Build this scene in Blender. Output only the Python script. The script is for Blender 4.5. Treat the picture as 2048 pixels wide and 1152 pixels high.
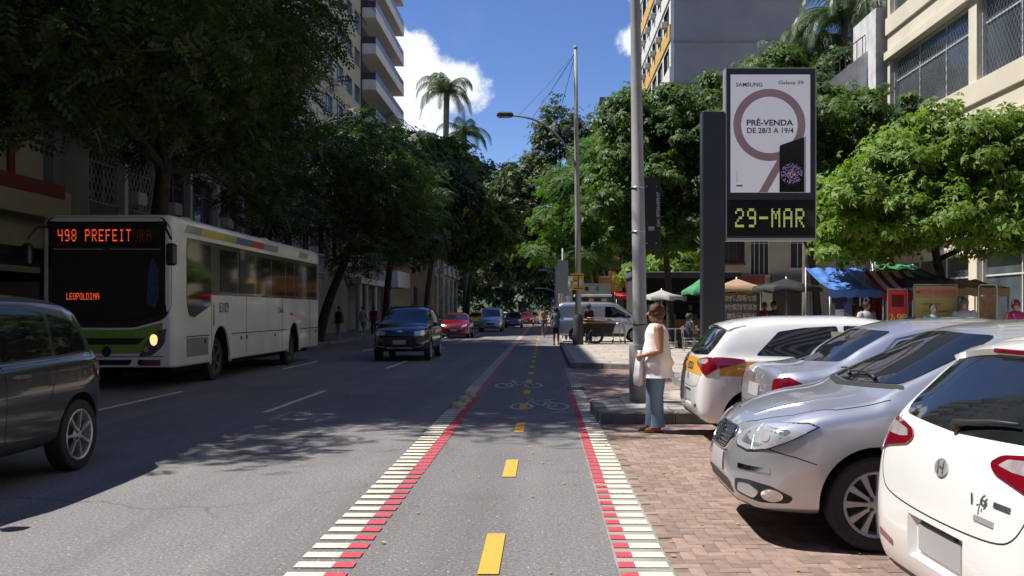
import bpy, bmesh, math, random
import numpy as np
from mathutils import Vector, Matrix
from mathutils.bvhtree import BVHTree

R = math.radians
SC = bpy.context.scene
COL = SC.collection
for _o in list(bpy.data.objects):
    bpy.data.objects.remove(_o)

# ------------------------------------------------------------------ camera
CAM_H = 1.55
cam_data = bpy.data.cameras.new('camera')
cam = bpy.data.objects.new('camera', cam_data)
COL.objects.link(cam)
cam.location = (0, 0, CAM_H)
cam.rotation_euler = (R(90), 0, 0)
cam_data.sensor_fit = 'HORIZONTAL'
cam_data.sensor_width = 36.0
cam_data.lens = 36.0 * 1800 / 2048
cam_data.shift_x = -64 / 2048
cam_data.shift_y = 46 / 2048
cam_data.clip_start = 0.1
cam_data.clip_end = 3000
SC.camera = cam

# ------------------------------------------------------------------ sun and sky
SUN_EL = 59.0
SUN_VEC = Vector((-math.cos(R(SUN_EL)) * math.cos(R(7)), math.cos(R(SUN_EL)) * math.sin(R(7)), math.sin(R(SUN_EL))))   # towards the sun
sun_data = bpy.data.lights.new('sun', 'SUN')
sun_data.energy = 5.0
sun_data.angle = R(0.53)
sun_data.color = (1.0, 0.955, 0.89)
sun = bpy.data.objects.new('sun', sun_data)
COL.objects.link(sun)
sun.rotation_euler = SUN_VEC.to_track_quat('Z', 'Y').to_euler()
sun.location = (-20, 5, 60)

world = bpy.data.worlds.new('World')
SC.world = world
world.use_nodes = True


def build_world():
    nt = world.node_tree
    for n in list(nt.nodes):
        nt.nodes.remove(n)
    N = nt.nodes.new
    L = nt.links.new
    out = N('ShaderNodeOutputWorld')
    bg = N('ShaderNodeBackground')
    bg.inputs['Strength'].default_value = 0.105
    sky = N('ShaderNodeTexSky')
    sky.sky_type = 'NISHITA'
    sky.sun_disc = False
    sky.sun_elevation = R(SUN_EL)
    sky.sun_rotation = R(-83)
    sky.altitude = 0
    sky.air_density = 0.85
    sky.dust_density = 0.0
    sky.ozone_density = 3.2
    tc = N('ShaderNodeTexCoord')
    nrm = N('ShaderNodeVectorMath'); nrm.operation = 'NORMALIZE'
    L(tc.outputs['Generated'], nrm.inputs[0])

    def M(op, a, b=None, c=None):
        m = N('ShaderNodeMath'); m.operation = op
        for i, v in enumerate((a, b, c)):
            if v is None:
                continue
            if isinstance(v, (int, float)):
                m.inputs[i].default_value = v
            else:
                L(v, m.inputs[i])
        return m.outputs[0]
    # scattered fair-weather cumulus all round the sky
    rnd = random.Random(5)
    cl = [((-.130, 1, .236), .058), ((-.090, 1, .256), .042), ((-.155, 1, .280), .044), ((-.16, 1, .20), .060), ((.105, 1, .30), .030), ((.13, 1, .34), .05), ((-.13, 1, .19), .06)]
    for k in range(13):
        a = rnd.uniform(25, 335); e = rnd.uniform(10, 45)
        cl.append(((math.sin(R(a)) * math.cos(R(e)), math.cos(R(a)) * math.cos(R(e)), math.sin(R(e))), rnd.uniform(.06, .14)))
    acc = None
    for c, r in cl:
        v = Vector(c).normalized()
        d = N('ShaderNodeVectorMath'); d.operation = 'DISTANCE'
        L(nrm.outputs[0], d.inputs[0]); d.inputs[1].default_value = v
        f = M('SUBTRACT', 1.0, M('DIVIDE', d.outputs['Value'], r))
        f = M('MAXIMUM', f, 0.0) if acc is not None else M('MAXIMUM', f, 0.0)
        acc = f if acc is None else M('MAXIMUM', acc, f)
    n1 = N('ShaderNodeTexNoise'); n1.inputs['Scale'].default_value = 17; n1.inputs['Detail'].default_value = 9; n1.inputs['Roughness'].default_value = .62
    L(nrm.outputs[0], n1.inputs['Vector'])
    n2 = N('ShaderNodeTexNoise'); n2.inputs['Scale'].default_value = 5; n2.inputs['Detail'].default_value = 6
    L(nrm.outputs[0], n2.inputs['Vector'])
    dens = M('ADD', M('MULTIPLY', M('SUBTRACT', n1.outputs['Fac'], .5), 1.9), acc)
    dens = M('MULTIPLY', dens, M('MINIMUM', M('MULTIPLY', acc, 8.0), 1.0))
    mr = N('ShaderNodeMapRange'); mr.interpolation_type = 'SMOOTHSTEP'
    mr.inputs['From Min'].default_value = .13; mr.inputs['From Max'].default_value = .52
    L(dens, mr.inputs['Value'])
    wisp = N('ShaderNodeMapRange'); wisp.interpolation_type = 'SMOOTHSTEP'
    wisp.inputs['From Min'].default_value = .56; wisp.inputs['From Max'].default_value = .9; wisp.inputs['To Max'].default_value = .3
    L(n2.outputs['Fac'], wisp.inputs['Value'])
    fac = M('MAXIMUM', mr.outputs[0], wisp.outputs[0])
    ccol = N('ShaderNodeMix'); ccol.data_type = 'RGBA'
    ccol.inputs['A'].default_value = (5.6, 6.1, 7.0, 1); ccol.inputs['B'].default_value = (8.0, 8.1, 8.3, 1)
    L(n1.outputs['Fac'], ccol.inputs['Factor'])
    mx = N('ShaderNodeMix'); mx.data_type = 'RGBA'
    hs = N('ShaderNodeHueSaturation'); hs.inputs['Saturation'].default_value = 1.16; hs.inputs['Hue'].default_value = .515
    L(sky.outputs[0], hs.inputs['Color'])
    L(fac, mx.inputs['Factor']); L(hs.outputs[0], mx.inputs['A']); L(ccol.outputs['Result'], mx.inputs['B'])
    L(mx.outputs['Result'], bg.inputs['Color'])
    L(bg.outputs[0], out.inputs['Surface'])


build_world()
world.cycles.sampling_method = 'MANUAL'
world.cycles.sample_map_resolution = 256

# ------------------------------------------------------------------ exposure and render
SC.view_settings.view_transform = 'Standard'
SC.view_settings.look = 'None'
SC.view_settings.exposure = 0.45
SC.view_settings.gamma = 1.0
SC.view_settings.use_curve_mapping = False
SC.render.engine = 'CYCLES'
SC.cycles.use_denoising = True
SC.cycles.max_bounces = 6
SC.cycles.diffuse_bounces = 2
SC.cycles.glossy_bounces = 3
SC.cycles.transmission_bounces = 4
SC.cycles.transparent_max_bounces = 8
SC.cycles.caustics_reflective = False
SC.cycles.caustics_refractive = False
SC.cycles.sample_clamp_indirect = 6.0

# ================================================================== helpers
MATS = {}


def _nodes(name):
    m = bpy.data.materials.new(name)
    m.use_nodes = True
    nt = m.node_tree
    b = nt.nodes['Principled BSDF']
    return m, nt, b


def mat(name, c1, c2=None, scale=4.0, detail=5.0, rough=.6, metal=0.0, spec=.5, coat=0.0, coatr=.04, bump=0.0, bscale=40.0,
        emit=None, es=1.0, rvar=0.0, vary=0.0, lo=.35, hi=.65):
    """plain procedural material: two colours mixed by noise, relief from a finer noise, optional per-object variation"""
    m, nt, b = _nodes(name)
    N, L = nt.nodes.new, nt.links.new
    b.inputs['Roughness'].default_value = rough
    b.inputs['Metallic'].default_value = metal
    b.inputs['Specular IOR Level'].default_value = spec
    b.inputs['Coat Weight'].default_value = coat
    b.inputs['Coat Roughness'].default_value = coatr
    tc = N('ShaderNodeTexCoord')
    if c2 is None:
        c2 = tuple(v * .86 for v in c1)
    n = N('ShaderNodeTexNoise'); n.inputs['Scale'].default_value = scale; n.inputs['Detail'].default_value = detail
    L(tc.outputs['Object'], n.inputs['Vector'])
    mr = N('ShaderNodeMapRange'); mr.inputs['From Min'].default_value = lo; mr.inputs['From Max'].default_value = hi
    L(n.outputs['Fac'], mr.inputs['Value'])
    mx = N('ShaderNodeMix'); mx.data_type = 'RGBA'
    mx.inputs['A'].default_value = (*c1, 1); mx.inputs['B'].default_value = (*c2, 1)
    L(mr.outputs[0], mx.inputs['Factor'])
    colout = mx.outputs['Result']
    if vary:
        oi = N('ShaderNodeObjectInfo')
        hs = N('ShaderNodeHueSaturation')
        m2 = N('ShaderNodeMapRange'); m2.inputs['To Min'].default_value = 1 - vary; m2.inputs['To Max'].default_value = 1 + vary
        L(oi.outputs['Random'], m2.inputs['Value']); L(m2.outputs[0], hs.inputs['Value']); L(colout, hs.inputs['Color'])
        colout = hs.outputs['Color']
    L(colout, b.inputs['Base Color'])
    if rvar:
        r2 = N('ShaderNodeMapRange'); r2.inputs['To Min'].default_value = rough - rvar; r2.inputs['To Max'].default_value = rough + rvar
        L(n.outputs['Fac'], r2.inputs['Value']); L(r2.outputs[0], b.inputs['Roughness'])
    if bump:
        n2 = N('ShaderNodeTexNoise'); n2.inputs['Scale'].default_value = bscale; n2.inputs['Detail'].default_value = 4
        L(tc.outputs['Object'], n2.inputs['Vector'])
        bp = N('ShaderNodeBump'); bp.inputs['Strength'].default_value = bump; bp.inputs['Distance'].default_value = .02
        L(n2.outputs['Fac'], bp.inputs['Height']); L(bp.outputs[0], b.inputs['Normal'])
    if emit:
        b.inputs['Emission Color'].default_value = (*emit, 1)
        b.inputs['Emission Strength'].default_value = es
    MATS[name] = m
    return m


def leaf_mat(name, dark, light, trans=.3, gloss=.35):
    m, nt, b = _nodes(name)
    N, L = nt.nodes.new, nt.links.new
    g = N('ShaderNodeNewGeometry')
    mx = N('ShaderNodeMix'); mx.data_type = 'RGBA'
    mx.inputs['A'].default_value = (*dark, 1); mx.inputs['B'].default_value = (*light, 1)
    L(g.outputs['Random Per Island'], mx.inputs['Factor'])
    n = N('ShaderNodeTexNoise'); n.inputs['Scale'].default_value = .5; n.inputs['Detail'].default_value = 2
    tc = N('ShaderNodeTexCoord'); L(tc.outputs['Object'], n.inputs['Vector'])
    hs = N('ShaderNodeHueSaturation')
    mr = N('ShaderNodeMapRange'); mr.inputs['From Min'].default_value = .3; mr.inputs['From Max'].default_value = .7
    mr.inputs['To Min'].default_value = .75; mr.inputs['To Max'].default_value = 1.25
    L(n.outputs['Fac'], mr.inputs['Value']); L(mr.outputs[0], hs.inputs['Value']); L(mx.outputs['Result'], hs.inputs['Color'])
    fr = N('ShaderNodeMath'); fr.operation = 'MULTIPLY'; fr.inputs[1].default_value = 37.0; L(g.outputs['Random Per Island'], fr.inputs[0])
    f2 = N('ShaderNodeMath'); f2.operation = 'FRACT'; L(fr.outputs[0], f2.inputs[0])
    f3 = N('ShaderNodeMath'); f3.operation = 'GREATER_THAN'; f3.inputs[1].default_value = .965; L(f2.outputs[0], f3.inputs[0])
    old = N('ShaderNodeMix'); old.data_type = 'RGBA'; old.inputs['B'].default_value = (.17, .12, .035, 1)      # a few yellowing leaves
    L(f3.outputs[0], old.inputs['Factor']); L(mx.outputs['Result'], old.inputs['A']); L(old.outputs['Result'], hs.inputs['Color'])
    L(hs.outputs['Color'], b.inputs['Base Color'])
    b.inputs['Roughness'].default_value = gloss
    b.inputs['Specular IOR Level'].default_value = .45
    tr = N('ShaderNodeBsdfTranslucent')
    tcol = N('ShaderNodeMix'); tcol.data_type = 'RGBA'; tcol.blend_type = 'MULTIPLY'; tcol.inputs['Factor'].default_value = 1
    tcol.inputs['B'].default_value = (1.3, 1.5, .55, 1)
    L(hs.outputs['Color'], tcol.inputs['A']); L(tcol.outputs['Result'], tr.inputs['Color'])
    ms = N('ShaderNodeMixShader'); ms.inputs[0].default_value = trans
    L(b.outputs[0], ms.inputs[1]); L(tr.outputs[0], ms.inputs[2])
    L(ms.outputs[0], nt.nodes['Material Output'].inputs['Surface'])
    MATS[name] = m
    return m


def tag(o, label=None, cat=None, group=None, kind=None):
    if label: o['label'] = label
    if cat: o['category'] = cat
    if group: o['group'] = group
    if kind: o['kind'] = kind
    return o


def thing(name, label, cat, loc=(0, 0, 0), rz=0.0, group=None):
    o = bpy.data.objects.new(name, None)
    o.empty_display_size = .2
    COL.objects.link(o)
    o.location = loc
    o.rotation_euler = (0, 0, rz)
    return tag(o, label, cat, group)


def link_mesh(name, me, mats, parent=None, loc=None):
    if not isinstance(mats, (list, tuple)):
        mats = [mats]
    for m in mats:
        me.materials.append(MATS[m] if isinstance(m, str) else m)
    o = bpy.data.objects.new(name, me)
    COL.objects.link(o)
    if parent is not None:
        o.parent = parent
    if loc is not None:
        o.location = loc
    return o


def share(name, src, parent=None, loc=(0, 0, 0), rz=0.0):
    o = bpy.data.objects.new(name, src.data)
    COL.objects.link(o)
    if parent is not None: o.parent = parent
    o.location = loc
    o.rotation_euler = (0, 0, rz)
    return o


def copy_tree(o, parent=None):
    c = o.copy()
    COL.objects.link(c)
    c.parent = parent
    for ch in list(o.children):
        copy_tree(ch, c)
    return c


class MB:
    """collects boxes, tubes, lathes and loose faces; build() links them as one mesh object"""

    def __init__(s):
        s.v, s.f, s.m = [], [], []
        s.cur = 0

    def mi(s, i):
        s.cur = i
        return s

    def add(s, vs, fs):
        b = len(s.v)
        s.v += [tuple(p) for p in vs]
        for f in fs:
            s.f.append(tuple(i + b for i in f)); s.m.append(s.cur)
        return s

    def box(s, x0, x1, y0, y1, z0, z1, M=None):
        vs = [Vector(p) for p in ((x0, y0, z0), (x1, y0, z0), (x1, y1, z0), (x0, y1, z0), (x0, y0, z1), (x1, y0, z1), (x1, y1, z1), (x0, y1, z1))]
        if M is not None: vs = [M @ p for p in vs]
        return s.add(vs, [(0, 3, 2, 1), (4, 5, 6, 7), (0, 1, 5, 4), (1, 2, 6, 5), (2, 3, 7, 6), (3, 0, 4, 7)])

    def bbox(s, x0, x1, y0, y1, z0, z1, b=.01, M=None):
        """box with chamfered edges"""
        b = min(b, (x1 - x0) * .45, (y1 - y0) * .45, (z1 - z0) * .45)
        bm = bmesh.new()
        bmesh.ops.create_cube(bm, size=1)
        for v in bm.verts:
            v.co = Vector(((x0 + x1) / 2 + v.co.x * (x1 - x0), (y0 + y1) / 2 + v.co.y * (y1 - y0), (z0 + z1) / 2 + v.co.z * (z1 - z0)))
        bmesh.ops.bevel(bm, geom=bm.edges[:], offset=b, segments=1, affect='EDGES')
        vs = [v.co.copy() for v in bm.verts]
        if M is not None: vs = [M @ p for p in vs]
        bm.verts.index_update()
        fs = [[v.index for v in f.verts] for f in bm.faces]
        bm.free()
        return s.add(vs, fs)

    def tube(s, pts, rad, n=8, caps=True, sx=1.0):
        pts = [Vector(p) for p in pts]
        if not isinstance(rad, (list, tuple)): rad = [rad] * len(pts)
        b = len(s.v)
        prev = None
        for i, p in enumerate(pts):
            t = (pts[min(i + 1, len(pts) - 1)] - pts[max(i - 1, 0)])
            t = t.normalized() if t.length > 1e-9 else Vector((0, 0, 1))
            if prev is None:
                a = Vector((1, 0, 0)) if abs(t.x) < .8 else Vector((0, 1, 0))
                u = (a - t * a.dot(t)).normalized()
            else:
                u = (prev - t * prev.dot(t)).normalized()
            prev = u
            w = t.cross(u)
            for k in range(n):
                an = 2 * math.pi * k / n
                s.v.append(tuple(p + (u * math.cos(an) * sx + w * math.sin(an)) * rad[i]))
        for i in range(len(pts) - 1):
            for k in range(n):
                k2 = (k + 1) % n
                s.f.append((b + i * n + k, b + i * n + k2, b + (i + 1) * n + k2, b + (i + 1) * n + k)); s.m.append(s.cur)
        if caps:
            s.f.append(tuple(b + k for k in reversed(range(n)))); s.m.append(s.cur)
            e = b + (len(pts) - 1) * n
            s.f.append(tuple(e + k for k in range(n))); s.m.append(s.cur)
        return s

    def lathe(s, prof, n=24, M=None, closed=False):
        """prof: (r, z) list, turned about z"""
        b = len(s.v)
        for r, z in prof:
            for k in range(n):
                an = 2 * math.pi * k / n
                p = Vector((r * math.cos(an), r * math.sin(an), z))
                if M is not None: p = M @ p
                s.v.append(tuple(p))
        m = len(prof)
        for i in range(m if closed else m - 1):
            j = (i + 1) % m
            for k in range(n):
                k2 = (k + 1) % n
                s.f.append((b + i * n + k, b + i * n + k2, b + j * n + k2, b + j * n + k)); s.m.append(s.cur)
        return s

    def loft(s, rings, caps=True, closed=True):
        b = len(s.v); n = len(rings[0])
        for r in rings:
            s.v += [tuple(p) for p in r]
        for i in range(len(rings) - 1):
            for k in range(n if closed else n - 1):
                k2 = (k + 1) % n
                s.f.append((b + i * n + k, b + i * n + k2, b + (i + 1) * n + k2, b + (i + 1) * n + k)); s.m.append(s.cur)
        if caps and closed:
            s.f.append(tuple(b + k for k in reversed(range(n)))); s.m.append(s.cur)
            e = b + (len(rings) - 1) * n
            s.f.append(tuple(e + k for k in range(n))); s.m.append(s.cur)
        return s

    def prism(s, poly, lo, hi, axis='z'):
        """extrude a 2-D polygon along an axis"""
        def mk(p, h):
            return {'z': (p[0], p[1], h), 'y': (p[0], h, p[1]), 'x': (h, p[0], p[1])}[axis]
        n = len(poly)
        vs = [mk(p, lo) for p in poly] + [mk(p, hi) for p in poly]
        fs = [tuple(reversed(range(n))), tuple(range(n, 2 * n))] + [(i, (i + 1) % n, n + (i + 1) % n, n + i) for i in range(n)]
        return s.add(vs, fs)

    def ball(s, c, r, n=12, m=8, sc=(1, 1, 1)):
        rings = []
        b = len(s.v)
        for i in range(m + 1):
            th = math.pi * i / m
            for k in range(n):
                an = 2 * math.pi * k / n
                s.v.append((c[0] + r * sc[0] * math.sin(th) * math.cos(an), c[1] + r * sc[1] * math.sin(th) * math.sin(an), c[2] - r * sc[2] * math.cos(th)))
        for i in range(m):
            for k in range(n):
                k2 = (k + 1) % n
                s.f.append((b + i * n + k, b + i * n + k2, b + (i + 1) * n + k2, b + (i + 1) * n + k)); s.m.append(s.cur)
        return s

    def mesh(s, name, smooth=False, fix=True):
        me = bpy.data.meshes.new(name)
        me.from_pydata(s.v, [], s.f)
        if any(s.m):
            me.polygons.foreach_set('material_index', s.m)
        if fix:
            bm = bmesh.new(); bm.from_mesh(me)
            bmesh.ops.remove_doubles(bm, verts=bm.verts, dist=1e-5)
            bmesh.ops.recalc_face_normals(bm, faces=bm.faces)
            bm.to_mesh(me); bm.free()
        if smooth:
            me.polygons.foreach_set('use_smooth', [True] * len(me.polygons))
        me.update()
        return me

    def build(s, name, mats, parent=None, smooth=False, loc=None, fix=True, sharp=None):
        me = s.mesh(name, smooth, fix)
        if sharp is not None:
            me.set_sharp_from_angle(angle=R(sharp))
        return link_mesh(name, me, mats, parent, loc)


def box(name, x0, x1, y0, y1, z0, z1, m, parent=None, b=0.0):
    mb = MB()
    if b: mb.bbox(x0, x1, y0, y1, z0, z1, b)
    else: mb.box(x0, x1, y0, y1, z0, z1)
    return mb.build(name, m, parent)


def fake_user_none():
    pass


def text_mesh(txt, size, extrude=.002, bold=0.0, align='CENTER', sx=1.0):
    cu = bpy.data.curves.new('lettering', 'FONT')
    cu.body = txt
    cu.size = size
    cu.extrude = extrude
    cu.offset = bold
    cu.align_x = align
    cu.align_y = 'CENTER'
    cu.resolution_u = 3
    o = bpy.data.objects.new('lettering', cu)
    COL.objects.link(o)
    dg = bpy.context.evaluated_depsgraph_get()
    dg.update()
    me = bpy.data.meshes.new_from_object(o.evaluated_get(dg))
    bpy.data.objects.remove(o); bpy.data.curves.remove(cu)
    if sx != 1.0:
        for v in me.vertices: v.co.x *= sx
    return me


def lettering(name, txt, size, m, parent, loc, rot=(R(90), 0, 0), extrude=.002, bold=0.0, align='CENTER', sx=1.0):
    """raised lettering; by default it stands upright and reads from the -y side"""
    me = text_mesh(txt, size, extrude, bold, align, sx)
    me.materials.clear()
    o = link_mesh(name, me, m, parent, loc)
    o.rotation_euler = rot
    return o


FONT = {
    '0': '01110 10001 10011 10101 11001 10001 01110', '1': '00100 01100 00100 00100 00100 00100 01110', '2': '01110 10001 00001 00110 01000 10000 11111',
    '4': '10001 10001 10001 11111 00001 00001 00001', '8': '01110 10001 10001 01110 10001 10001 01110', '9': '01110 10001 10001 01111 00001 00001 01110',
    '-': '00000 00000 00000 11111 00000 00000 00000', 'M': '10001 11011 10101 10101 10001 10001 10001', 'A': '01110 10001 10001 11111 10001 10001 10001',
    'R': '11110 10001 10001 11110 10100 10010 10001', 'P': '11110 10001 10001 11110 10000 10000 10000', 'E': '11111 10000 10000 11110 10000 10000 11111',
    'F': '11111 10000 10000 11110 10000 10000 10000', 'I': '01110 00100 00100 00100 00100 00100 01110', 'T': '11111 00100 00100 00100 00100 00100 00100',
    'U': '10001 10001 10001 10001 10001 10001 01110', 'L': '10000 10000 10000 10000 10000 10000 11111', 'O': '01110 10001 10001 10001 10001 10001 01110',
    'D': '11110 10001 10001 10001 10001 10001 11110', 'N': '10001 11001 10101 10011 10001 10001 10001', ' ': '00000 ' * 7}


def led_char(ch, w, h, sub=1, fill=.72):
    """dots of one dot-matrix character in the x-z plane, origin at its lower left corner; None for a blank"""
    rows = FONT[ch].split()
    mb = MB()
    nx, nz = 5 * sub, 7 * sub
    dx, dz = w / nx, h / nz
    for r in range(nz):
        for c in range(nx):
            if rows[r // sub][c // sub] == '1':
                cx, cz = (c + .5) * dx, h - (r + .5) * dz
                mb.box(cx - dx * fill / 2, cx + dx * fill / 2, -.004, .004, cz - dz * fill / 2, cz + dz * fill / 2)
    return mb if mb.v else None


def apply_mods(o):
    """bake an object's modifiers into its mesh"""
    dg = bpy.context.evaluated_depsgraph_get()
    dg.update()
    me = bpy.data.meshes.new_from_object(o.evaluated_get(dg))
    old = o.data
    o.modifiers.clear()
    o.data = me
    me.name = old.name
    bpy.data.meshes.remove(old)
    return o


def rpoly(pts, r=.03, n=4):
    """round the corners of a 2-D polygon"""
    out = []
    k = len(pts)
    for i in range(k):
        p0, p, p1 = Vector(pts[i - 1]), Vector(pts[i]), Vector(pts[(i + 1) % k])
        a, b = p0 - p, p1 - p
        rr = min(r, a.length * .45, b.length * .45)
        s, e = p + a.normalized() * rr, p + b.normalized() * rr
        for j in range(n + 1):
            t = j / n
            q = s * (1 - t) ** 2 + p * 2 * t * (1 - t) + e * t * t
            out.append((q.x, q.y))
    return out


def pchip(tab, x):
    xs = np.array([p[0] for p in tab], float); ys = np.array([p[1] for p in tab], float)
    h = np.diff(xs); d = np.diff(ys) / h
    m = np.zeros_like(xs)
    m[0], m[-1] = d[0], d[-1]
    for i in range(1, len(xs) - 1):
        if d[i - 1] * d[i] > 0:
            w1, w2 = 2 * h[i] + h[i - 1], h[i] + 2 * h[i - 1]
            m[i] = (w1 + w2) / (w1 / d[i - 1] + w2 / d[i])
    x = np.clip(np.asarray(x, float), xs[0], xs[-1])
    i = np.clip(np.searchsorted(xs, x, side='right') - 1, 0, len(xs) - 2)
    t = (x - xs[i]) / h[i]
    return ys[i] * (1 + 2 * t) * (1 - t) ** 2 + h[i] * m[i] * t * (1 - t) ** 2 + ys[i + 1] * t * t * (3 - 2 * t) + h[i] * m[i + 1] * t * t * (t - 1)


def chaikin(p, it):
    p = np.asarray(p, float)
    for _ in range(it):
        q = np.empty((2 * len(p) - 2, p.shape[1]))
        q[0::2] = .75 * p[:-1] + .25 * p[1:]
        q[1::2] = .25 * p[:-1] + .75 * p[1:]
        p = np.vstack([p[:1], q, p[-1:]])
    return p


# ================================================================== materials
def asphalt_mat(name, base, worn):
    m, nt, b = _nodes(name)
    N, L = nt.nodes.new, nt.links.new
    tc = N('ShaderNodeTexCoord')

    def noise(s, d=4, r=.5):
        n = N('ShaderNodeTexNoise'); n.inputs['Scale'].default_value = s; n.inputs['Detail'].default_value = d; n.inputs['Roughness'].default_value = r
        L(tc.outputs['Object'], n.inputs['Vector'])
        return n.outputs['Fac']

    def mix(f, a, bcol, typ='MIX'):
        x = N('ShaderNodeMix'); x.data_type = 'RGBA'; x.blend_type = typ
        if isinstance(f, float): x.inputs['Factor'].default_value = f
        else: L(f, x.inputs['Factor'])
        for k, c in (('A', a), ('B', bcol)):
            if isinstance(c, tuple): x.inputs[k].default_value = (*c, 1)
            else: L(c, x.inputs[k])
        return x.outputs['Result']

    def rng(v, a, bb, c=0.0, d=1.0):
        r = N('ShaderNodeMapRange'); r.inputs['From Min'].default_value = a; r.inputs['From Max'].default_value = bb
        r.inputs['To Min'].default_value = c; r.inputs['To Max'].default_value = d
        L(v, r.inputs['Value'])
        return r.outputs[0]
    col = mix(rng(noise(.45, 5), .35, .65), base, worn)
    # long wear along the driving direction
    mp = N('ShaderNodeMapping'); mp.inputs['Scale'].default_value = (1.6, .05, 1)
    L(tc.outputs['Object'], mp.inputs['Vector'])
    n = N('ShaderNodeTexNoise'); n.inputs['Scale'].default_value = 1.0; n.inputs['Detail'].default_value = 5
    L(mp.outputs[0], n.inputs['Vector'])
    col = mix(rng(n.outputs['Fac'], .35, .7, 0, .55), col, tuple(v * .62 for v in base))
    fine = noise(42, 7, .78)
    col = mix(rng(fine, .36, .66), mix(.72, col, (.03, .03, .032)), col)
    v = N('ShaderNodeTexVoronoi'); v.inputs['Scale'].default_value = 38
    L(tc.outputs['Object'], v.inputs['Vector'])
    st = rng(v.outputs['Distance'], .10, .20, 1, 0)
    sel = rng(noise(24, 2), .53, .60)
    ml = N('ShaderNodeMath'); ml.operation = 'MULTIPLY'; L(st, ml.inputs[0]); L(sel, ml.inputs[1])
    col = mix(ml.outputs[0], col, (.78, .75, .70))
    dk = rng(noise(14, 3, .6), .66, .72, 0, .6)
    col = mix(dk, col, (.035, .034, .034))
    nz = N('ShaderNodeTexNoise'); nz.inputs['Scale'].default_value = 1.6; nz.inputs['Detail'].default_value = 6; L(tc.outputs['Object'], nz.inputs['Vector'])
    va = N('ShaderNodeVectorMath'); va.operation = 'MULTIPLY_ADD'; va.inputs[1].default_value = (.9, .9, 0); L(nz.outputs['Color'], va.inputs[0]); L(tc.outputs['Object'], va.inputs[2])
    ve = N('ShaderNodeTexVoronoi'); ve.feature = 'DISTANCE_TO_EDGE'; ve.inputs['Scale'].default_value = .33; L(va.outputs[0], ve.inputs['Vector'])
    ck = rng(ve.outputs['Distance'], .002, .009, .42, 0)
    cm = N('ShaderNodeMath'); cm.operation = 'MULTIPLY'; L(ck, cm.inputs[0]); L(rng(noise(.35, 3), .50, .60), cm.inputs[1])
    col = mix(cm.outputs[0], col, (.05, .048, .046))
    ol = rng(noise(.9, 6, .6), .60, .74, 0, .55)
    col = mix(ol, col, (.10, .098, .095))
    L(col, b.inputs['Base Color'])
    b.inputs['Roughness'].default_value = .85
    b.inputs['Specular IOR Level'].default_value = .3
    bp = N('ShaderNodeBump'); bp.inputs['Strength'].default_value = .55; bp.inputs['Distance'].default_value = .012
    L(fine, bp.inputs['Height']); L(bp.outputs[0], b.inputs['Normal'])
    MATS[name] = m


def slab_mat(name, c1, c2, mortar, sx, sz, gap=.012, rough=.85):
    m, nt, b = _nodes(name)
    N, L = nt.nodes.new, nt.links.new
    tc = N('ShaderNodeTexCoord')
    br = N('ShaderNodeTexBrick')
    br.inputs['Color1'].default_value = (*c1, 1); br.inputs['Color2'].default_value = (*c2, 1); br.inputs['Mortar'].default_value = (*mortar, 1)
    br.inputs['Scale'].default_value = 1; br.inputs['Brick Width'].default_value = sx; br.inputs['Row Height'].default_value = sz
    br.inputs['Mortar Size'].default_value = gap
    L(tc.outputs['Object'], br.inputs['Vector'])
    n = N('ShaderNodeTexNoise'); n.inputs['Scale'].default_value = 1.3; n.inputs['Detail'].default_value = 8; n.inputs['Roughness'].default_value = .65
    L(tc.outputs['Object'], n.inputs['Vector'])
    mr = N('ShaderNodeMapRange'); mr.inputs['From Min'].default_value = .3; mr.inputs['From Max'].default_value = .7; mr.inputs['To Min'].default_value = .6; mr.inputs['To Max'].default_value = 1.15
    L(n.outputs['Fac'], mr.inputs['Value'])
    hs = N('ShaderNodeHueSaturation'); L(mr.outputs[0], hs.inputs['Value']); L(br.outputs['Color'], hs.inputs['Color'])
    L(hs.outputs['Color'], b.inputs['Base Color'])
    b.inputs['Roughness'].default_value = rough
    n2 = N('ShaderNodeTexNoise'); n2.inputs['Scale'].default_value = 60
    L(tc.outputs['Object'], n2.inputs['Vector'])
    bp = N('ShaderNodeBump'); bp.inputs['Strength'].default_value = .3; bp.inputs['Distance'].default_value = .01
    L(n2.outputs['Fac'], bp.inputs['Height']); L(bp.outputs[0], b.inputs['Normal'])
    MATS[name] = m


asphalt_mat('asphalt', (.29, .28, .274), (.36, .345, .335))
asphalt_mat('asphalt_lane', (.28, .272, .266), (.335, .323, .314))
mat('ground', (.16, .15, .13), (.10, .10, .09), scale=.2, rough=.95)
mat('concrete', (.34, .33, .29), (.21, .20, .18), scale=2.2, detail=9, rough=.9, bump=.3, bscale=50)
mat('mortar', (.26, .19, .16), (.17, .13, .11), scale=6, rough=.95)
mat('brick', (.320, .222, .178), (.240, .168, .138), scale=9, detail=8, rough=.88, bump=.3, bscale=90, vary=.22)
mat('kerb', (.32, .30, .265), (.15, .145, .125), scale=3.5, detail=9, rough=.9, bump=.5, bscale=35, vary=.15)
slab_mat('plaza', (.47, .42, .355), (.41, .37, .315), (.14, .12, .10), 1.2, 1.2)
slab_mat('pink_paving', (.36, .245, .21), (.31, .21, .18), (.17, .14, .12), .26, .13, .008)
slab_mat('sidewalk', (.22, .21, .20), (.17, .165, .16), (.08, .08, .075), .5, .5)
mat('paint_white', (.76, .69, .52), (.60, .54, .42), scale=7, detail=9, rough=.75, lo=.45, hi=.75, bump=.15, bscale=80)
mat('paint_red', (.56, .055, .085), (.40, .075, .085), scale=7, detail=9, rough=.75, lo=.45, hi=.8, bump=.15, bscale=80)
mat('paint_red_worn', (.40, .095, .105), (.24, .13, .125), scale=9, detail=9, rough=.8, lo=.4, hi=.6)
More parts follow.
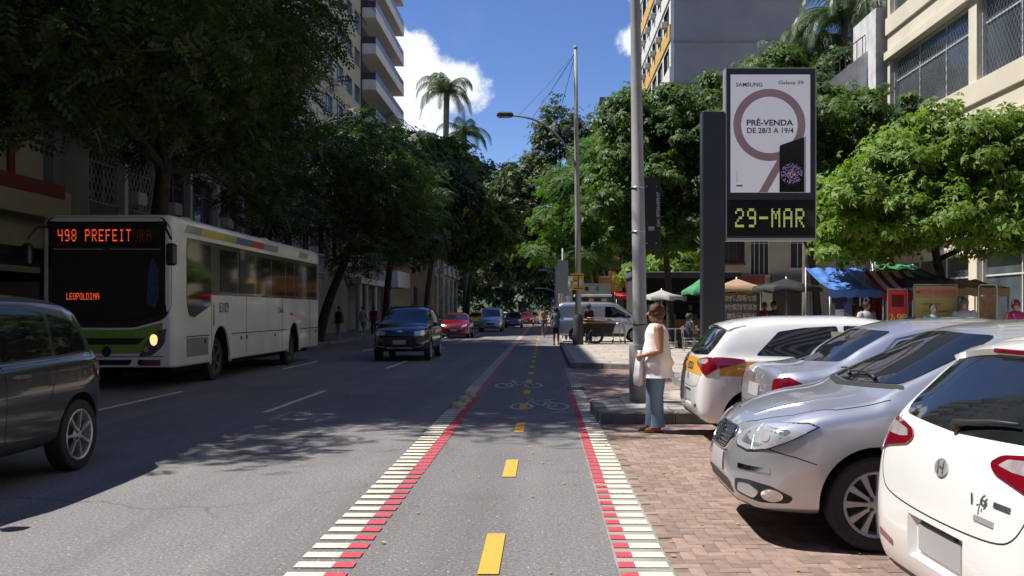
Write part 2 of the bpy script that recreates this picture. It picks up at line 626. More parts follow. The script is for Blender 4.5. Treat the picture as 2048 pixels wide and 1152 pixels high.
mat('paint_strip', (.40, .39, .35), (.26, .25, .23), scale=5, detail=9, rough=.8)
mat('paint_faded', (.50, .49, .45), (.36, .35, .33), scale=6, detail=9, rough=.8)
mat('paint_yellow', (.72, .38, .045), (.60, .31, .045), scale=7, detail=9, rough=.75, lo=.45, hi=.8, bump=.15, bscale=80)
def wear(name, grey=(.27, .26, .25), lo=.56, hi=.70, amt=.85):
    nt = MATS[name].node_tree
    b = nt.nodes['Principled BSDF']
    src = b.inputs['Base Color'].links[0].from_socket
    g = nt.nodes.new('ShaderNodeNewGeometry')
    acc = None
    for sc_, l_, h_ in ((26, lo, hi), (2.2, lo + .02, hi + .12)):
        n = nt.nodes.new('ShaderNodeTexNoise'); n.inputs['Scale'].default_value = sc_; n.inputs['Detail'].default_value = 9; n.inputs['Roughness'].default_value = .68
        nt.links.new(g.outputs['Position'], n.inputs['Vector'])
        r = nt.nodes.new('ShaderNodeMapRange'); r.inputs['From Min'].default_value = l_; r.inputs['From Max'].default_value = h_; r.inputs['To Max'].default_value = amt
        nt.links.new(n.outputs['Fac'], r.inputs['Value'])
        if acc is None: acc = r.outputs[0]
        else:
            m = nt.nodes.new('ShaderNodeMath'); m.operation = 'MAXIMUM'; nt.links.new(acc, m.inputs[0]); nt.links.new(r.outputs[0], m.inputs[1]); acc = m.outputs[0]
    mx = nt.nodes.new('ShaderNodeMix'); mx.data_type = 'RGBA'; mx.inputs['B'].default_value = (*grey, 1)
    nt.links.new(acc, mx.inputs['Factor']); nt.links.new(src, mx.inputs['A']); nt.links.new(mx.outputs['Result'], b.inputs['Base Color'])


for _p in ('paint_white', 'paint_red', 'paint_yellow', 'paint_strip', 'paint_red_worn'): wear(_p)
mat('dome_paint', (.55, .47, .26), (.30, .27, .18), scale=9, detail=7, rough=.7)
mat('iron', (.05, .05, .05), (.03, .03, .03), rough=.7, metal=.5)
mat('dry_leaf', (.55, .40, .05), (.42, .22, .04), scale=20, rough=.7)

# ================================================================== the ground
def struct(name, mb, m, parent=None, **k):
    o = mb.build(name, m, parent, **k)
    if parent is None: o['kind'] = 'structure'
    return o


def sheet(name, x0, x1, y0, y1, z, m, n=1, kind='structure'):
    mb = MB()
    ys = [y0 + (y1 - y0) * i / n for i in range(n + 1)]
    for i in range(n):
        mb.add([(x0, ys[i], z), (x1, ys[i], z), (x1, ys[i + 1], z), (x0, ys[i + 1], z)], [(0, 1, 2, 3)])
    return struct(name, mb, m)


mat('hill_green', (.030, .050, .018), (.055, .080, .028), scale=.12, detail=12, rough=.95, bump=1.0, bscale=.6)
hb = MB()
rows = []
for j in range(9):
    rows.append([(-160 + 10 * i, 190 + j * 14, -2 + (30 * math.sin(math.pi * min(1, j / 7) * .5)) * (.75 + .25 * math.sin(i * .7 + j * .3) + .15 * math.sin(i * 1.9))) for i in range(33)])
hb.loft(rows, caps=False, closed=False)
hl = struct('hills', hb, 'hill_green', smooth=True); tag(hl, 'wooded green hillside closing the end of the street')
sheet('ground', -900, 900, -120, 2500, -.06, 'ground')
road = sheet('road', -9.92, -1.50, -12, 260, 0.0, 'asphalt', 20)
tag(road, 'grey asphalt carriageway running away under the trees')
lane = sheet('bike_lane', -1.50, .44, -12, 260, 0.0, 'asphalt_lane', 20)
tag(lane, 'two way asphalt bicycle lane with red and white striped edges')
gutter = sheet('gutter', .44, .775, -12, 260, 0.002, 'concrete', 20)
tag(gutter, 'pale concrete gutter strip beside the bicycle lane')

# painted markings: every stripe is a piece of its own
PZ = .005


def flat(name, pts, z, m, parent):
    mb = MB(); mb.add([(p[0], p[1], z) for p in pts], [tuple(range(len(pts)))])
    o = mb.build(name, m, parent, fix=False)
    return o


rr = random.Random(3)


def stripes(xw0, xw1, xr0, xr1, y0, y1, skew, parent, red_end):
    mw = MB(); mw.box(xw0, xw1, 0, .122, 0, .003)
    for v in range(len(mw.v)):
        x, y, z = mw.v[v]; mw.v[v] = (x, y + skew * (x - xw0), z)
    ow = None
    mr_ = MB(); mr_.box(xr0, xr1, 0, .118, 0, .003)
    for v in range(len(mr_.v)):
        x, y, z = mr_.v[v]; mr_.v[v] = (x, y + skew * (x - xw0), z)
    orr = None
    y = y0
    while y < y1:
        j = rr.uniform(-.008, .008)
        if ow is None:
            ow = mw.build('white_stripe', 'paint_white', parent); ow.location = (j * .5, y, PZ)
        else:
            share('white_stripe', ow, parent, (j * .5, y, PZ))
        if y < red_end:
            if orr is None:
                orr = mr_.build('red_stripe', 'paint_red', parent); orr.location = (0, y + j, PZ)
            else:
                share('red_stripe', orr, parent, (j * .4, y + j * .5, PZ))
        y += .222


stripes(-1.515, -1.285, -1.283, -1.155, 3.2, 18.3, -.02, lane, 16.0)
stripes(.555, .755, .452, .553, 3.2, 18.3, -.02, lane, 16.0)
# older continuous paint under and beyond the stripes
flat('red_edge_line', [(-1.285, 8.6), (-1.15, 8.6), (-1.15, 180), (-1.285, 180)], .0035, 'paint_red_worn', lane)
flat('red_edge_line', [(.452, 8.2), (.555, 8.2), (.555, 120), (.452, 120)], .0042, 'paint_red_worn', lane)
flat('white_edge_line', [(-1.52, 17.5), (-1.287, 17.5), (-1.287, 180), (-1.52, 180)], .004, 'paint_strip', lane)
y = 2.18
dash = None
k = 0
while y < 60:
    mb = MB()
    if dash is None:
        mb.box(-.062, .062, 0, .96, 0, .003)
        dash = mb.build('yellow_dash', 'paint_yellow', lane); dash.location = (-.325, y, PZ)
    else:
        share('yellow_dash', dash, lane, (-.325 + rr.uniform(-.01, .01), y, PZ))
    k += 1
    y += 3.1 if y < 11 else 2.6
ld = None
for xl, ys in ((-4.25, (13.7, 24.2, 34.6, 45.0, 55.5, 66)), (-6.95, (13.6, 24, 34.5, 45, 55.5))):
    for yy in ys:
        if ld is None:
            mb = MB(); mb.box(-.05, .05, 0, 3.7, 0, .003)
            ld = mb.build('lane_dash', 'paint_white', road); ld.location = (xl, yy, PZ)
        else:
            share('lane_dash', ld, road, (xl, yy, PZ))


def bike_symbol(x, y, w, ln, flip):
    """painted bicycle: two wheels, frame, handlebar and saddle, stretched along the lane"""
    mb = MB()
    rw = w * .19

    def tr(px, py):
        return (x + (px - .5) * w * (-1 if flip else 1), y + py * ln, 0)

    def bar(a, b, t=.05):
        a, b = Vector(a), Vector(b)
        d = (b - a).normalized(); n = Vector((-d.y, d.x)) * t / 2
        mb.add([(*tr(*(a + n)), )[:2] + (0,), tr(*(a - n)), tr(*(b - n)), tr(*(b + n))], [(0, 1, 2, 3)])
    for cx in (.2, .8):
        for i in range(20):
            a0, a1 = 2 * math.pi * i / 20, 2 * math.pi * (i + 1) / 20
            q = []
            for a, r in ((a0, .2), (a1, .2), (a1, .145), (a0, .145)):
                q.append(tr(cx + r * math.cos(a), .27 + r * 1.25 * math.sin(a)))
            mb.add(q, [(0, 1, 2, 3)])
    for a, b in (((.2, .27), (.36, .68)), ((.36, .68), (.66, .68)), ((.47, .27), (.66, .68)), ((.2, .27), (.47, .27)), ((.47, .27), (.33, .78)), ((.8, .27), (.62, .86)), ((.25, .80), (.42, .80)), ((.62, .86), (.74, .9))):
        bar(a, b)
    o = mb.build('bicycle_symbol', 'paint_faded', lane, fix=False)
    o.location = (0, 0, PZ + .0015)
    for v in o.data.polygons:
        pass
    bm = bmesh.new(); bm.from_mesh(o.data); bmesh.ops.recalc_face_normals(bm, faces=bm.faces)
    for f in bm.faces:
        if f.normal.z < 0: f.normal_flip()
    bm.to_mesh(o.data); bm.free()


bike_symbol(-.07, 14.0, .98, 2.1, True)
bike_symbol(-.52, 18.0, 1.0, 2.5, False)

# low half-round lane dividers on the striped edge
for i, (x, yy) in enumerate(((-1.38, 14.35), (-1.37, 15.35), (-1.36, 16.3))):
    mb = MB()
    prof = [(.0, .10), (.06, .097), (.11, .075), (.14, .04), (.15, 0)]
    mb.lathe(prof, 18)
    mb.v = [(p[0] * .95, p[1] * 1.5, p[2]) for p in mb.v]
    o = mb.build('lane_divider', 'dome_paint', None, smooth=True)
    o.location = (x, yy, .004)
    tag(o, ('first worn yellow lane divider hump, nearest of the row of three', 'middle worn yellow lane divider hump in the row of three', 'last worn yellow lane divider hump, farthest of the row of three')[i], 'lane divider', 'lane divider humps on the bike lane edge')

# drain grate
dg_ = thing('drain_grate', 'dark iron drain grate in the gutter by the kerb', 'drain', (.63, 17.9, .003))
box('frame', -.2, .2, -.32, .32, 0, .004, 'concrete', dg_)
for i in range(7):
    box('bar', -.17 + i * .052, -.14 + i * .052, -.28, .28, .002, .012, 'iron', dg_)

# brick parking bay
park = sheet('parking_bay', .775, 30, -8, 12.30, 0.001, 'mortar')
tag(park, 'pinkish brick parking bay beside the bicycle lane')
BW = .09
bm_ = MB(); bm_.bbox(-BW + .002, BW - .002, -BW / 2 + .002, BW / 2 - .002, -.02, .007, .003)
proto_brick = None
cells = []
for i in range(0, 84):
    for j in range(28, 137):
        k = (i - j) % 4
        if k == 0:
            cells.append((.775 + (i + 1) * BW, (j + .5) * BW, 0))
        elif k == 3:
            cells.append((.775 + (i + .5) * BW, (j + 1) * BW, 90))
cells = [c for c in cells if c[1] < 12.2]


def shown(c):
    x, y, _ = c
    if y < 5.3: return False
    if x > 1.30 and 5.6 < y < 7.6: return False
    if x > 1.9 and y > 7.4: return False
    if x > 2.0: return False
    return 1088 + 1800 * x / y < 1800
near = sorted([c for c in cells if shown(c)], key=lambda c: c[1])[:300]
nearset = set(near)
for c in near:
    z = .0015 + rr.uniform(-.0015, .0015)
    if proto_brick is None:
        proto_brick = bm_.build('brick', 'brick', park)
        proto_brick.location = (c[0], c[1], z); proto_brick.rotation_euler = (0, 0, R(c[2]))
    else:
        o = share('brick', proto_brick, park, (c[0], c[1], z), R(c[2]))
        o.rotation_euler = (rr.uniform(-.006, .006), rr.uniform(-.006, .006), R(c[2]) + rr.uniform(-.006, .006))
rest = MB()
for c in cells:
    if c in nearset: continue
    a, b2 = (BW - .002, BW / 2 - .002) if c[2] == 0 else (BW / 2 - .002, BW - .002)
    z = .007 + rr.uniform(-.0015, .0015)
    rest.add([(c[0] - a, c[1] - b2, z), (c[0] + a, c[1] - b2, z), (c[0] + a, c[1] + b2, z), (c[0] - a, c[1] + b2, z),
              (c[0] - a, c[1] - b2, 0), (c[0] + a, c[1] - b2, 0), (c[0] + a, c[1] + b2, 0), (c[0] - a, c[1] + b2, 0)],
             [(0, 1, 2, 3), (4, 5, 1, 0), (5, 6, 2, 1), (6, 7, 3, 2), (7, 4, 0, 3)])


def island_var(name, src, amt=.22):
    """brick material whose tint varies from piece to piece inside one mesh"""
    m = MATS[src].copy(); m.name = name
    nt = m.node_tree
    g = nt.nodes.new('ShaderNodeNewGeometry')
    for n in nt.nodes:
        if n.bl_idname == 'ShaderNodeObjectInfo':
            for l in list(nt.links):
                if l.from_node == n:
                    nt.links.new(g.outputs['Random Per Island'], l.to_socket)
    MATS[name] = m


island_var('brick_mass', 'brick')
o = rest.build('brick', 'brick_mass', park, fix=False); o['kind'] = 'stuff'

# raised plaza with its kerb, and the lower pocket between its two noses
PLZ = .15
plaza_edge = [(.76, 12.32), (.73, 14.1), (1.5, 15.3), (2.75, 16.6), (2.8, 20.8), (2.4, 23.6), (.70, 24.4), (.70, 170)]
mb = MB()
poly = plaza_edge + [(60, 170), (60, 12.32)]
mb.prism(poly[::-1], -.02, PLZ)
pl = struct('plaza', mb, 'plaza')
tag(pl, 'raised pale paved plaza on the market side of the street')
mb = MB(); mb.add([(.775, 12.31, .001), (3.2, 12.31, .001), (3.2, 24.5, .001), (.775, 24.5, .001)], [(0, 1, 2, 3)])
lp = struct('lowered_paving', mb, 'pink_paving')
tag(lp, 'lowered pink paved pocket between the kerb noses')


def kerb_run(pts, w, h, parent, step=1.0, side=1):
    """separate kerb stones along a line; they stand a little proud of the paving behind them"""
    for a, b in zip(pts[:-1], pts[1:]):
        a, b = Vector(a), Vector(b)
        L_ = (b - a).length
        n = max(1, round(L_ / step))
        d = (b - a) / L_
        nn = Vector((-d.y, d.x)) * side
        for i in range(n):
            s0, s1 = L_ * i / n + .006, L_ * (i + 1) / n - .006
            p, q = a + d * s0, a + d * s1
            dz = rr.uniform(-.006, .008); dn = rr.uniform(-.008, .008)
            mbk = MB()
            ang = math.atan2(d.y, d.x)
            Mx = Matrix.Translation((p.x, p.y, 0)) @ Matrix.Rotation(ang, 4, 'Z')
            y0, y1 = (-.012 + dn, w) if side > 0 else (-w, .012 + dn)
            mbk.bbox(0, (q - p).length, y0, y1, -.03, h + dz, .018, M=Mx)
            mbk.build('kerb_stone', 'kerb', parent)


kerb_run([(7.0, 12.32), (.76, 12.32)], .17, PLZ + .012, pl, 1.05, -1)
kerb_run(plaza_edge[0:7], .17, PLZ + .012, pl, 1.0, -1)
kerb_run([(.70, 24.4), (.70, 60)], .17, PLZ + .012, pl, 1.5, -1)

# pavement on the far side
mb = MB(); mb.box(-16.5, -9.92, -12, 200, -.05, .14)
sw = struct('sidewalk', mb, 'sidewalk'); tag(sw, 'shaded sidewalk along the building fronts')
kerb_run([(-9.93, 200), (-9.93, 60)], .15, .147, sw, 5, -1)
kerb_run([(-9.93, 60), (-9.93, 25)], .15, .147, sw, 1.2, -1)

# fallen leaves and scraps on the paving
lf = MB()
for _ in range(90):
    x, y = rr.uniform(.5, 2.2), rr.uniform(5.2, 12)
    if rr.random() < .3: x = rr.uniform(-1.1, .5)
    s = rr.uniform(.012, .028); a = rr.uniform(0, 6.3)
    z = .016 if x > .78 else .012
    c, sn = math.cos(a), math.sin(a)
    q = [(-s, 0, 0), (0, -s * .55, rr.uniform(0, .012)), (s, 0, 0), (0, s * .55, rr.uniform(0, .008))]
    lf.add([(x + c * p[0] - sn * p[1], y + sn * p[0] + c * p[1], z + p[2]) for p in q], [(0, 1, 2, 3)])
o = lf.build('fallen_leaves', 'dry_leaf', fix=False); tag(o, 'small yellow fallen leaves scattered on the brick paving', 'leaf litter', kind='stuff')

# ================================================================== buildings
mat('cream_wall', (.50, .46, .34), (.42, .38, .28), scale=1.2, detail=8, rough=.9, bump=.15, bscale=20)
mat('red_band', (.25, .055, .045), (.20, .045, .04), scale=2, rough=.8)
mat('grey_wall', (.27, .265, .265), (.21, .205, .205), scale=.9, detail=8, rough=.9, bump=.15, bscale=15)
mat('slate_wall', (.10, .115, .13), (.075, .085, .10), scale=1.2, rough=.85)
mat('white_pier', (.58, .58, .55), (.48, .48, .46), scale=1.5, detail=8, rough=.85)
mat('white_render', (.74, .73, .69), (.62, .61, .58), scale=1.0, detail=8, rough=.85)
mat('tan_wall', (.36, .27, .19), (.29, .215, .155), scale=.7, detail=8, rough=.9)
mat('beige_wall', (.70, .635, .49), (.62, .56, .43), scale=.6, detail=8, rough=.85)
mat('blind_grey', (.33, .31, .31), (.275, .26, .265), scale=.35, detail=8, rough=.9)
mat('yellow_wall', (.66, .42, .10), (.56, .36, .09), scale=.8, detail=7, rough=.85)
mat('orange_wall', (.50, .23, .06), (.42, .19, .05), scale=.8, detail=7, rough=.85)
mat('stone_trim', (.48, .45, .39), (.34, .32, .28), scale=2.5, detail=8, rough=.9)
mat('pane', (.018, .022, .026), (.05, .055, .06), scale=.35, rough=.06, spec=.6)
mat('pane_light', (.10, .12, .13), (.04, .05, .055), scale=.6, rough=.08, spec=.6)
mat('frame_white', (.62, .62, .60), rough=.5)
mat('frame_dark', (.06, .06, .065), rough=.5)
mat('frame_alu', (.42, .43, .44), rough=.35, metal=.6)
mat('rail_dark', (.035, .035, .05), (.05, .045, .06), rough=.3)
mat('shutter', (.22, .22, .215), (.17, .17, .165), scale=3, rough=.6)
mat('ac_unit', (.55, .54, .50), (.42, .41, .38), scale=3, rough=.6)
mat('shop_dark', (.03, .03, .032), (.06, .05, .045), scale=.8, rough=.7)  # near-black carries the shade inside shops and doorways in its colour
slab_mat('white_tile', (.70, .69, .66), (.66, .65, .62), (.45, .44, .42), .3, .3, .006)


def wb(mb, name, m, parent, **k):
    """child built in world coordinates"""
    o = mb.build(name, m, parent, **k)
    o.location = -parent.location
    return o


def wbox(name, x0, x1, y0, y1, z0, z1, m, parent, b=0.0):
    mb = MB()
    if b: mb.bbox(x0, x1, y0, y1, z0, z1, b)
    else: mb.box(x0, x1, y0, y1, z0, z1)
    return wb(mb, name, m, parent)


def sub(o, mb, name, m, bld, **k):
    """sub-part of a part that was itself built in world coordinates"""
    c = mb.build(name, m, o, **k)
    return c


def window_x(bld, X, y0, y1, z0, z1, s, frame='frame_white', pane='pane', nv=2, nh=1, rec=.12, sill=True, grille=False, t=.05):
    """window in a wall at x = X that faces +x (s=1) or -x (s=-1); the glass lies back from the wall face"""
    f = MB()
    xi, xo = X - s * rec, X + s * .02
    a, b = min(xi, xo), max(xi, xo)
    f.box(a, b, y0, y0 + t, z0, z1).box(a, b, y1 - t, y1, z0, z1).box(a, b, y0 + t, y1 - t, z1 - t, z1).box(a, b, y0 + t, y1 - t, z0, z0 + t)
    a2, b2 = min(xi, xi + s * .06), max(xi, xi + s * .06)
    for i in range(1, nv):
        yy = y0 + (y1 - y0) * i / nv
        f.box(a2, b2, yy - t * .4, yy + t * .4, z0 + t, z1 - t)
    for i in range(1, nh + 1):
        zz = z0 + (z1 - z0) * (.68 if nh == 1 else i / (nh + 1))
        f.box(a2 - .004, b2 + .004, y0 + t, y1 - t, zz - t * .4, zz + t * .4)
    w = wb(f, 'window', frame, bld)
    g = MB(); gx = xi + s * .02
    g.box(min(gx, gx - s * .02), max(gx, gx - s * .02), y0 + t * .5, y1 - t * .5, z0 + t * .5, z1 - t * .5)
    sub(w, g, 'pane', pane, bld)
    if sill:
        q = MB(); q.box(min(X, X + s * .12), max(X, X + s * .12), y0 - .05, y1 + .05, z0 - .08, z0 - .003)
        sub(w, q, 'sill', frame, bld)
    if grille:
        q = MB(); gx = X + s * .06
        n = 9
        W, H = y1 - y0, z1 - z0
        for i in range(-n, n * 2):
            for sg in (1, -1):
                ya = y0 + W * i / n
                yb = ya + sg * H * .55
                za, zb = z0, z1
                # clip to the opening
                pa, pb = Vector((ya, za)), Vector((yb, zb))
                lo, hi = 0.0, 1.0
                dy = pb.x - pa.x
                t0, t1 = sorted(((y0 - pa.x) / dy, (y1 - pa.x) / dy))
                lo, hi = max(lo, t0), min(hi, t1)
                if hi - lo < .05: continue
                p, r_ = pa + (pb - pa) * lo, pa + (pb - pa) * hi
                q.tube([(gx, p.x, p.y), (gx, r_.x, r_.y)], .009, 4, caps=False)
        sub(w, q, 'grille', 'frame_white', bld, fix=False)
    return w


def window_y(bld, Y, x0, x1, z0, z1, frame='frame_white', pane='pane', nv=2, nh=1, rec=.12, sill=True, t=.05):
    """window in a wall at y = Y that faces -y"""
    f = MB()
    a, b = Y - .02, Y + rec
    f.box(x0, x0 + t, a, b, z0, z1).box(x1 - t, x1, a, b, z0, z1).box(x0 + t, x1 - t, a, b, z1 - t, z1).box(x0 + t, x1 - t, a, b, z0, z0 + t)
    for i in range(1, nv):
        xx = x0 + (x1 - x0) * i / nv
        f.box(xx - t * .4, xx + t * .4, b - .06, b, z0 + t, z1 - t)
    for i in range(1, nh + 1):
        zz = z0 + (z1 - z0) * (.62 if nh == 1 else i / (nh + 1))
        f.box(x0 + t, x1 - t, b - .064, b + .004, zz - t * .4, zz + t * .4)
    w = wb(f, 'window', frame, bld)
    g = MB(); g.box(x0 + t * .5, x1 - t * .5, b - .035, b - .02, z0 + t * .5, z1 - t * .5)
    sub(w, g, 'pane', pane, bld)
    if sill:
        q = MB(); q.box(x0 - .05, x1 + .05, Y - .12, Y, z0 - .08, z0 - .003); sub(w, q, 'sill', frame, bld)
    return w


def wall_with_holes_x(X, back, y0, y1, z0, z1, holes, mb=None):
    """solid wall slab between x=X and x=back with rectangular holes (y0,y1,z0,z1) left open"""
    mb = mb or MB()
    ys = sorted({y0, y1, *[h[0] for h in holes], *[h[1] for h in holes]})
    zs = sorted({z0, z1, *[h[2] for h in holes], *[h[3] for h in holes]})
    a, b = min(X, back), max(X, back)
    for i in range(len(ys) - 1):
        run = None
        for j in range(len(zs) - 1):
            cy, cz = (ys[i] + ys[i + 1]) / 2, (zs[j] + zs[j + 1]) / 2
            solid = not any(h[0] < cy < h[1] and h[2] < cz < h[3] for h in holes)
            if solid:
                if run is None: run = zs[j]
            if (not solid or j == len(zs) - 2) and run is not None:
                top = zs[j + 1] if solid else zs[j]
                mb.box(a, b, ys[i], ys[i + 1], run, top)
                run = None
    return mb


# --- cream building with a red band, behind the bus shelter
B = thing('corner_building', 'cream building with a red banded ledge behind the bus shelter', 'building', (-17, 15, .14))
holes = [(y, y + 1.5, z, z + 1.5) for y in (5, 8, 11, 14, 17, 20.3) for z in (6.1, 9.0, 12.2)] + [(20.2, 22.0, .14, 3.55), (14.5, 18.5, .14, 3.3)]
wb(wall_with_holes_x(-13.5, -13.9, -4, 24.28, .1, 16.0, holes), 'wall', 'cream_wall', B)
wbox('back_wall', -24, -13.9, -4, 24.28, .1, 16.0, 'cream_wall', B)
wbox('upper_block', -24, -13.5, 15.6, 24.28, 16.0, 23.6, 'cream_wall', B)
for y in (16.4, 19.2, 21.8):
    for z in (17.0, 20.2): wbox('upper_window', -13.5, -13.45, y, y + 1.5, z, z + 1.5, 'pane', B)
led = wbox('ledge', -13.5, -12.75, 4, 24.28, 3.95, 4.72, 'cream_wall', B, .02)
q = MB(); q.box(-12.76, -12.72, 4, 23.9, 4.5, 4.86).box(-13.5, -12.76, 4, 23.9, 4.72, 4.86); sub(led, q, 'red_band', 'red_band', B)
for y in (5, 8, 11, 14, 17, 20.3):
    for z in (6.1, 9.0, 12.2):
        window_x(B, -13.5, y, y + 1.5, z, z + 1.5, 1)
window_x(B, -13.5, 20.2, 22.0, .14, 3.55, 1, frame='shutter', pane='shutter', nv=8, sill=False)
window_x(B, -13.5, 14.5, 18.5, .14, 3.3, 1, frame='frame_dark', pane='shop_dark', nv=3, sill=False)
for y in (10, 13.2, 16.2, 19.4, 22.6):
    wbox('pilaster', -13.49, -13.42, y, y + .25, 4.86, 16.0, 'red_band', B)

# --- grey office block with white piers and barred windows behind the bus
B = thing('barred_building', 'grey block with white piers and barred windows behind the bus', 'building', (-17, 33, .14))
py = [26.2, 28.7, 31.3, 34.0, 36.9, 39.9, 41.6]
floors = [4.85 + 3.1 * i for i in range(6)]
holes = []
for i in range(6):
    for z in floors:
        holes.append((py[i] + .26, py[i + 1] - .02, z, z + 1.85))
holes += [(27.2, 30.5, .14, 3.4), (32.5, 36, .14, 3.4), (37, 39.2, .14, 3.0)]
wb(wall_with_holes_x(-13.6, -14.0, 26.2, 41.6, .1, 24.5, holes), 'wall', 'slate_wall', B)
wbox('end_wall', -13.95, -13.25, 24.3, 26.19, .1, 24.5, 'grey_wall', B)
wbox('back_wall', -25, -14.0, 24.3, 41.6, .1, 24.5, 'grey_wall', B)
wbox('cornice', -14.0, -13.3, 24.3, 41.6, 24.5, 24.9, 'white_pier', B)
for y in py[:-1]:
    wbox('pier', -13.61, -13.36, y, y + .24, 3.6, 24.49, 'white_pier', B, .01)
for i, z in enumerate(floors):
    wbox('lintel_band', -13.61, -13.42, 26.44, 41.6, z + 1.86, z + 2.2, 'white_pier', B)
for j, z in enumerate(floors):
    for i in range(6):
        window_x(B, -13.6, py[i] + .26, py[i + 1] - .02, z, z + 1.85, 1, frame='frame_alu', nv=3, nh=1, grille=(j == 0 and i in (0, 1, 5)), sill=False)
for h in holes[-3:]:
    window_x(B, -13.6, h[0], h[1], h[2], h[3], 1, frame='frame_dark', pane='shop_dark', nv=2, sill=False)
for y in (29.1, 32.0, 37.4):
    q = MB(); q.bbox(-13.6, -13.1, y, y + .62, 5.0, 5.42, .02); wb(q, 'air_conditioner', 'ac_unit', B)

# --- low grey building and columned entrance further along
B = thing('low_grey_building', 'low plain grey building behind the leaning tree', 'building', (-17, 52, .14))
wbox('wall', -24, -13.5, 41.7, 61.9, .1, 11.8, 'grey_wall', B)
wbox('cornice', -13.5, -13.25, 41.7, 61.9, 11.3, 11.7, 'white_pier', B)
for y in (43, 46.5, 50, 53.5, 57):
    for z in (5, 8.2):
        q = MB(); q.box(-13.5, -13.47, y, y + 1.5, z, z + 1.6); o = wb(q, 'window', 'pane', B)
        q = MB(); q.box(-13.49, -13.42, y - .1, y, z - .1, z + 1.7).box(-13.49, -13.42, y + 1.5, y + 1.6, z - .1, z + 1.7).box(-13.49, -13.42, y, y + 1.5, z + 1.6, z + 1.7).box(-13.49, -13.42, y, y + 1.5, z - .1, z)
        sub(o, q, 'frame', 'frame_white', B)

# --- tall apartment building with white balconies
B = thing('apartment_tower', 'tall cream apartment tower with long white balconies', 'building', (-20, 77, .14))
XF = -15.25
fl = [2.5 + 3.0 * i for i in range(1, 12)]
holes = [(y, y + 2.1, z + 1.0, z + 2.45) for z in fl for y in (62.8, 66.2, 69.4, 72.4)]
wb(wall_with_holes_x(XF, XF - .4, 62, 75, 5.0, 40, holes), 'wall', 'cream_wall', B)
wbox('core', -28, XF - .4, 62, 92, .1, 40, 'cream_wall', B)
wbox('recess_wall', XF - .4, XF - .3, 75, 92, 5.0, 40, 'grey_wall', B)
wbox('podium', XF - .4, XF + .0, 62, 92, .1, 4.98, 'grey_wall', B)
for z in fl:
    for y in (62.8, 66.2, 69.4, 72.4):
        window_x(B, XF, y, y + 2.1, z + 1.0, z + 2.45, 1, frame='frame_alu', pane='pane_light' if (int(y * 3 + z)) % 4 == 0 else 'pane', nv=3, nh=0, sill=False)
    if z > 14:
        for y in (64.9, 71.7):
            if int(y + z * 2) % 3 == 0:
                wbox('air_conditioner', XF + .01, XF + .45, y, y + .6, z + .4, z + .8, 'ac_unit', B, .02)
for z in fl[1:]:
    sl = wbox('balcony', XF - .29, -14.0, 75.02, 90, z - .5, z + .35, 'white_render', B)
    q = MB(); q.box(-14.06, -14.02, 75.05, 89.95, z + .36, z + .95).box(XF - .28, -14.07, 75.05, 75.09, z + .36, z + .95)
    sub(sl, q, 'railing', 'rail_dark', B)
    q = MB(); q.box(XF - .29, XF - .26, 77, 81, z + .36, z + 2.3).box(XF - .29, XF - .26, 83, 88, z + .36, z + 2.3)
    sub(sl, q, 'balcony_door', 'pane', B)
wbox('drainpipe', XF + .01, XF + .12, 74.82, 74.93, 5, 39.5, 'frame_dark', B)
for y in (64.6, 67.0, 70.6, 74.5):
    q = MB(); q.lathe([(.26, .14), (.22, .4), (.2, 3.3), (.27, 3.5)], 14, Matrix.Translation((-13.3, y, 0))); wb(q, 'column', 'white_pier', B, smooth=True)
wbox('entrance_canopy', XF + .01, -12.9, 63.6, 75.4, 3.52, 3.95, 'white_pier', B)
wbox('entrance_sign', XF + .3, -12.5, 77, 84, 3.6, 5.0, 'white_render', B)
wbox('doorway', XF + .005, XF + .06, 65.5, 69.5, .14, 3.2, 'shop_dark', B)

# --- old ornate townhouse with a blind tan side wall
B = thing('ornate_townhouse', 'old ornate townhouse with blind tan side wall and stone balcony', 'building', (-16, 104, .14))
wbox('side_wall', -20, -11.9, 95, 116, .1, 12.6, 'tan_wall', B)
wbox('street_wall', -11.9, -11.5, 95.2, 116, .1, 12.4, 'stone_trim', B)
wbox('cornice', -11.9, -10.9, 95.05, 116.2, 12.0, 12.5, 'stone_trim', B, .05)
wbox('parapet', -11.9, -11.3, 95.1, 116, 12.5, 13.6, 'stone_trim', B)
for y in (95.3, 100.2, 105.2, 110.4, 115):
    q = MB(); q.lathe([(.34, .14), (.3, .6), (.25, .9), (.22, 5.0), (.34, 5.3)], 12, Matrix.Translation((-11.3, y, 0))); wb(q, 'pilaster', 'stone_trim', B, smooth=True)
    q = MB(); q.lathe([(.26, 6.2), (.2, 6.5), (.18, 10.8), (.3, 11.2), (.3, 12)], 12, Matrix.Translation((-11.3, y, 0))); wb(q, 'pilaster', 'stone_trim', B, smooth=True)
    q = MB(); q.lathe([(.05, 13.6), (.25, 13.7), (.12, 14.1), (.22, 14.4), (.03, 14.8)], 10, Matrix.Translation((-11.4, y, 0))); wb(q, 'finial', 'stone_trim', B, smooth=True)
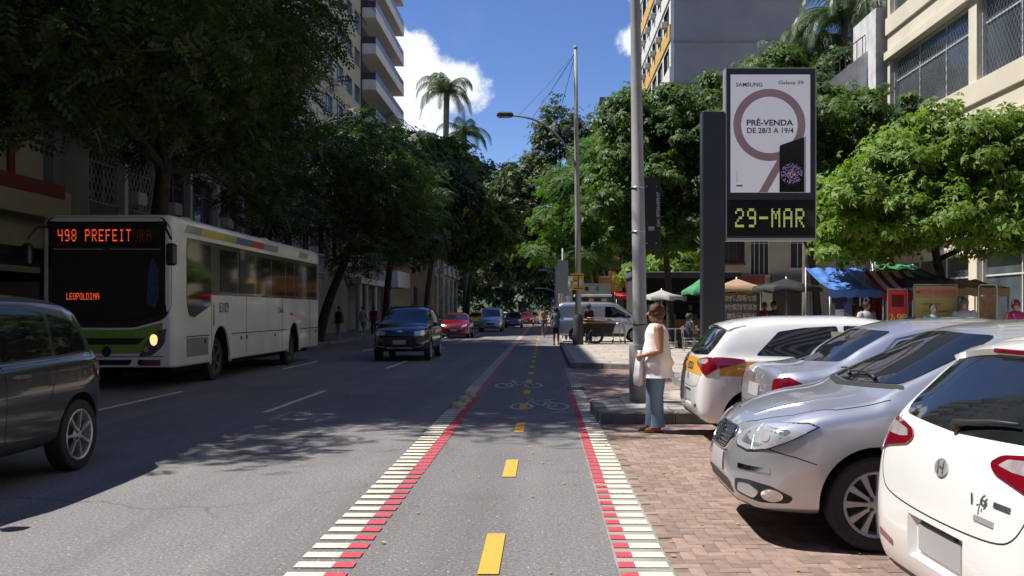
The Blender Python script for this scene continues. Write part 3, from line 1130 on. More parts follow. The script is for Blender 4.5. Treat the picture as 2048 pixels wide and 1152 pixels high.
for y in (96.5, 101.5, 106.6, 111.6):
    for z, h in ((1.2, 3.3), (6.4, 4.0)):
        q = MB()
        pts = [(y, z), (y + 2.6, z)] + [(y + 1.3 + 1.3 * math.cos(a), z + h - 1.3 + 1.3 * math.sin(a)) for a in [math.pi * i / 10 for i in range(11)]]
        q.prism(pts, -11.49, -11.44, 'x'); o = wb(q, 'window', 'pane', B)
        q = MB()
        for i in range(10):
            a0, a1 = math.pi * i / 10, math.pi * (i + 1) / 10
            c = (y + 1.3, z + h - 1.3)
            q.prism([(c[0] + 1.3 * math.cos(a0), c[1] + 1.3 * math.sin(a0)), (c[0] + 1.55 * math.cos(a0), c[1] + 1.55 * math.sin(a0)), (c[0] + 1.55 * math.cos(a1), c[1] + 1.55 * math.sin(a1)), (c[0] + 1.3 * math.cos(a1), c[1] + 1.3 * math.sin(a1))], -11.5, -11.36, 'x')
        sub(o, q, 'arch', 'white_pier', B)
    bl = wbox('balcony', -11.49, -10.7, y - .2, y + 2.8, 5.5, 5.8, 'stone_trim', B, .03)
    q = MB()
    for k in range(9): q.lathe([(.05, 5.8), (.09, 6.0), (.05, 6.25), (.06, 6.5)], 6, Matrix.Translation((-10.82, y + .05 + k * .31, 0)))
    q.box(-10.9, -10.74, y - .15, y + 2.75, 6.5, 6.62)
    sub(bl, q, 'balustrade', 'stone_trim', B)
B = thing('low_garden_wall', 'dark garden wall with railing below the tan side wall', 'wall', (-13.4, 93.5, .14))
wbox('wall', -13.5, -13.2, 92.1, 94.9, .1, 2.2, 'slate_wall', B)
for k in range(9): wbox('bar', -13.37, -13.33, 92.25 + k * .32, 92.28 + k * .32, 2.2, 4.0, 'frame_dark', B)

# --- beige office building on the market side
B = thing('beige_building', 'sunlit beige modern building with large meshed windows, upper corner', 'building', (22, 28, .15))
X = 15.0
zs = [(1.0, 3.6), (4.9, 7.6), (9.5, 12.45), (14.3, 17.2), (18.9, 21.8), (23.4, 26.3), (27.9, 30.8)]
ypier = [15, 23.3, 31.2, 39.3]
holes = []
for i in range(3):
    for z0, z1 in zs: holes.append((ypier[i] + .6, ypier[i + 1] - (.0 if i < 2 else .28), z0, z1))
wb(wall_with_holes_x(X, X + .45, 15, 39.3, .1, 38, holes), 'wall', 'beige_wall', B)  # wall and core carried up out of view to block sky light
wbox('core', X + .46 + .3, 30, 15, 39.3, .1, 38, 'beige_wall', B)
for z0, z1 in zs[1:]:
    wbox('band', X - .16, X, 15, 39.32, z1 + .01, z1 + .35, 'beige_wall', B, .01)
    wbox('band', X - .10, X, 15, 39.32, z0 - .75, z0 - .01, 'beige_wall', B, .01)
for h in holes:
    w = window_x(B, X + .2, h[0], h[1], h[2], h[3], -1, frame='frame_white', pane='pane_light', nv=3, nh=1, rec=.15, sill=False, t=.07)
    if h[2] in (9.5,):
        q = MB(); n = 34; gx = X + .17
        W, H = h[1] - h[0], h[3] - h[2]
        for i in range(-n, 2 * n):
            for sg in (1, -1):
                ya = h[0] + W * i / n; yb = ya + sg * H * .6
                dy = yb - ya
                t0, t1 = sorted(((h[0] - ya) / dy, (h[1] - ya) / dy))
                lo, hi = max(0, t0), min(1, t1)
                if hi - lo < .04: continue
                q.tube([(gx, ya + dy * lo, h[2] + H * lo), (gx, ya + dy * hi, h[2] + H * hi)], .006, 3, caps=False)
        sub(w, q, 'safety_net', 'frame_alu', B, fix=False)
# stair tower in white tile with a raking wall
B = thing('stair_tower', 'white tiled stair tower with raking wall beside the beige building', 'building', (15.5, 41, .15))
wbox('tower', 14.6, 16.2, 39.6, 42.5, .1, 14.9, 'white_tile', B)
q = MB(); q.prism([(12.2, .1), (14.6, .1), (14.6, 13.3), (12.2, 11.4)], 40.6, 41.2, 'y'); wb(q, 'raking_wall', 'white_tile', B)
q = MB()
for i in range(9): q.tube([(12.4 + i * .26, 40.9, 11.5 + i * .2), (12.4 + i * .26, 40.9, 12.4 + i * .2)], .02, 5)
q.tube([(12.3, 40.9, 12.35), (14.6, 40.9, 14.1)], .03, 5)
wb(q, 'railing', 'frame_dark', B)

# --- grey party wall with the yellow window front behind the trees
B = thing('yellow_fronted_building', 'tall building with blind grey side and yellow striped window front', 'building', (15, 83, .15))
wbox('side_wall', 10.3, 20.6, 71, 96, .1, 40, 'blind_grey', B)
for i in range(10):
    wbox('ledge', 10.2, 20.65, 70.93, 70.998, 6.0 + 3.35 * i, 6.14 + 3.35 * i, 'grey_wall', B)
fl = [2.9 + 3.35 * i for i in range(11)]
holes = [(y, y + 3.0, z + 1.25, z + 3.0) for z in fl for y in (72, 76, 80, 84, 88, 92)]
wb(wall_with_holes_x(10.0, 10.28, 71.0, 96, .1, 40, holes), 'front_wall', 'white_render', B)
for i, z in enumerate(fl):
    wbox('spandrel', 9.9, 9.998, 71.02, 96, z - .05, z + 1.2, 'yellow_wall' if i % 2 == 0 else 'white_render', B)
    for j, y in enumerate((72, 76, 80, 84, 88, 92)):
        window_x(B, 10.0, y, y + 3.0, z + 1.25, z + 3.0, -1, frame='frame_dark', pane='pane', nv=3, nh=0, sill=False)
        if (i * 5 + j * 3) % 3 != 1 and z > 8:
            wbox('air_conditioner', 9.45, 9.99, y + .2, y + .85, z + 1.3, z + 1.75, 'ac_unit', B, .02)
wbox('roof_edge', 9.7, 20.8, 70.8, 96.2, 40.0, 40.5, 'white_render', B)

# --- market-side shop row facing the street, behind the stalls
B = thing('shop_row', 'cream shop building with tall gridded windows behind the market', 'building', (17, 55, .15))
holes = []
Y = 52
q = MB()
wins = [(10.2, 11.6, 4.3, 6.4), (11.9, 13.0, 3.6, 6.6), (14.2, 15.6, 4.0, 6.4), (17, 18.4, 4.0, 6.4), (20, 21.4, 4.0, 6.4)] + [(x, x + 1.3, 8.2, 9.9) for x in (10.2, 12.3, 14.4, 17, 20)]
shops = [(9.8, 12.6, .15, 3.1), (13.2, 16.2, .15, 3.1), (16.8, 19.8, .15, 3.1), (20.4, 23.4, .15, 3.1), (24, 28, .15, 3.1)]
xs = sorted({9.2, 30.0, *[w[0] for w in wins + shops], *[w[1] for w in wins + shops]})
zz = sorted({.1, 11.0, *[w[2] for w in wins + shops], *[w[3] for w in wins + shops]})
for i in range(len(xs) - 1):
    for j in range(len(zz) - 1):
        cx, cz = (xs[i] + xs[i + 1]) / 2, (zz[j] + zz[j + 1]) / 2
        if not any(w[0] < cx < w[1] and w[2] < cz < w[3] for w in wins + shops):
            q.box(xs[i], xs[i + 1], Y, Y + .4, zz[j], zz[j + 1])
wb(q, 'wall', 'cream_wall', B)
wbox('core', 9.2, 30, Y + 1.4, 62, .1, 11, 'cream_wall', B)
for k, w in enumerate(wins):
    window_y(B, Y, *w, frame='red_band' if k == 0 else 'frame_white', nv=4 if k == 1 else 3, nh=1)
for k, w in enumerate(shops):
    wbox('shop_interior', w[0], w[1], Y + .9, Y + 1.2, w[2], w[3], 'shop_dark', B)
    wbox('shop_fascia', w[0] - .1, w[1] + .1, Y - .25, Y - .003, 3.12, 3.6, ('red_band', 'slate_wall', 'white_render', 'red_band', 'slate_wall')[k], B)
wbox('parapet', 9.1, 30.1, Y - .1, Y + .3, 11.0, 11.5, 'white_render', B)

B = thing('orange_building', 'orange painted building glimpsed between the right hand trees', 'building', (7, 84, .15))
wbox('wall', 4.2, 9.6, 80, 90, .1, 9.5, 'orange_wall', B)
wbox('shopfront', 4.4, 9.4, 79.9, 79.99, .15, 3.2, 'shop_dark', B)
for x in (4.9, 6.9, 8.4):
    window_y(B, 79.9, x, x + .9, 4.6, 6.4, nv=2)
B = thing('far_rooftop_building', 'far pale building with glazed penthouse above the trees', 'building', (9.8, 135, .15))
wbox('wall', 7.0, 13.0, 130, 142, .1, 29.5, 'white_render', B)
wbox('penthouse', 8.4, 12.6, 131, 140, 29.5, 32.2, 'pane_light', B)
wbox('roof', 8.1, 12.9, 130.6, 140.4, 32.2, 32.6, 'slate_wall', B)
for k in range(5): wbox('mullion', 8.5 + k * .9, 8.58 + k * .9, 130.93, 130.99, 29.5, 32.2, 'frame_white', B)

# --- unseen blocks added behind the viewpoint to block sky light and give reflections
for nm, lab, x0, x1, y0, y1, h, m in (('corner_building', 'added unseen cream block on the bus side behind the viewpoint, blocking sky light', -26, -13.5, -70, -4.2, 28, 'cream_wall'), ('unseen_block', 'added unseen pale block on the market side behind the viewpoint, blocking sky light', 16, 30, -70, 14.5, 38, 'blind_grey'), ('unseen_block', 'added unseen grey block far behind the viewpoint, blocking sky light', -12, 14, -95, -80, 26, 'grey_wall')):
    B = thing(nm, lab, 'building', ((x0 + x1) / 2, (y0 + y1) / 2, 0))
    wbox('wall', x0, x1, y0, y1, .1, h, m, B)
    s_ = 1 if x1 < 0 else -1
    X = x1 if s_ > 0 else x0
    for k in range(int(h / 3.2)):
        if nm == 'unseen_block' and y0 < -90: wbox('window_strip', x0 + 1, x1 - 1, y1 + .002, y1 + .05, 1.5 + k * 3.2, 3.2 + k * 3.2, 'pane', B)
        else: wbox('window_strip', min(X, X + s_ * .05), max(X, X + s_ * .05), y0 + 1, y1 - 1, 1.5 + k * 3.2, 3.2 + k * 3.2, 'pane', B)

# ================================================================== trees
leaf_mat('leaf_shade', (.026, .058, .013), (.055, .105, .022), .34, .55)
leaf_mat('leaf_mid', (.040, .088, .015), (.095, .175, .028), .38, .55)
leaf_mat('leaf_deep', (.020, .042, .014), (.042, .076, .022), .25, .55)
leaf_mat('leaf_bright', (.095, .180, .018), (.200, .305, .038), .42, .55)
leaf_mat('leaf_feather', (.055, .130, .020), (.115, .215, .036), .42, .6)
leaf_mat('leaf_vine', (.045, .078, .028), (.095, .138, .050), .25, .55)
leaf_mat('leaf_palm', (.055, .092, .034), (.11, .165, .062), .25, .45)
mat('bark', (.065, .052, .042), (.035, .028, .023), scale=6, detail=9, rough=.95, bump=.8, bscale=18)
mat('bark_palm', (.20, .185, .16), (.13, .12, .10), scale=4, detail=8, rough=.9, bump=.4, bscale=14)
mat('blossom', (.30, .27, .10), (.24, .20, .09), scale=12, rough=.8)


def tpl_pinnate(pairs=5):
    q = []
    for i in range(pairs):
        t = .18 + .78 * i / (pairs - 1)
        z = -.22 * t * t
        ln = .30 * (1 - .35 * abs(t - .5))
        for s in (1, -1):
            b = np.array([t, 0, z]); tip = np.array([t + .12, s * ln, z - .06])
            m = (b + tip) / 2; w = np.array([.085, 0, .0])
            q += [b, m + w + [0, 0, .02], tip, m - w + [0, 0, .02]]
    return np.array(q)


def tpl_palmate(n=7, droop=.35, wid=.2):
    q = []
    for i in range(n):
        a = 2 * math.pi * i / n + .2 * (i % 3)
        d = np.array([math.cos(a), math.sin(a), 0]); p = np.array([-math.sin(a), math.cos(a), 0])
        ln = .8 + .35 * ((i * 7) % 5) / 5
        q += [d * .06, d * .55 * ln + p * wid * ln + [0, 0, .05], d * ln + [0, 0, -droop * ln], d * .55 * ln - p * wid * ln + [0, 0, .05]]
    return np.array(q)


TPL = {'pinnate': tpl_pinnate(5), 'palmate': tpl_palmate(7), 'tuft': tpl_palmate(5, .2, .28), 'tuft4': tpl_palmate(4, .15, .34)}


def rot_frames(nrm, rng):
    nrm = nrm / np.linalg.norm(nrm, axis=1, keepdims=True)
    r = rng.normal(size=nrm.shape)
    x = r - nrm * (r * nrm).sum(1, keepdims=True)
    x /= np.linalg.norm(x, axis=1, keepdims=True)
    y = np.cross(nrm, x)
    return np.stack([x, y, nrm], axis=2)          # columns


def quads_mesh(name, V, smooth=False):
    n = len(V) // 4
    me = bpy.data.meshes.new(name)
    me.vertices.add(len(V)); me.vertices.foreach_set('co', V.astype(np.float32).ravel())
    me.loops.add(len(V)); me.loops.foreach_set('vertex_index', np.arange(len(V), dtype=np.int32))
    me.polygons.add(n); me.polygons.foreach_set('loop_start', np.arange(0, len(V), 4, dtype=np.int32))
    try: me.polygons.foreach_set('loop_total', np.full(n, 4, dtype=np.int32))
    except Exception: pass
    me.update(calc_edges=True)
    return me


def spray_mesh(name, tpl, pos, nrm, scale, rng):
    T = TPL[tpl]
    F = rot_frames(nrm, rng)
    V = np.einsum('nij,mj->nmi', F, T) * scale[:, None, None] + pos[:, None, :]
    return quads_mesh(name, V.reshape(-1, 3))


def crown_points(clumps, n, rng, puff=.75, flat=.5, low=-.35, inner=.2):
    """spray positions: each ellipsoid carries many small puffs on its skin, denser towards the light; returns pos, normal, puff centres"""
    vols = np.array([(c[1][0] * c[1][1] + c[1][1] * c[1][2] + c[1][0] * c[1][2]) for c in clumps])
    vols = vols / vols.sum()
    P, Nn, PC = [], [], []
    for (c, r), f in zip(clumps, vols):
        c, r = np.array(c, float), np.array(r, float)
        m = max(12, int(n * f))
        npf = max(6, int(3.2 * (r[0] * r[1] + r[1] * r[2] + r[0] * r[2]) / 3 / (puff * puff) * 1.0))
        d = rng.normal(size=(npf * 3, 3)); d /= np.linalg.norm(d, axis=1, keepdims=True)
        d = d[d[:, 2] > low + .25 * rng.normal(size=len(d))][:npf]
        rad = .72 + .34 * rng.random(len(d)) ** 1.3
        pc = c + d * r * rad[:, None]
        k = int(m * (1 - inner))
        idx = rng.integers(0, len(pc), k)
        sz = puff * (.6 + .8 * rng.random(len(pc)))
        off = rng.normal(size=(k, 3)) * .5
        off[:, 2] *= flat
        p = pc[idx] + off * sz[idx][:, None]
        nn = off * [1, 1, .5] * .9 + d[idx] * .35 + np.array([0, 0, .8]) + rng.normal(size=(k, 3)) * .3
        P.append(p); Nn.append(nn); PC.append(pc)
        ki = m - k
        dd = rng.normal(size=(ki, 3)); dd /= np.linalg.norm(dd, axis=1, keepdims=True)
        P.append(c + dd * r * (rng.random(ki)[:, None] ** .4) * .78)
        Nn.append(rng.normal(size=(ki, 3)) + [0, 0, .7])
    return np.vstack(P), np.vstack(Nn), PC


def tree(name, label, base, path, clumps, n, tpl, size, lm, seed, group=None, cat='tree', puff=.75, flat=.5, r0=.25, inner=.2, low=-.35, twigs=2, bark='bark', blossom=0):
    rng = np.random.default_rng(seed)
    rd = random.Random(seed)
    t = thing(name, label, cat, base, 0, group)
    B0 = Vector(base)
    pos, nrm, pcs = crown_points(clumps, n, rng, puff, flat, low, inner)
    sc = size * (.5 + .95 * rng.random(len(pos)) ** 1.4)
    me = spray_mesh('crown', tpl, pos - np.array(base), nrm, sc, rng)
    cr = link_mesh('crown', me, lm, t)
    if blossom:
        k = rng.choice(len(pos), blossom, replace=False)
        b = MB()
        me2 = spray_mesh('blossom', 'tuft', pos[k] - np.array(base) + [0, 0, .08], nrm[k], np.full(blossom, .13), rng)
        link_mesh('blossom', me2, 'blossom', cr)
    mb = MB()
    pts = [Vector(p) - B0 for p in path]
    # smooth the trunk path
    pp = [Vector(v) for v in chaikin([tuple(p) for p in pts], 2)]
    rad = [r0 * (1.25 if i == 0 else 1) * (1 - .5 * i / (len(pp) - 1)) for i in range(len(pp))]
    mb.tube(pp, rad, 9)
    top = pp[-1]; mid = pp[int(len(pp) * .7)]
    for (c, r), pc in zip(clumps, pcs):
        cc = Vector(c) - B0
        st = top if rd.random() < .6 else mid
        m1 = st.lerp(cc, .5) + Vector((rd.uniform(-.3, .3), rd.uniform(-.3, .3), rd.uniform(-.1, .5)))
        mb.tube([st, m1, cc], [r0 * .42, r0 * .3, r0 * .18], 6)
        for k in range(min(twigs * 4, len(pc))):
            q = Vector(pc[k]) - B0
            m2 = cc.lerp(q, .5) + Vector((rd.uniform(-.2, .2), rd.uniform(-.2, .2), rd.uniform(-.3, .1)))
            mb.tube([m1.lerp(cc, .6), m2, q], [r0 * .16, r0 * .1, .02], 5)
    mb.build('trunk', bark, t, smooth=True, fix=False)
    return t


LG = 'street trees shading the carriageway'
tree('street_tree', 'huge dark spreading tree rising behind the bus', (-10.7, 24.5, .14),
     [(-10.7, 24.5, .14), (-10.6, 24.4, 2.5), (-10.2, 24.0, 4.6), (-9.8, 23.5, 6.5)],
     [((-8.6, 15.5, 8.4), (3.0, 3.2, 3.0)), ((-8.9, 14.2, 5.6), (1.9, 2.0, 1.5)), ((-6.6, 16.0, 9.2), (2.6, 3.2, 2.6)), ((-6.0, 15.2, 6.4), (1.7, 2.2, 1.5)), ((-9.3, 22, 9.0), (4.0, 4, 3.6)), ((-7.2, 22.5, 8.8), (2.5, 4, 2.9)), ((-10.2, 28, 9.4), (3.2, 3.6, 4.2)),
      ((-9.2, 27.5, 8.7), (2.2, 3.6, 2.8)), ((-10.6, 19, 6.4), (2.4, 3.2, 1.8)), ((-8.6, 19.5, 6.3), (2.2, 3, 1.5)), ((-10.2, 27, 7.0), (2.6, 3.4, 1.7)), ((-8.3, 26, 6.6), (1.9, 3, 1.6)), ((-11.0, 33, 8.6), (2.2, 2.6, 2.8)), ((-8.5, 21, 12.2), (3.6, 6, 2.4)), ((-10.8, 28, 13.5), (3.0, 4.4, 2.8)), ((-6.9, 14.2, 10.8), (2.6, 2.6, 2.4)), ((-10.6, 33, 5.6), (1.8, 2.4, 1.3)), ((-9.6, 13.6, 4.0), (.9, 1.2, .7)), ((-6.6, 20.5, 11.2), (2.0, 3, 2.0)), ((-9.6, 11.6, 8.6), (2.0, 2.2, 2.0)), ((-10.6, 17, 5.6), (1.7, 2, 1.4)), ((-9.4, 24, 6.3), (2, 3, 1.3))],  # nearest clump, out of frame, added to shade the grey car
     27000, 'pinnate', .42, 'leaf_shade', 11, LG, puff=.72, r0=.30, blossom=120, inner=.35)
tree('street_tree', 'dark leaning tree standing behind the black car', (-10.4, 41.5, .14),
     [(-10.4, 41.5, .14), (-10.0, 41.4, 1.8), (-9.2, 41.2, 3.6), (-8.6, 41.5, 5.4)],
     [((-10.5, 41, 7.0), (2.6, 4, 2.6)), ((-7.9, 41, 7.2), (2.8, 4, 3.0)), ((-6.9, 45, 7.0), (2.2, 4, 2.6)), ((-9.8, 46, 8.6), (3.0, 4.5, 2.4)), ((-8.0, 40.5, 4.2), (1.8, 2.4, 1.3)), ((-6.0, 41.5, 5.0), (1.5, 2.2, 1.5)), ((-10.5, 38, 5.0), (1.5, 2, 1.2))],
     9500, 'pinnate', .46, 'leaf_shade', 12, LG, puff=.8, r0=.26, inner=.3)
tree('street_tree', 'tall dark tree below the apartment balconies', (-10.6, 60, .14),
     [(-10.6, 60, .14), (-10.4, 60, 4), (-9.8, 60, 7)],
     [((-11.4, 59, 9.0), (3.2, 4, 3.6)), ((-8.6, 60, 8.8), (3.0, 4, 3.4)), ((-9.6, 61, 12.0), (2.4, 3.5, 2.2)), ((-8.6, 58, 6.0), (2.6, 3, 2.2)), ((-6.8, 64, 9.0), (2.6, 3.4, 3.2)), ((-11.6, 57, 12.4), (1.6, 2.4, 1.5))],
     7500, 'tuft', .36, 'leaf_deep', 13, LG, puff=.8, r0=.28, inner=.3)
tree('street_tree', 'dark dense tree beside the ornate townhouse', (-10.8, 82, .14),
     [(-10.8, 82, .14), (-10.6, 82, 4), (-9.8, 82, 8)],
     [((-10.5, 82, 12.5), (3.4, 4, 3.6)), ((-7.6, 82, 10.5), (3.2, 4, 4.0)), ((-9.3, 84, 15.6), (2.8, 4, 2.6)), ((-6.8, 84, 7.0), (2.6, 3, 2.6)), ((-4.6, 86, 9.0), (2.4, 3, 3.4))],
     6500, 'tuft', .40, 'leaf_mid', 14, LG, puff=.85, r0=.3, inner=.3)
tree('street_tree', 'broad dark tree closing the far end of the street', (-9.6, 112, .14),
     [(-9.6, 112, .14), (-9.4, 112, 4), (-8.6, 112, 9)],
     [((-9.0, 112, 12), (4.6, 5, 5.5)), ((-4.6, 112, 12.5), (4.4, 5, 6.0)), ((-6.5, 114, 17.5), (4.0, 4, 3.0)), ((-1.5, 114, 9.5), (3.6, 4, 4.6)), ((-10.5, 112, 18), (3.0, 4, 2.6)), ((-4, 118, 6.5), (6, 4, 2.6))],
     7500, 'tuft', .5, 'leaf_deep', 15, LG, puff=1.0, r0=.35, inner=.3)
tree('street_tree', 'lower dark tree overhanging the far traffic', (-3.0, 140, .0),
     [(-3, 140, 0), (-3, 140, 5)],
     [((-6, 140, 9), (7, 5, 6)), ((3.5, 140, 8.5), (7, 5, 6)), ((-14, 140, 10), (6, 5, 8)), ((11, 142, 11), (7, 5, 8)), ((-4, 138, 3.2), (6, 3, 2.6)), ((4, 138, 3.4), (5, 3, 2.6)), ((-12, 138, 4), (5, 3, 3)), ((10, 138, 4), (5, 3, 3))],
     6500, 'tuft', .75, 'leaf_deep', 16, LG, puff=1.3, r0=.35, inner=.3)
MG = 'trees along the market side'
tree('vine_covered_tree', 'tall tree draped in grey green creeper, highest in the middle', (2.2, 95, .15),
     [(2.2, 95, .15), (2.1, 95, 6), (1.6, 95, 14)],
     [((1.6, 95, 20.6), (2.6, 2.6, 3.2)), ((3.9, 95, 18.4), (2.6, 2.6, 4.0)), ((-.2, 95, 17.8), (1.8, 2.4, 2.6)), ((-.6, 94, 15), (2.4, 2.6, 3.0)), ((-2.6, 94, 14.2), (2.4, 2.6, 2.8)), ((-4.4, 95, 13.0), (2.4, 2.6, 3.0)), ((-1.6, 93, 11), (3.0, 2.6, 2.6)), ((1.6, 93, 12), (3, 2.6, 3.4)), ((5.2, 95, 15.5), (2.2, 2.6, 2.6)), ((-3.4, 93, 8.6), (3, 2.6, 2.2)), ((0, 95, 8), (3.2, 3, 2.4))],
     10500, 'tuft', .32, 'leaf_vine', 21, MG, puff=.62, flat=.9, r0=.35, low=-.6, inner=.3)
tree('feathery_tree', 'light green feathery tree behind the slim lamp post', (3.4, 56, .15),
     [(3.4, 56, .15), (3.3, 56, 3), (2.8, 55.6, 6)],
     [((1.2, 54, 6.6), (2.0, 3, 1.6)), ((2.6, 54, 8.6), (2.6, 3, 1.6)), ((3.8, 55, 10.6), (2.4, 3, 1.6)), ((4.6, 56, 12.2), (1.8, 2.4, 1.2)), ((.2, 53, 4.9), (1.3, 2, .9)), ((3.6, 54, 6.0), (2.4, 3, 1.6)), ((5.3, 55, 8.4), (2.0, 3, 1.8)), ((1.6, 56, 9.6), (1.7, 2, 1.2)), ((2.2, 53.5, 4.4), (1.8, 2, .9))],
     13000, 'pinnate', .40, 'leaf_feather', 22, MG, puff=.75, flat=.28, r0=.22, inner=.22)
tree('plaza_tree', 'dense green tree behind the thick grey pole', (5.8, 41, .15),
     [(5.8, 41, .15), (5.7, 41, 2.6), (5.4, 40.6, 5)],
     [((4.2, 40, 9.4), (1.9, 2.6, 2.2)), ((6.6, 40, 9.6), (2.4, 2.6, 2.2)), ((5.4, 39, 7.2), (3.2, 2.6, 2.2)), ((8.0, 40, 8.2), (2.2, 2.6, 2.2)), ((3.4, 39.5, 6.0), (1.6, 2.2, 1.5)), ((7.0, 38.6, 5.6), (2.2, 2, 1.2)), ((5.0, 38.6, 4.6), (1.9, 2, 1.0)), ((8.6, 39, 5.6), (1.4, 2, 1.2))],
     12500, 'palmate', .25, 'leaf_mid', 23, MG, puff=.62, flat=.45, r0=.2, inner=.28)
tree('plaza_tree', 'broad green tree spreading behind the advertising panel', (11.6, 38, .15),
     [(11.6, 38, .15), (11.5, 38, 2.4), (11.0, 37.6, 5)],
     [((9.2, 37, 8.6), (2.4, 3, 1.8)), ((11.6, 36.6, 8.9), (2.6, 3, 1.8)), ((13.8, 36.6, 8.5), (2.2, 3, 1.6)), ((15.6, 36, 7.9), (1.5, 2.4, 1.1)), ((10.2, 37, 6.4), (2.6, 3, 1.6)), ((13.0, 36.4, 6.6), (2.6, 3, 1.6)), ((8.6, 42, 10.0), (2.2, 2, 1.6)), ((10.6, 44, 12.2), (2.0, 2, 1.5)), ((13.2, 44, 11.8), (2.2, 2, 1.6)), ((12.0, 45.5, 13.6), (1.9, 1.8, 1.4)), ((14.6, 45, 13.0), (1.8, 1.8, 1.4)), ((9.6, 43.5, 11.6), (1.6, 1.6, 1.2))],
     16500, 'palmate', .25, 'leaf_mid', 24, MG, puff=.62, flat=.45, r0=.22, inner=.25)
tree('plaza_tree', 'bright sunlit low tree above the market stalls', (10.9, 24, .15),
     [(10.9, 24, .15), (10.85, 24, 1.4), (10.5, 23.9, 2.6), (10.3, 23.8, 3.4)],
     [((8.6, 23.4, 4.3), (1.6, 2, 1.25)), ((10.3, 23, 5.3), (1.9, 2, 1.25)), ((12.4, 23, 5.4), (1.9, 2, 1.15)), ((10.0, 22.4, 3.8), (1.9, 1.6, 1.0)), ((12.0, 22.4, 4.0), (2.0, 1.8, 1.1)), ((13.8, 23, 4.8), (1.6, 2, 1.2)), ((8.2, 23.2, 3.3), (1.1, 1.4, .8)), ((13.4, 22.6, 3.4), (1.4, 1.4, .8)), ((11.0, 25, 5.0), (2.6, 1.6, 1.2))],
     20000, 'palmate', .185, 'leaf_bright', 25, MG, puff=.5, flat=.42, r0=.17, inner=.25, twigs=3)
tree('plaza_tree', 'small yellow green tree behind the market umbrellas', (7.6, 50, .15),
     [(7.6, 50, .15), (7.6, 50, 1.6), (7.4, 50, 3)],
     [((7.0, 50, 3.9), (1.5, 1.6, .9)), ((8.4, 50, 4.4), (1.4, 1.6, .9)), ((5.6, 50, 3.6), (1.2, 1.4, .7))],
     1500, 'palmate', .3, 'leaf_bright', 26, MG, puff=.5, r0=.12)
tree('plaza_tree', 'leafy tree in front of the orange building', (6.0, 66, .15),
     [(6, 66, .15), (6, 66, 2.5), (5.6, 66, 4.5)],
     [((4.2, 66, 6.2), (2.2, 2.4, 1.8)), ((6.8, 66, 6.8), (2.4, 2.4, 2.2)), ((9, 66, 6.6), (2.2, 2.4, 2)), ((3.2, 66, 4.4), (1.3, 1.6, 1.0)), ((6, 67, 9.4), (3, 3, 2.2))],
     2800, 'palmate', .4, 'leaf_mid', 27, MG, puff=.7, r0=.2)


# --- palms
def palm(name, label, base, h, lean, nf, fl, seed, group, r=.22, up=.9, leaf='leaf_palm', shaft=True):
    rng = random.Random(seed)
    t = thing(name, label, 'palm tree', base, 0, group)
    mb = MB()
    pts = [Vector((lean[0] * (i / 8) ** 2, lean[1] * (i / 8) ** 2, h * i / 8)) for i in range(9)]
    mb.tube(pts, [r * (1.25 if i == 0 else 1.0 if i < 5 else .85) for i in range(9)], 10)
    mb.build('trunk', 'bark_palm', t, smooth=True, fix=False)
    top = pts[-1]
    if shaft:
        q = MB(); q.tube([top, top + Vector((0, 0, .9)), top + Vector((0, 0, 1.7))], [r * .95, r * .8, r * .35], 9)
        q.build('crown_shaft', leaf, t, smooth=True, fix=False)
        top = top + Vector((0, 0, 1.3))
    for k in range(nf):
        az = 2 * math.pi * k / nf + rng.uniform(-.2, .2)
        el = rng.uniform(-.2, 1.25) * up
        L_ = fl * rng.uniform(.85, 1.1)
        d = Vector((math.cos(az), math.sin(az), 0))
        side = Vector((-math.sin(az), math.cos(az), 0))
        cur = []
        p = top.copy(); a = el
        for i in range(13):
            cur.append(p.copy())
            p = p + (d * math.cos(a) + Vector((0, 0, 1)) * math.sin(a)) * (L_ / 12)
            a -= .10 + .026 * i * (.6 + .4 * (el + .3))
            a = max(a, -1.35)
        fb = MB()
        fb.tube(cur, [.05 * (1 - .8 * i / 12) for i in range(13)], 4, caps=False)
        for i in range(1, 49):
            s = i / 49 * 12
            j = min(int(s), 11)
            q = cur[j].lerp(cur[j + 1], s - j)
            tdir = (cur[j + 1] - cur[j]).normalized()
            ll = fl * .23 * (math.sin(math.pi * min(1, .18 + i / 49 * .82)) ** .6) * rng.uniform(.85, 1.1)
            for sg in (1, -1):
                dr = (side * sg * .8 + tdir * .55 + Vector((0, 0, -.5 - .3 * rng.random()))).normalized()
                w = tdir * (fl * .0075)
                m = q + dr * ll * .5 + Vector((0, 0, ll * .06)); e = q + dr * ll + Vector((0, 0, -ll * .25))
                fb.add([q - w, q + w, m + w * .9, m - w * .9], [(0, 1, 2, 3)])
                fb.add([m - w * .9, m + w * .9, e], [(0, 1, 2)])
        fb.build('frond', leaf, t, fix=False)
    return t


palm('royal_palm', 'tall royal palm standing above the trees against the cloud', (-12.2, 110, .14), 27.2, (.3, 0), 19, 5.2, 31, 'royal palms', .42, .95)
palm('royal_palm', 'shorter royal palm half hidden beside the taller one', (-9.9, 114, .14), 22.8, (-.2, 0), 17, 5.0, 32, 'royal palms', .40, .8)
palm('garden_palm', 'arching palm with drooping fronds beside the stair tower', (15.2, 46, .15), 16.6, (.2, 0), 26, 4.0, 33, 'roof garden palms', .2, .7, shaft=False)
palm('garden_palm', 'second drooping palm against the grey party wall', (13.9, 47.8, .15), 15.4, (.2, 0), 24, 3.8, 34, 'roof garden palms', .2, .7, shaft=False)

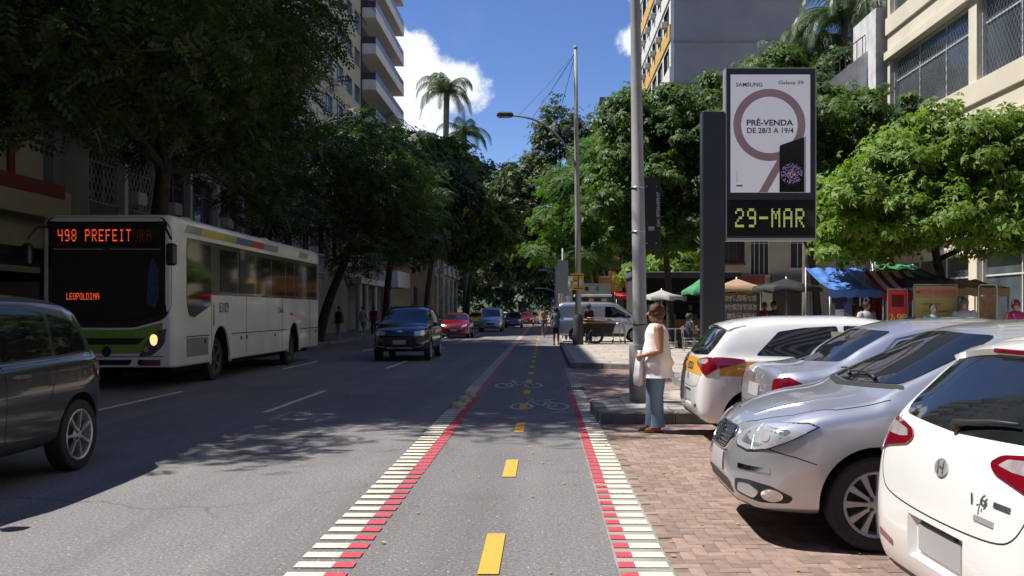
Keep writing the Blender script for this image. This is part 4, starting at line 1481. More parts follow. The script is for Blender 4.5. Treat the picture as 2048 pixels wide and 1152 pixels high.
# unseen trees added behind the viewpoint to block sky light, copied from view
for nm, lab, xy, src in (('street_tree', 'added unseen street tree on the bus side behind the viewpoint', (-10.8, -9), 'street_tree.001'), ('plaza_tree', 'added unseen plaza tree on the market side behind the viewpoint', (11.5, -6), 'plaza_tree'), ('street_tree', 'second added unseen tree on the bus side behind the viewpoint', (-10.8, -24), 'street_tree.001')):
    c_ = copy_tree(bpy.data.objects[src]); c_['label'] = lab
    c_.location = (xy[0], xy[1], .14)

# ================================================================== vehicles
mat('car_white', (.78, .78, .77), (.76, .76, .75), scale=2, rough=.28, spec=.5, coat=1.0)
mat('car_silver', (.60, .61, .64), (.57, .58, .61), scale=2, rough=.36, metal=.78, coat=1.0)
mat('car_silver_blue', (.56, .58, .63), (.53, .55, .60), scale=2, rough=.36, metal=.78, coat=1.0)
mat('car_graphite', (.060, .062, .066), (.05, .052, .056), scale=2, rough=.25, metal=.5, coat=1.0)
mat('car_black', (.008, .009, .012), (.010, .011, .014), scale=2, rough=.2, coat=1.0)
mat('car_red', (.22, .012, .025), (.19, .010, .02), scale=2, rough=.25, metal=.2, coat=1.0)
mat('car_blue', (.10, .13, .17), (.09, .12, .16), scale=2, rough=.25, metal=.4, coat=1.0)
mat('car_yellow', (.70, .46, .03), (.66, .43, .03), scale=2, rough=.25, coat=1.0)
mat('car_glass', (.010, .012, .014), (.014, .016, .018), rough=.025, spec=.9)
mat('car_plastic', (.020, .020, .021), (.028, .028, .028), scale=8, rough=.55)
mat('seam', (.012, .012, .012), rough=.8)
mat('chrome', (.72, .73, .75), (.68, .69, .71), rough=.10, metal=1.0)
mat('lamp_glass', (.74, .76, .80), (.62, .65, .70), scale=5, detail=1, rough=.14, metal=.5, coat=1.0, lo=.46, hi=.54)
mat('lamp_bowl', (.26, .30, .36), (.50, .54, .60), scale=7, detail=1, rough=.12, metal=.6, coat=1.0)
mat('lamp_dark', (.10, .11, .12), (.2, .2, .21), scale=12, rough=.1, metal=.6, coat=1.0)
mat('tail_red', (.20, .004, .014), (.15, .003, .010), scale=6, rough=.08, spec=.7, coat=1.0)
mat('tail_clear', (.40, .36, .37), (.28, .24, .25), scale=14, rough=.12, coat=1.0)
mat('amber', (.75, .30, .02), rough=.1, coat=1.0)
mat('rubber', (.022, .022, .022), (.032, .031, .030), scale=5, rough=.85, bump=.2, bscale=60)
mat('alloy', (.66, .67, .68), (.58, .59, .60), scale=4, rough=.28, metal=.6)
mat('bus_rim', (.10, .10, .10), (.16, .15, .14), scale=6, rough=.6, metal=.3)
mat('hubcap', (.50, .51, .52), (.44, .45, .46), scale=4, rough=.4, metal=.35)
mat('brake', (.05, .05, .05), (.08, .075, .07), scale=9, rough=.7, metal=.3)
mat('well', (.010, .010, .010), rough=.95)
mat('plate', (.42, .42, .43), (.36, .36, .37), scale=3, rough=.5)
mat('stripe_orange', (.72, .36, .02), (.68, .34, .02), rough=.35, coat=.6)
mat('sticker', (.30, .34, .24), rough=.5)
mat('label_dark', (.03, .03, .035), rough=.5)

UP = Vector((0, 0, 1))


class Car:
    """body lofted from side and plan profiles, with separate panels laid on its skin"""

    def __init__(s, name, label, spec, paint, group=None, fine=True):
        s.sp = spec; s.fine = fine
        s.t = thing(name, label, spec.get('cat', 'car'), (0, 0, 0), 0, group)
        s.paint = paint
        s.make_body()

    def section(s, x, it):
        sp = s.sp
        W, top, bot = s.f['W'](x), s.f['top'](x), s.f['bot'](x)
        belt = min(s.f['belt'](x), bot + (.72 + .18 * min(1, max(0, (top - bot - .25) / .3))) * (top - bot)); wg = s.f['wg'](x)
        h = belt - bot
        sh = sp.get('sh', .93)
        rise = max(top - belt, .004)
        k = min(1.0, rise / .35)           # 0 on the bonnet, 1 in the cabin
        cr = sp.get('crown', .035)
        c = [(0, bot), (.45 * W, bot), (.80 * W, bot + .005), (.95 * W, bot + .05 * min(1, h / .3)), (.985 * W, bot + .25 * h), (1.0 * W, bot + .52 * h), (.992 * W, bot + .78 * h), (.975 * W, belt - .03 * min(1, h / .3)),
             (sh * W * (1 - .02 * k) + (1 - k) * .01, belt + .012 * k + .2 * rise * (1 - k)), (sh * W + (wg - sh * W) * .45, belt + rise * .5), (wg * 1.02, top - .10 * rise - .012), (wg * .93, top - .02 * k - .01), (wg * .62, top + cr * .55 * min(1, wg / .4)), (wg * .3, top + cr * .9 * min(1, wg / .4)), (0, top + cr * min(1, wg / .4))]
        return chaikin(c, it)

    def make_body(s):
        sp = s.sp
        s.f = {k: (lambda x, tab=sp[k]: float(pchip(tab, x))) for k in ('top', 'bot', 'W', 'belt', 'wg')}
        xr, xf = sp['top'][0][0], sp['top'][-1][0]
        n = 150 if s.fine else 64
        it = 2 if s.fine else 1
        u = np.linspace(0, 1, n)
        e = .62
        xs = xr + (xf - xr) * ((1 - e) * u + e * (.5 - .5 * np.cos(np.pi * u)))
        rings = []
        for x in xs:
            h = s.section(x, it)
            ring = [(x, y, z) for y, z in h] + [(x, -y, z) for y, z in h[::-1][1:-1]]
            rings.append(ring)
        mb = MB(); mb.loft(rings)
        me = mb.mesh('body', True)
        me.set_sharp_from_angle(angle=R(50))
        s.body = link_mesh('body', me, [s.paint, 'well'], s.t)
        # ray target before the arches are cut
        dgv = [v.co.copy() for v in me.vertices]
        s.bvh = BVHTree.FromPolygons(dgv, [tuple(p.vertices) for p in me.polygons])
        # wheel arches
        r = sp['wr'] + sp.get('gap', .055)
        cut = MB().mi(1)
        for ax in sp['axles']:
            for sg in (1, -1):
                w0 = sp['width'] / 2 - .26
                Mx = Matrix.Translation((ax, sg * (w0 + .5 if sg > 0 else w0 + .5), sp['wr'] + .01)) @ Matrix.Rotation(R(90), 4, 'X')
                prof = [(0.0001, -.5), (r, -.5), (r, .5), (.0001, .5)]
                cut.lathe(prof, 40, Mx)
        for (x0, x1, ya, yb, za, zb) in sp.get('carve', ()):      # tapered recess, wide at x0, narrow at x1
            q = [(x0, ya - .07, za - .05), (x0, yb + .07, za - .05), (x0, yb + .07, zb + .03), (x0, ya - .07, zb + .03), (x1, ya, za), (x1, yb, za), (x1, yb, zb), (x1, ya, zb)]
            cut.add(q, [(0, 1, 2, 3), (7, 6, 5, 4), (0, 4, 5, 1), (1, 5, 6, 2), (2, 6, 7, 3), (3, 7, 4, 0)])
        co = cut.build('cutter', ['well', 'well'], None)
        md = s.body.modifiers.new('arch', 'BOOLEAN'); md.operation = 'DIFFERENCE'; md.object = co; md.solver = 'EXACT'
        apply_mods(s.body)
        cm = co.data
        bpy.data.objects.remove(co); bpy.data.meshes.remove(cm)
        me = s.body.data
        if len(me.materials) < 2: me.materials.append(MATS['well'])
        # faces on the arch cylinder get the dark lining
        mi = np.zeros(len(me.polygons), dtype=np.int32)
        for p in me.polygons:
            c = p.center
            for ax in sp['axles']:
                d = math.hypot(c.x - ax, c.z - sp['wr'] - .01)
                if d < r + .004 and (d < r - .01 or abs(p.normal.y) < .5) and abs(c.y) > sp['width'] / 2 - .27:
                    mi[p.index] = 1
        me.polygons.foreach_set('material_index', mi)
        me.polygons.foreach_set('use_smooth', [True] * len(me.polygons))
        me.set_sharp_from_angle(angle=R(40))

    # --- panels
    def basis(s, d):
        if d == 'T': return Vector((0, 0, 1)), Vector((1, 0, 0)), Vector((0, 1, 0))
        if isinstance(d, str): d = {'F': 0, 'B': 180, 'L': 90, 'R': -90}[d]
        a = R(d)
        return Vector((math.cos(a), math.sin(a), 0)), None, None

    def hit(s, p, dv):
        o = p + dv * 4
        loc, nrm, i, dist = s.bvh.ray_cast(o, -dv, 8)
        if loc is None:
            loc, nrm, i, dist = s.bvh.find_nearest(p + dv * .5)
        if nrm.dot(dv) < 0: nrm = -nrm
        return loc, nrm

    def panel(s, name, poly, d, m, off=.004, grid=.05, depth=.012, parent=None, rnd=.0, pillow=0.0):
        """poly: outline as seen from outside. 'F','B': (y, z); 'L','R': (x, z); 'T': (x, y); an angle: (u, z), u to the left of the ray"""
        if rnd: poly = rpoly(poly, rnd)
        dv, _, _ = s.basis(d)
        bm = bmesh.new()
        vs = [bm.verts.new((p[0], p[1], 0)) for p in poly]
        bm.faces.new(vs)
        xs = [p[0] for p in poly]; ys = [p[1] for p in poly]
        for ax, lo, hi in ((0, min(xs), max(xs)), (1, min(ys), max(ys))):
            n = int((hi - lo) / grid)
            for i in range(1, n + 1):
                c = lo + (hi - lo) * i / (n + 1)
                co = Vector((c, 0, 0)) if ax == 0 else Vector((0, c, 0))
                no = Vector((1, 0, 0)) if ax == 0 else Vector((0, 1, 0))
                bmesh.ops.bisect_plane(bm, geom=bm.verts[:] + bm.edges[:] + bm.faces[:], plane_co=co, plane_no=no)
        bmesh.ops.triangulate(bm, faces=[f for f in bm.faces if len(f.verts) > 4])
        be = [e for e in bm.edges if len(e.link_faces) == 1]
        nrm = {}
        cx, cy = sum(xs) / len(xs), sum(ys) / len(ys)
        hx, hy = (max(xs) - min(xs)) / 2, (max(ys) - min(ys)) / 2
        for v in bm.verts:
            a, b = v.co.x, v.co.y
            if d == 'T': p = Vector((a, b, 0))
            elif d in ('F', 'B'): p = Vector((0, a, b))
            elif d in ('L', 'R'): p = Vector((a, 0, b))
            else:
                u = Vector((-dv.y, dv.x, 0)); p = u * a + UP * b
            loc, nn = s.hit(p, dv)
            e = max(0, 1 - ((a - cx) / hx) ** 2) * max(0, 1 - ((b - cy) / hy) ** 2) if pillow else 0
            v.co = loc + nn * (off + pillow * e)
            nrm[v] = nn
        ret = bmesh.ops.extrude_edge_only(bm, edges=be)
        for g in ret['geom']:
            if isinstance(g, bmesh.types.BMVert):
                loc, nn, i, dist = s.bvh.find_nearest(g.co)
                if nn.dot(dv) < 0: nn = -nn
                g.co = g.co - nn * depth
        bmesh.ops.recalc_face_normals(bm, faces=bm.faces)
        # orient outwards
        f0 = max(bm.faces, key=lambda f: f.calc_area())
        if f0.normal.dot(dv) < 0:
            for f in bm.faces: f.normal_flip()
        me = bpy.data.meshes.new(name); bm.to_mesh(me); bm.free()
        me.polygons.foreach_set('use_smooth', [True] * len(me.polygons))
        me.set_sharp_from_angle(angle=R(38))
        return link_mesh(name, me, m, parent or s.t)

    def line(s, name, pts, d, m='seam', w=.007, off=.0012, parent=None, step=.03):
        """thin strip along a polyline on the skin"""
        dv, _, _ = s.basis(d)
        P = []
        for a, b in zip(pts[:-1], pts[1:]):
            n = max(1, int(math.hypot(b[0] - a[0], b[1] - a[1]) / step))
            for i in range(n): P.append((a[0] + (b[0] - a[0]) * i / n, a[1] + (b[1] - a[1]) * i / n))
        P.append(pts[-1])
        C = []
        for a, b in P:
            if d == 'T': p = Vector((a, b, 0))
            elif d in ('F', 'B'): p = Vector((0, a, b))
            elif d in ('L', 'R'): p = Vector((a, 0, b))
            else: p = Vector((-dv.y, dv.x, 0)) * a + UP * b
            C.append(s.hit(p, dv))
        mb = MB()
        rings = []
        for i, (c, n) in enumerate(C):
            t = (C[min(i + 1, len(C) - 1)][0] - C[max(i - 1, 0)][0])
            t = t.normalized() if t.length > 1e-6 else Vector((1, 0, 0))
            sd = n.cross(t).normalized()
            rings.append([c + sd * w / 2 - n * .004, c + sd * w / 2 + n * off, c - sd * w / 2 + n * off, c - sd * w / 2 - n * .004])
        mb.loft(rings, caps=False, closed=False)
        return mb.build(name, m, parent or s.t, smooth=True)

    def wheels(s, style):
        sp = s.sp
        for ax in sp['axles']:
            for sg in (1, -1):
                make_wheel(s.t, (ax, sg * (sp['width'] / 2 - .115), sp['wr']), sp['wr'], sg, style, s.fine)

    def mirrors(s, x, z, m=None):
        for sg in (1, -1):
            y = s.f['W'](x) * .93
            mb = MB()
            rings = []
            for k, (dx, sc) in enumerate(((-.07, .75), (-.05, 1.0), (.02, .95), (.07, .6), (.085, .2))):
                rings.append([(x + dx, sg * (y + .13 + .085 * sc * math.cos(a)), z + .01 + .062 * sc * math.sin(a)) for a in [2 * math.pi * i / 12 for i in range(12)]])
            mb.loft(rings)
            mb.box(x - .02, x + .03, min(sg * (y - .04), sg * (y + .1)), max(sg * (y - .04), sg * (y + .1)), z - .055, z - .025)
            o = mb.build('mirror', m or s.paint, s.t, smooth=True, sharp=45)
            q = MB(); q.prism([(sg * (y + .13) + .06 * math.cos(a), z + .01 + .042 * math.sin(a)) for a in [2 * math.pi * i / 12 for i in range(12)]], x - .074, x - .071, 'x')
            q.build('mirror_glass', 'chrome', o)

    def place(s, x, y, heading, z=0.0):
        s.t.location = (x, y, z)
        s.t.rotation_euler = (0, 0, R(heading))
        return s


WCACHE = {}


def make_wheel(parent, loc, r, sg, style, fine=True):
    key = (style, round(r, 3), fine)
    if key not in WCACHE:
        n = 44 if fine else 20
        rr_ = r * (.70 if style != 'alloy7' else .72)
        ty = MB(); w = .19
        ty.lathe([(rr_ * .98, -w * .42), (rr_ * 1.05, -w * .5), (r * .93, -w * .5), (r * .985, -w * .42), (r, -w * .28), (r, w * .28), (r * .985, w * .42), (r * .93, w * .5), (rr_ * 1.05, w * .5), (rr_ * .98, w * .42)], n, closed=True)
        tm = ty.mesh('tyre', True); tm.set_sharp_from_angle(angle=R(35)); tm.materials.append(MATS['rubber'])
        rm = MB()
        rm.lathe([(rr_ * 1.0, w * .46), (rr_ * .97, w * .49), (rr_ * .91, w * .44), (rr_ * .88, w * .22), (rr_ * .86, -w * .3), (rr_ * 1.0, -w * .44), (rr_ * 1.01, w * .3)], n, closed=True)
        z0, z1 = w * .22, w * .40
        if style == 'cover':
            k = 11 if fine else 9
            sw = .42
        elif style == 'alloy7': k, sw = 7, .34
        else: k, sw = 5, .5
        for i in range(k):
            a = 2 * math.pi * i / k
            for (r0, h0, zz0), (r1, h1, zz1) in (((rr_ * .24, sw * rr_ * .22, z1 + .006), (rr_ * .62, sw * rr_ * (.34 if style == 'cover' else .30), z1 + .002)), ((rr_ * .62, sw * rr_ * (.34 if style == 'cover' else .30), z1 + .002), (rr_ * .93, sw * rr_ * (.52 if style == 'cover' else .36), z1 + .004))):
                c, sn = math.cos(a), math.sin(a)
                v = []
                for (rad, hw) in ((r0, h0), (r1, h1)):
                    for sgn in (-1, 1):
                        v.append((rad * c - sgn * hw * .5 * sn, rad * sn + sgn * hw * .5 * c))
                zt = (zz0, zz0, zz1, zz1)
                vs = [(p[0], p[1], zt[q] - .028) for q, p in enumerate(v)] + [(p[0], p[1], zt[q]) for q, p in enumerate(v)]
                rm.add(vs, [(4, 5, 7, 6), (0, 1, 5, 4), (2, 6, 7, 3), (0, 4, 6, 2), (1, 3, 7, 5)])
        rm.lathe([(.0001, z1 + .012), (rr_ * .12, z1 + .012), (rr_ * .26, z1 + .006), (rr_ * .30, z1 - .02)], 24)
        rmm = rm.mesh('wheel', True); rmm.set_sharp_from_angle(angle=R(30)); rmm.materials.append(MATS['hubcap' if style == 'cover' else 'bus_rim' if style == 'alloy5b' else 'alloy'])
        bk = MB(); bk.lathe([(.0001, z0 - .03), (rr_ * .88, z0 - .03), (rr_ * .88, z0 - .05)], 24)
        bkm = bk.mesh('brake_disc', False); bkm.materials.append(MATS['brake'])
        bo = MB()
        for i in range(5 if style != 'cover' else 4):
            a = 2 * math.pi * (i + .5) / (5 if style != 'cover' else 4)
            bo.lathe([(.0001, z1 + .016), (rr_ * .055, z1 + .014), (rr_ * .075, z1 + .004), (rr_ * .075, z1 - .01)], 10, Matrix.Translation((rr_ * .20 * math.cos(a), rr_ * .20 * math.sin(a), 0)))
        bom = bo.mesh('bolt', True); bom.materials.append(MATS['brake'])
        WCACHE[key] = (rmm, tm, bkm, bom)
    rmm, tm, bkm, bom = WCACHE[key]
    w = bpy.data.objects.new('wheel', rmm); COL.objects.link(w); w.parent = parent
    w.location = loc
    w.rotation_euler = (R(-90 if sg > 0 else 90), R(random.Random(str(loc)).uniform(0, 60)), 0) if False else (R(-90 * sg), 0, 0)
    for nm, me in (('tyre', tm), ('brake_disc', bkm), ('wheel_bolts', bom)):
        o = bpy.data.objects.new(nm, me); COL.objects.link(o); o.parent = w
        if nm == 'wheel_bolts': o['kind'] = 'stuff'
    return w


# ---------------------------------------------------------------- profiles (x forward, z up)
HATCH = dict(carve=[(-2.02, -1.925, -.235, .235, .44, .605)], width=1.68, wr=.30, axles=(-1.33, 1.18), cat='car',
    top=[(-1.96, .58), (-1.95, .66), (-1.925, .80), (-1.885, .93), (-1.83, 1.02), (-1.72, 1.16), (-1.55, 1.34), (-1.40, 1.40), (-.9, 1.445), (-.2, 1.45), (.32, 1.395), (.65, 1.24), (1.0, 1.055), (1.15, .985), (1.5, .92), (1.78, .80), (1.91, .67), (1.96, .54)],
    bot=[(-1.96, .48), (-1.945, .38), (-1.90, .29), (-1.75, .235), (-1.3, .22), (0, .20), (1.5, .205), (1.8, .22), (1.92, .30), (1.96, .44)],
    W=[(-1.96, .55), (-1.94, .665), (-1.89, .745), (-1.80, .79), (-1.6, .82), (-1.2, .84), (0, .84), (1.2, .838), (1.55, .80), (1.78, .71), (1.91, .56), (1.96, .38)],
    belt=[(-1.96, .56), (-1.90, .90), (-1.83, .985), (-1.5, 1.005), (-1.0, .99), (0, .95), (.9, .92), (1.3, .88), (1.7, .76), (1.96, .50)],
    wg=[(-1.96, .36), (-1.90, .58), (-1.80, .68), (-1.55, .62), (-1.2, .60), (-.2, .60), (.35, .58), (.8, .66), (1.1, .70), (1.5, .66), (1.8, .54), (1.96, .28)])
SEDAN = dict(width=1.70, wr=.305, axles=(-1.26, 1.27), cat='car',
    top=[(-2.13, .62), (-2.12, .72), (-2.10, .86), (-2.05, .955), (-1.95, .985), (-1.72, 1.01), (-1.55, 1.05), (-1.25, 1.22), (-.95, 1.36), (-.6, 1.425), (-.1, 1.445), (.35, 1.40), (.75, 1.22), (1.12, 1.045), (1.25, .98), (1.62, .905), (1.88, .81), (2.04, .70), (2.11, .61), (2.13, .50)],
    bot=[(-2.13, .50), (-2.11, .38), (-2.06, .29), (-1.9, .24), (-1.3, .215), (0, .20), (1.6, .20), (1.95, .215), (2.08, .26), (2.13, .40)],
    W=[(-2.13, .46), (-2.11, .60), (-2.06, .70), (-1.97, .765), (-1.75, .82), (-1.3, .845), (0, .85), (1.25, .848), (1.62, .83), (1.85, .775), (2.0, .675), (2.09, .54), (2.13, .40)],
    belt=[(-2.13, .58), (-2.08, .86), (-2.0, .945), (-1.6, .975), (-1.0, .975), (0, .95), (1.0, .93), (1.4, .90), (1.8, .80), (2.13, .47)],
    wg=[(-2.13, .36), (-2.08, .55), (-2.0, .66), (-1.7, .70), (-1.3, .64), (-.9, .60), (0, .60), (.4, .58), (.9, .66), (1.25, .71), (1.65, .68), (1.95, .54), (2.13, .22)])
SUV = dict(width=1.78, wr=.345, axles=(-1.28, 1.28), cat='car', gap=.06, crown=.03,
    top=[(-2.12, .70), (-2.11, .85), (-2.08, 1.02), (-2.0, 1.13), (-1.86, 1.38), (-1.72, 1.60), (-1.5, 1.66), (-.8, 1.69), (0, 1.68), (.36, 1.62), (.72, 1.40), (1.05, 1.19), (1.2, 1.13), (1.6, 1.07), (1.9, .98), (2.06, .85), (2.12, .68)],
    bot=[(-2.12, .55), (-2.09, .42), (-2.0, .34), (-1.3, .28), (1.4, .28), (1.95, .32), (2.08, .40), (2.12, .55)],
    W=[(-2.12, .55), (-2.10, .68), (-2.04, .78), (-1.9, .845), (-1.5, .88), (0, .89), (1.4, .88), (1.75, .83), (1.98, .74), (2.09, .60), (2.12, .45)],
    belt=[(-2.12, .68), (-2.05, 1.02), (-1.9, 1.10), (-1, 1.09), (0, 1.06), (1.0, 1.03), (1.5, .98), (1.9, .87), (2.12, .64)],
    wg=[(-2.12, .45), (-2.06, .66), (-1.9, .70), (-1.65, .65), (-1, .655), (.2, .65), (.45, .63), (.9, .72), (1.25, .78), (1.7, .74), (2.0, .62), (2.12, .38)])
CROSS = dict(SUV, axles=(-1.50, 1.24))
VAN = dict(width=1.78, wr=.31, axles=(-1.25, 1.35), cat='van', crown=.03,
    top=[(-2.12, .9), (-2.11, 1.2), (-2.09, 1.5), (-2.03, 1.70), (-1.85, 1.775), (-1, 1.80), (.1, 1.79), (.55, 1.72), (.95, 1.48), (1.3, 1.22), (1.42, 1.13), (1.75, 1.02), (1.98, .86), (2.09, .70), (2.12, .58)],
    bot=[(-2.12, .5), (-2.09, .38), (-2.0, .3), (-1.3, .24), (1.5, .23), (1.95, .25), (2.08, .32), (2.12, .45)],
    W=[(-2.12, .72), (-2.1, .80), (-2.0, .86), (-1.5, .89), (1.4, .89), (1.75, .83), (1.98, .72), (2.09, .56), (2.12, .4)],
    belt=[(-2.12, .85), (-2.05, 1.05), (-1, 1.06), (0, 1.05), (1.2, 1.0), (1.6, .93), (1.95, .78), (2.12, .55)],
    wg=[(-2.12, .6), (-2.08, .72), (-2.0, .76), (-1, .76), (.3, .74), (.6, .70), (1.1, .74), (1.45, .76), (1.8, .68), (2.12, .3)])


def common(c, win, front=True, seams=True):
    """glass on both sides from outlines in side view"""
    for sg, d in ((1, 'L'), (-1, 'R')):
        for w in win:
            o = c.panel('side_window', w, d, 'car_glass', off=.003, rnd=.03)


# ---------------------------------------------------------------- white hatchbacks seen from behind
def hatchback(name, label, stripe, group):
    c = Car(name, label, HATCH, 'car_white', group)
    c.panel('rear_window', [(-.60, 1.035), (0, 1.015), (.60, 1.035), (.63, 1.10), (.52, 1.33), (-.52, 1.33), (-.63, 1.10)], 'B', 'car_glass', rnd=.05, off=.005)
    c.panel('windscreen', [(-.66, 1.06), (.66, 1.06), (.54, 1.36), (-.54, 1.36)], 'F', 'car_glass', rnd=.05)
    common(c, [[(-1.30, 1.035), (-1.02, 1.30), (-.72, 1.345), (-.34, 1.365), (-.34, 1.01)], [(-.27, 1.01), (-.27, 1.367), (.15, 1.355), (.38, 1.30), (.80, 1.02), (.72, .985)]])
    for sg, d in ((1, 'L'), (-1, 'R')):
        c.line('door_seam', [(-.30, .30), (-.31, 1.0)], d)
        c.line('door_seam', [(-1.02, .62), (-1.08, .98)], d)
        c.line('door_seam', [(.78, .30), (.82, .98)], d)
        c.panel('door_handle', [(-.60, .86), (-.40, .865), (-.40, .895), (-.60, .89)], d, 'car_white', off=.018, depth=.02, rnd=.012, grid=.04)
        c.panel('door_handle', [(.30, .84), (.50, .845), (.50, .875), (.30, .87)], d, 'car_white', off=.018, depth=.02, rnd=.012, grid=.04)
    # lamps that wrap round the rear corners; u runs to the left of someone looking at the corner from the car
    for sg in (1, -1):
        ang = 180 - 52 * sg
        # in the frame of the corner ray, U>0 lies to its left: for sg=+1 (left corner) that is towards the tail centre
        k = 1 if sg > 0 else -1

        def C(pts): return [(k * a, b) for a, b in pts]
        base = 1.00 * 1.0
        off0 = {1: 0.0, -1: 0.0}[sg]
        # centre of the corner seen along the ray
        cx, cy = -1.78, .70 * sg
        dv = Vector((math.cos(R(ang)), math.sin(R(ang)), 0)); u = Vector((-dv.y, dv.x, 0))
        u0 = u.x * cx + u.y * cy
        P = [(-.36, .985), (-.10, 1.00), (.12, .965), (.30, .925), (.305, .90), (.12, .895), (.02, .845), (-.06, .80), (-.14, .85), (-.30, .90), (-.40, .955)]
        # negative a -> along the flank, positive a -> across the tail
        P = [(-.34, .985), (-.12, 1.01), (.10, 1.005), (.25, .98), (.30, .945), (.28, .91), (.14, .87), (.03, .80), (-.07, .875), (-.30, .945)]
        Q = [(.04, .99), (.22, .97), (.26, .942), (.20, .93), (.06, .93), (.02, .96)]
        o = c.panel('tail_light', [(u0 + k * a, b) for a, b in P], ang, 'tail_red', off=.010, depth=.02, rnd=.02, grid=.03)
        c.panel('reversing_lamp', [(u0 + k * a, b) for a, b in Q], ang, 'tail_clear', off=.0125, depth=.004, rnd=.01, grid=.03, parent=o)
    # tailgate outline, bumper line, plate recess
    c.line('tailgate_seam', chaikin([(-.64, 1.02), (-.67, .93), (-.66, .80), (-.60, .70), (-.50, .66), (-.2, .645), (.2, .645), (.50, .66), (.60, .70), (.66, .80), (.67, .93), (.64, 1.02)], 2).tolist(), 'B', w=.006)
    mb = MB(); mb.bbox(-1.937, -1.926, -.2, .2, .46, .585, .004); mb.build('number_plate', 'plate', c.t)
    mb = MB(); mb.bbox(-1.945, -1.90, -.16, .16, .585, .612, .006); mb.build('plate_lamp_bar', 'car_plastic', c.t)
    for sg in (1, -1):
        c.panel('reflector', [(sg * .44, .415), (sg * .60, .44), (sg * .60, .475), (sg * .44, .445)] if sg > 0 else [(sg * .60, .44), (sg * .44, .415), (sg * .44, .445), (sg * .60, .475)], 'B', 'tail_red', off=.003, rnd=.008, grid=.03)
    ez = .765 if stripe else .865
    em = c.panel('emblem', [(.055 * math.cos(a), ez + .038 * math.sin(a)) for a in [2 * math.pi * i / 28 for i in range(28)]], 'B', 'alloy', off=.010, depth=.012, grid=.03)
    for a, b in (((-.03, .840), (-.018, .892)), ((.012, .838), (.028, .890)), ((-.024, .862), (.020, .868))):
        c.line('emblem_bar', [(a[0], a[1] - .865 + ez), (b[0], b[1] - .865 + ez)], 'B', m='lamp_dark', w=.009, off=.0125, parent=em)
    # spoiler with brake lamp
    mb = MB()
    rings = []
    for i in range(13):
        y = -.60 + 1.2 * i / 12
        e = 1 - (abs(y) / .60) ** 4 * .35
        x0 = -1.38; xe = -1.62 * (.93 + .07 * e)
        zt = c.section(-1.42, 2)[-1][1]
        zc = -.055 * (abs(y) / .60) ** 2
        rings.append([(x0, y, zt - .005 + zc), (xe + .06, y, zt - .030 + zc), (xe, y, zt - .058 + zc), (xe + .012, y, zt - .085 + zc), (xe + .12, y, zt - .10 + zc), (x0, y, zt - .12 + zc)])
    mb.loft(rings)
    sp = mb.build('spoiler', 'car_white', c.t, smooth=True, sharp=45)
    mb = MB(); mb.bbox(-1.625, -1.60, -.14, .14, zt - .078, zt - .058, .004); mb.build('brake_light', 'tail_red', sp)
    # rear wiper
    mb = MB()
    pts = []
    for y, z in ((0, 1.04), (-.10, 1.055), (-.25, 1.075), (-.42, 1.085)):
        l, n = c.hit(Vector((0, y, z)), Vector((-1, 0, 0)))
        pts.append(l + n * .03)
    mb.tube(pts, [.02, .013, .011, .007], 6)
    l, n = c.hit(Vector((0, .0, 1.035)), Vector((-1, 0, 0))); mb.ball(l + n * .012, .03, 10, 6)
    mb.build('rear_wiper', 'car_plastic', c.t, smooth=True)
    # antenna
    mb = MB(); mb.tube([(.05, 0, 1.475), (-.1, 0, 1.55)], [.012, .004], 6); mb.build('antenna', 'car_plastic', c.t)
    for sg in (1, -1):
        c.panel('headlight', [(sg * .46, .74), (sg * .74, .80), (sg * .72, .90), (sg * .52, .84)] if sg > 0 else [(sg * .74, .80), (sg * .46, .74), (sg * .52, .84), (sg * .72, .90)], 'F', 'lamp_glass', rnd=.02)
    c.panel('lower_bumper_lip', [(-.62, .27), (.62, .27), (.56, .33), (-.56, .33)], 'B', 'car_plastic', off=.002, rnd=.02)
    if stripe:
        for d, sgn in (('L', 1), ('R', -1)):
            c.panel('orange_band', [(-1.72, .80), (1.3, .80), (1.3, .965), (-1.0, .965), (-1.72, .965)], d, 'stripe_orange', off=.0018, depth=.003)
        ob = c.panel('orange_band', [(-.70, .80), (.70, .80), (.70, .985), (-.70, .985)], 'B', 'stripe_orange', off=.0018, depth=.003)
        for i, (a, b) in enumerate(((-.05, .30),)):
            me = text_mesh('ESCOLA', .12, 0, .002)
            me.materials.clear()
            for v in me.vertices:
                loc, n = c.hit(Vector((0, -.0 - v.co.x * .9, .878 + v.co.y)), Vector((-1, 0, 0)))
                v.co = loc + n * .005
            link_mesh('lettering', me, 'label_dark', ob)
        c.panel('window_sticker', [(-.42, 1.17), (-.30, 1.17), (-.30, 1.30), (-.42, 1.30)], 'R', 'sticker', off=.005, depth=.002)
    else:
        l, n = c.hit(Vector((0, -.36, .80)), Vector((-1, 0, 0)))
        lettering('badge', '1.6', .068, 'lamp_dark', c.t, (l.x - .020, -.36, .80), (R(90), 0, R(-90 + 30)), .003, .0004)
        c.panel('badge_bar', [(-.55, .79), (-.44, .79), (-.44, .81), (-.55, .81)], 'B', 'lamp_dark', off=.005, depth=.004)
        c.panel('badge_plate', [(-.46, .715), (-.32, .715), (-.32, .737), (-.46, .737)], 'B', 'alloy', off=.005, depth=.004)
    c.mirrors(.70, 1.02)
    c.wheels('cover')
    return c


PG = 'cars parked in the brick bay'
hatchback('parked_car', 'nearest parked white hatchback with red tail lamps and round emblem', False, PG).place(3.63, 3.90, 1.0, .012)
hatchback('parked_car', 'white driving school hatchback with orange band by the kerb', True, PG).place(3.70, 10.95, 0, .012)


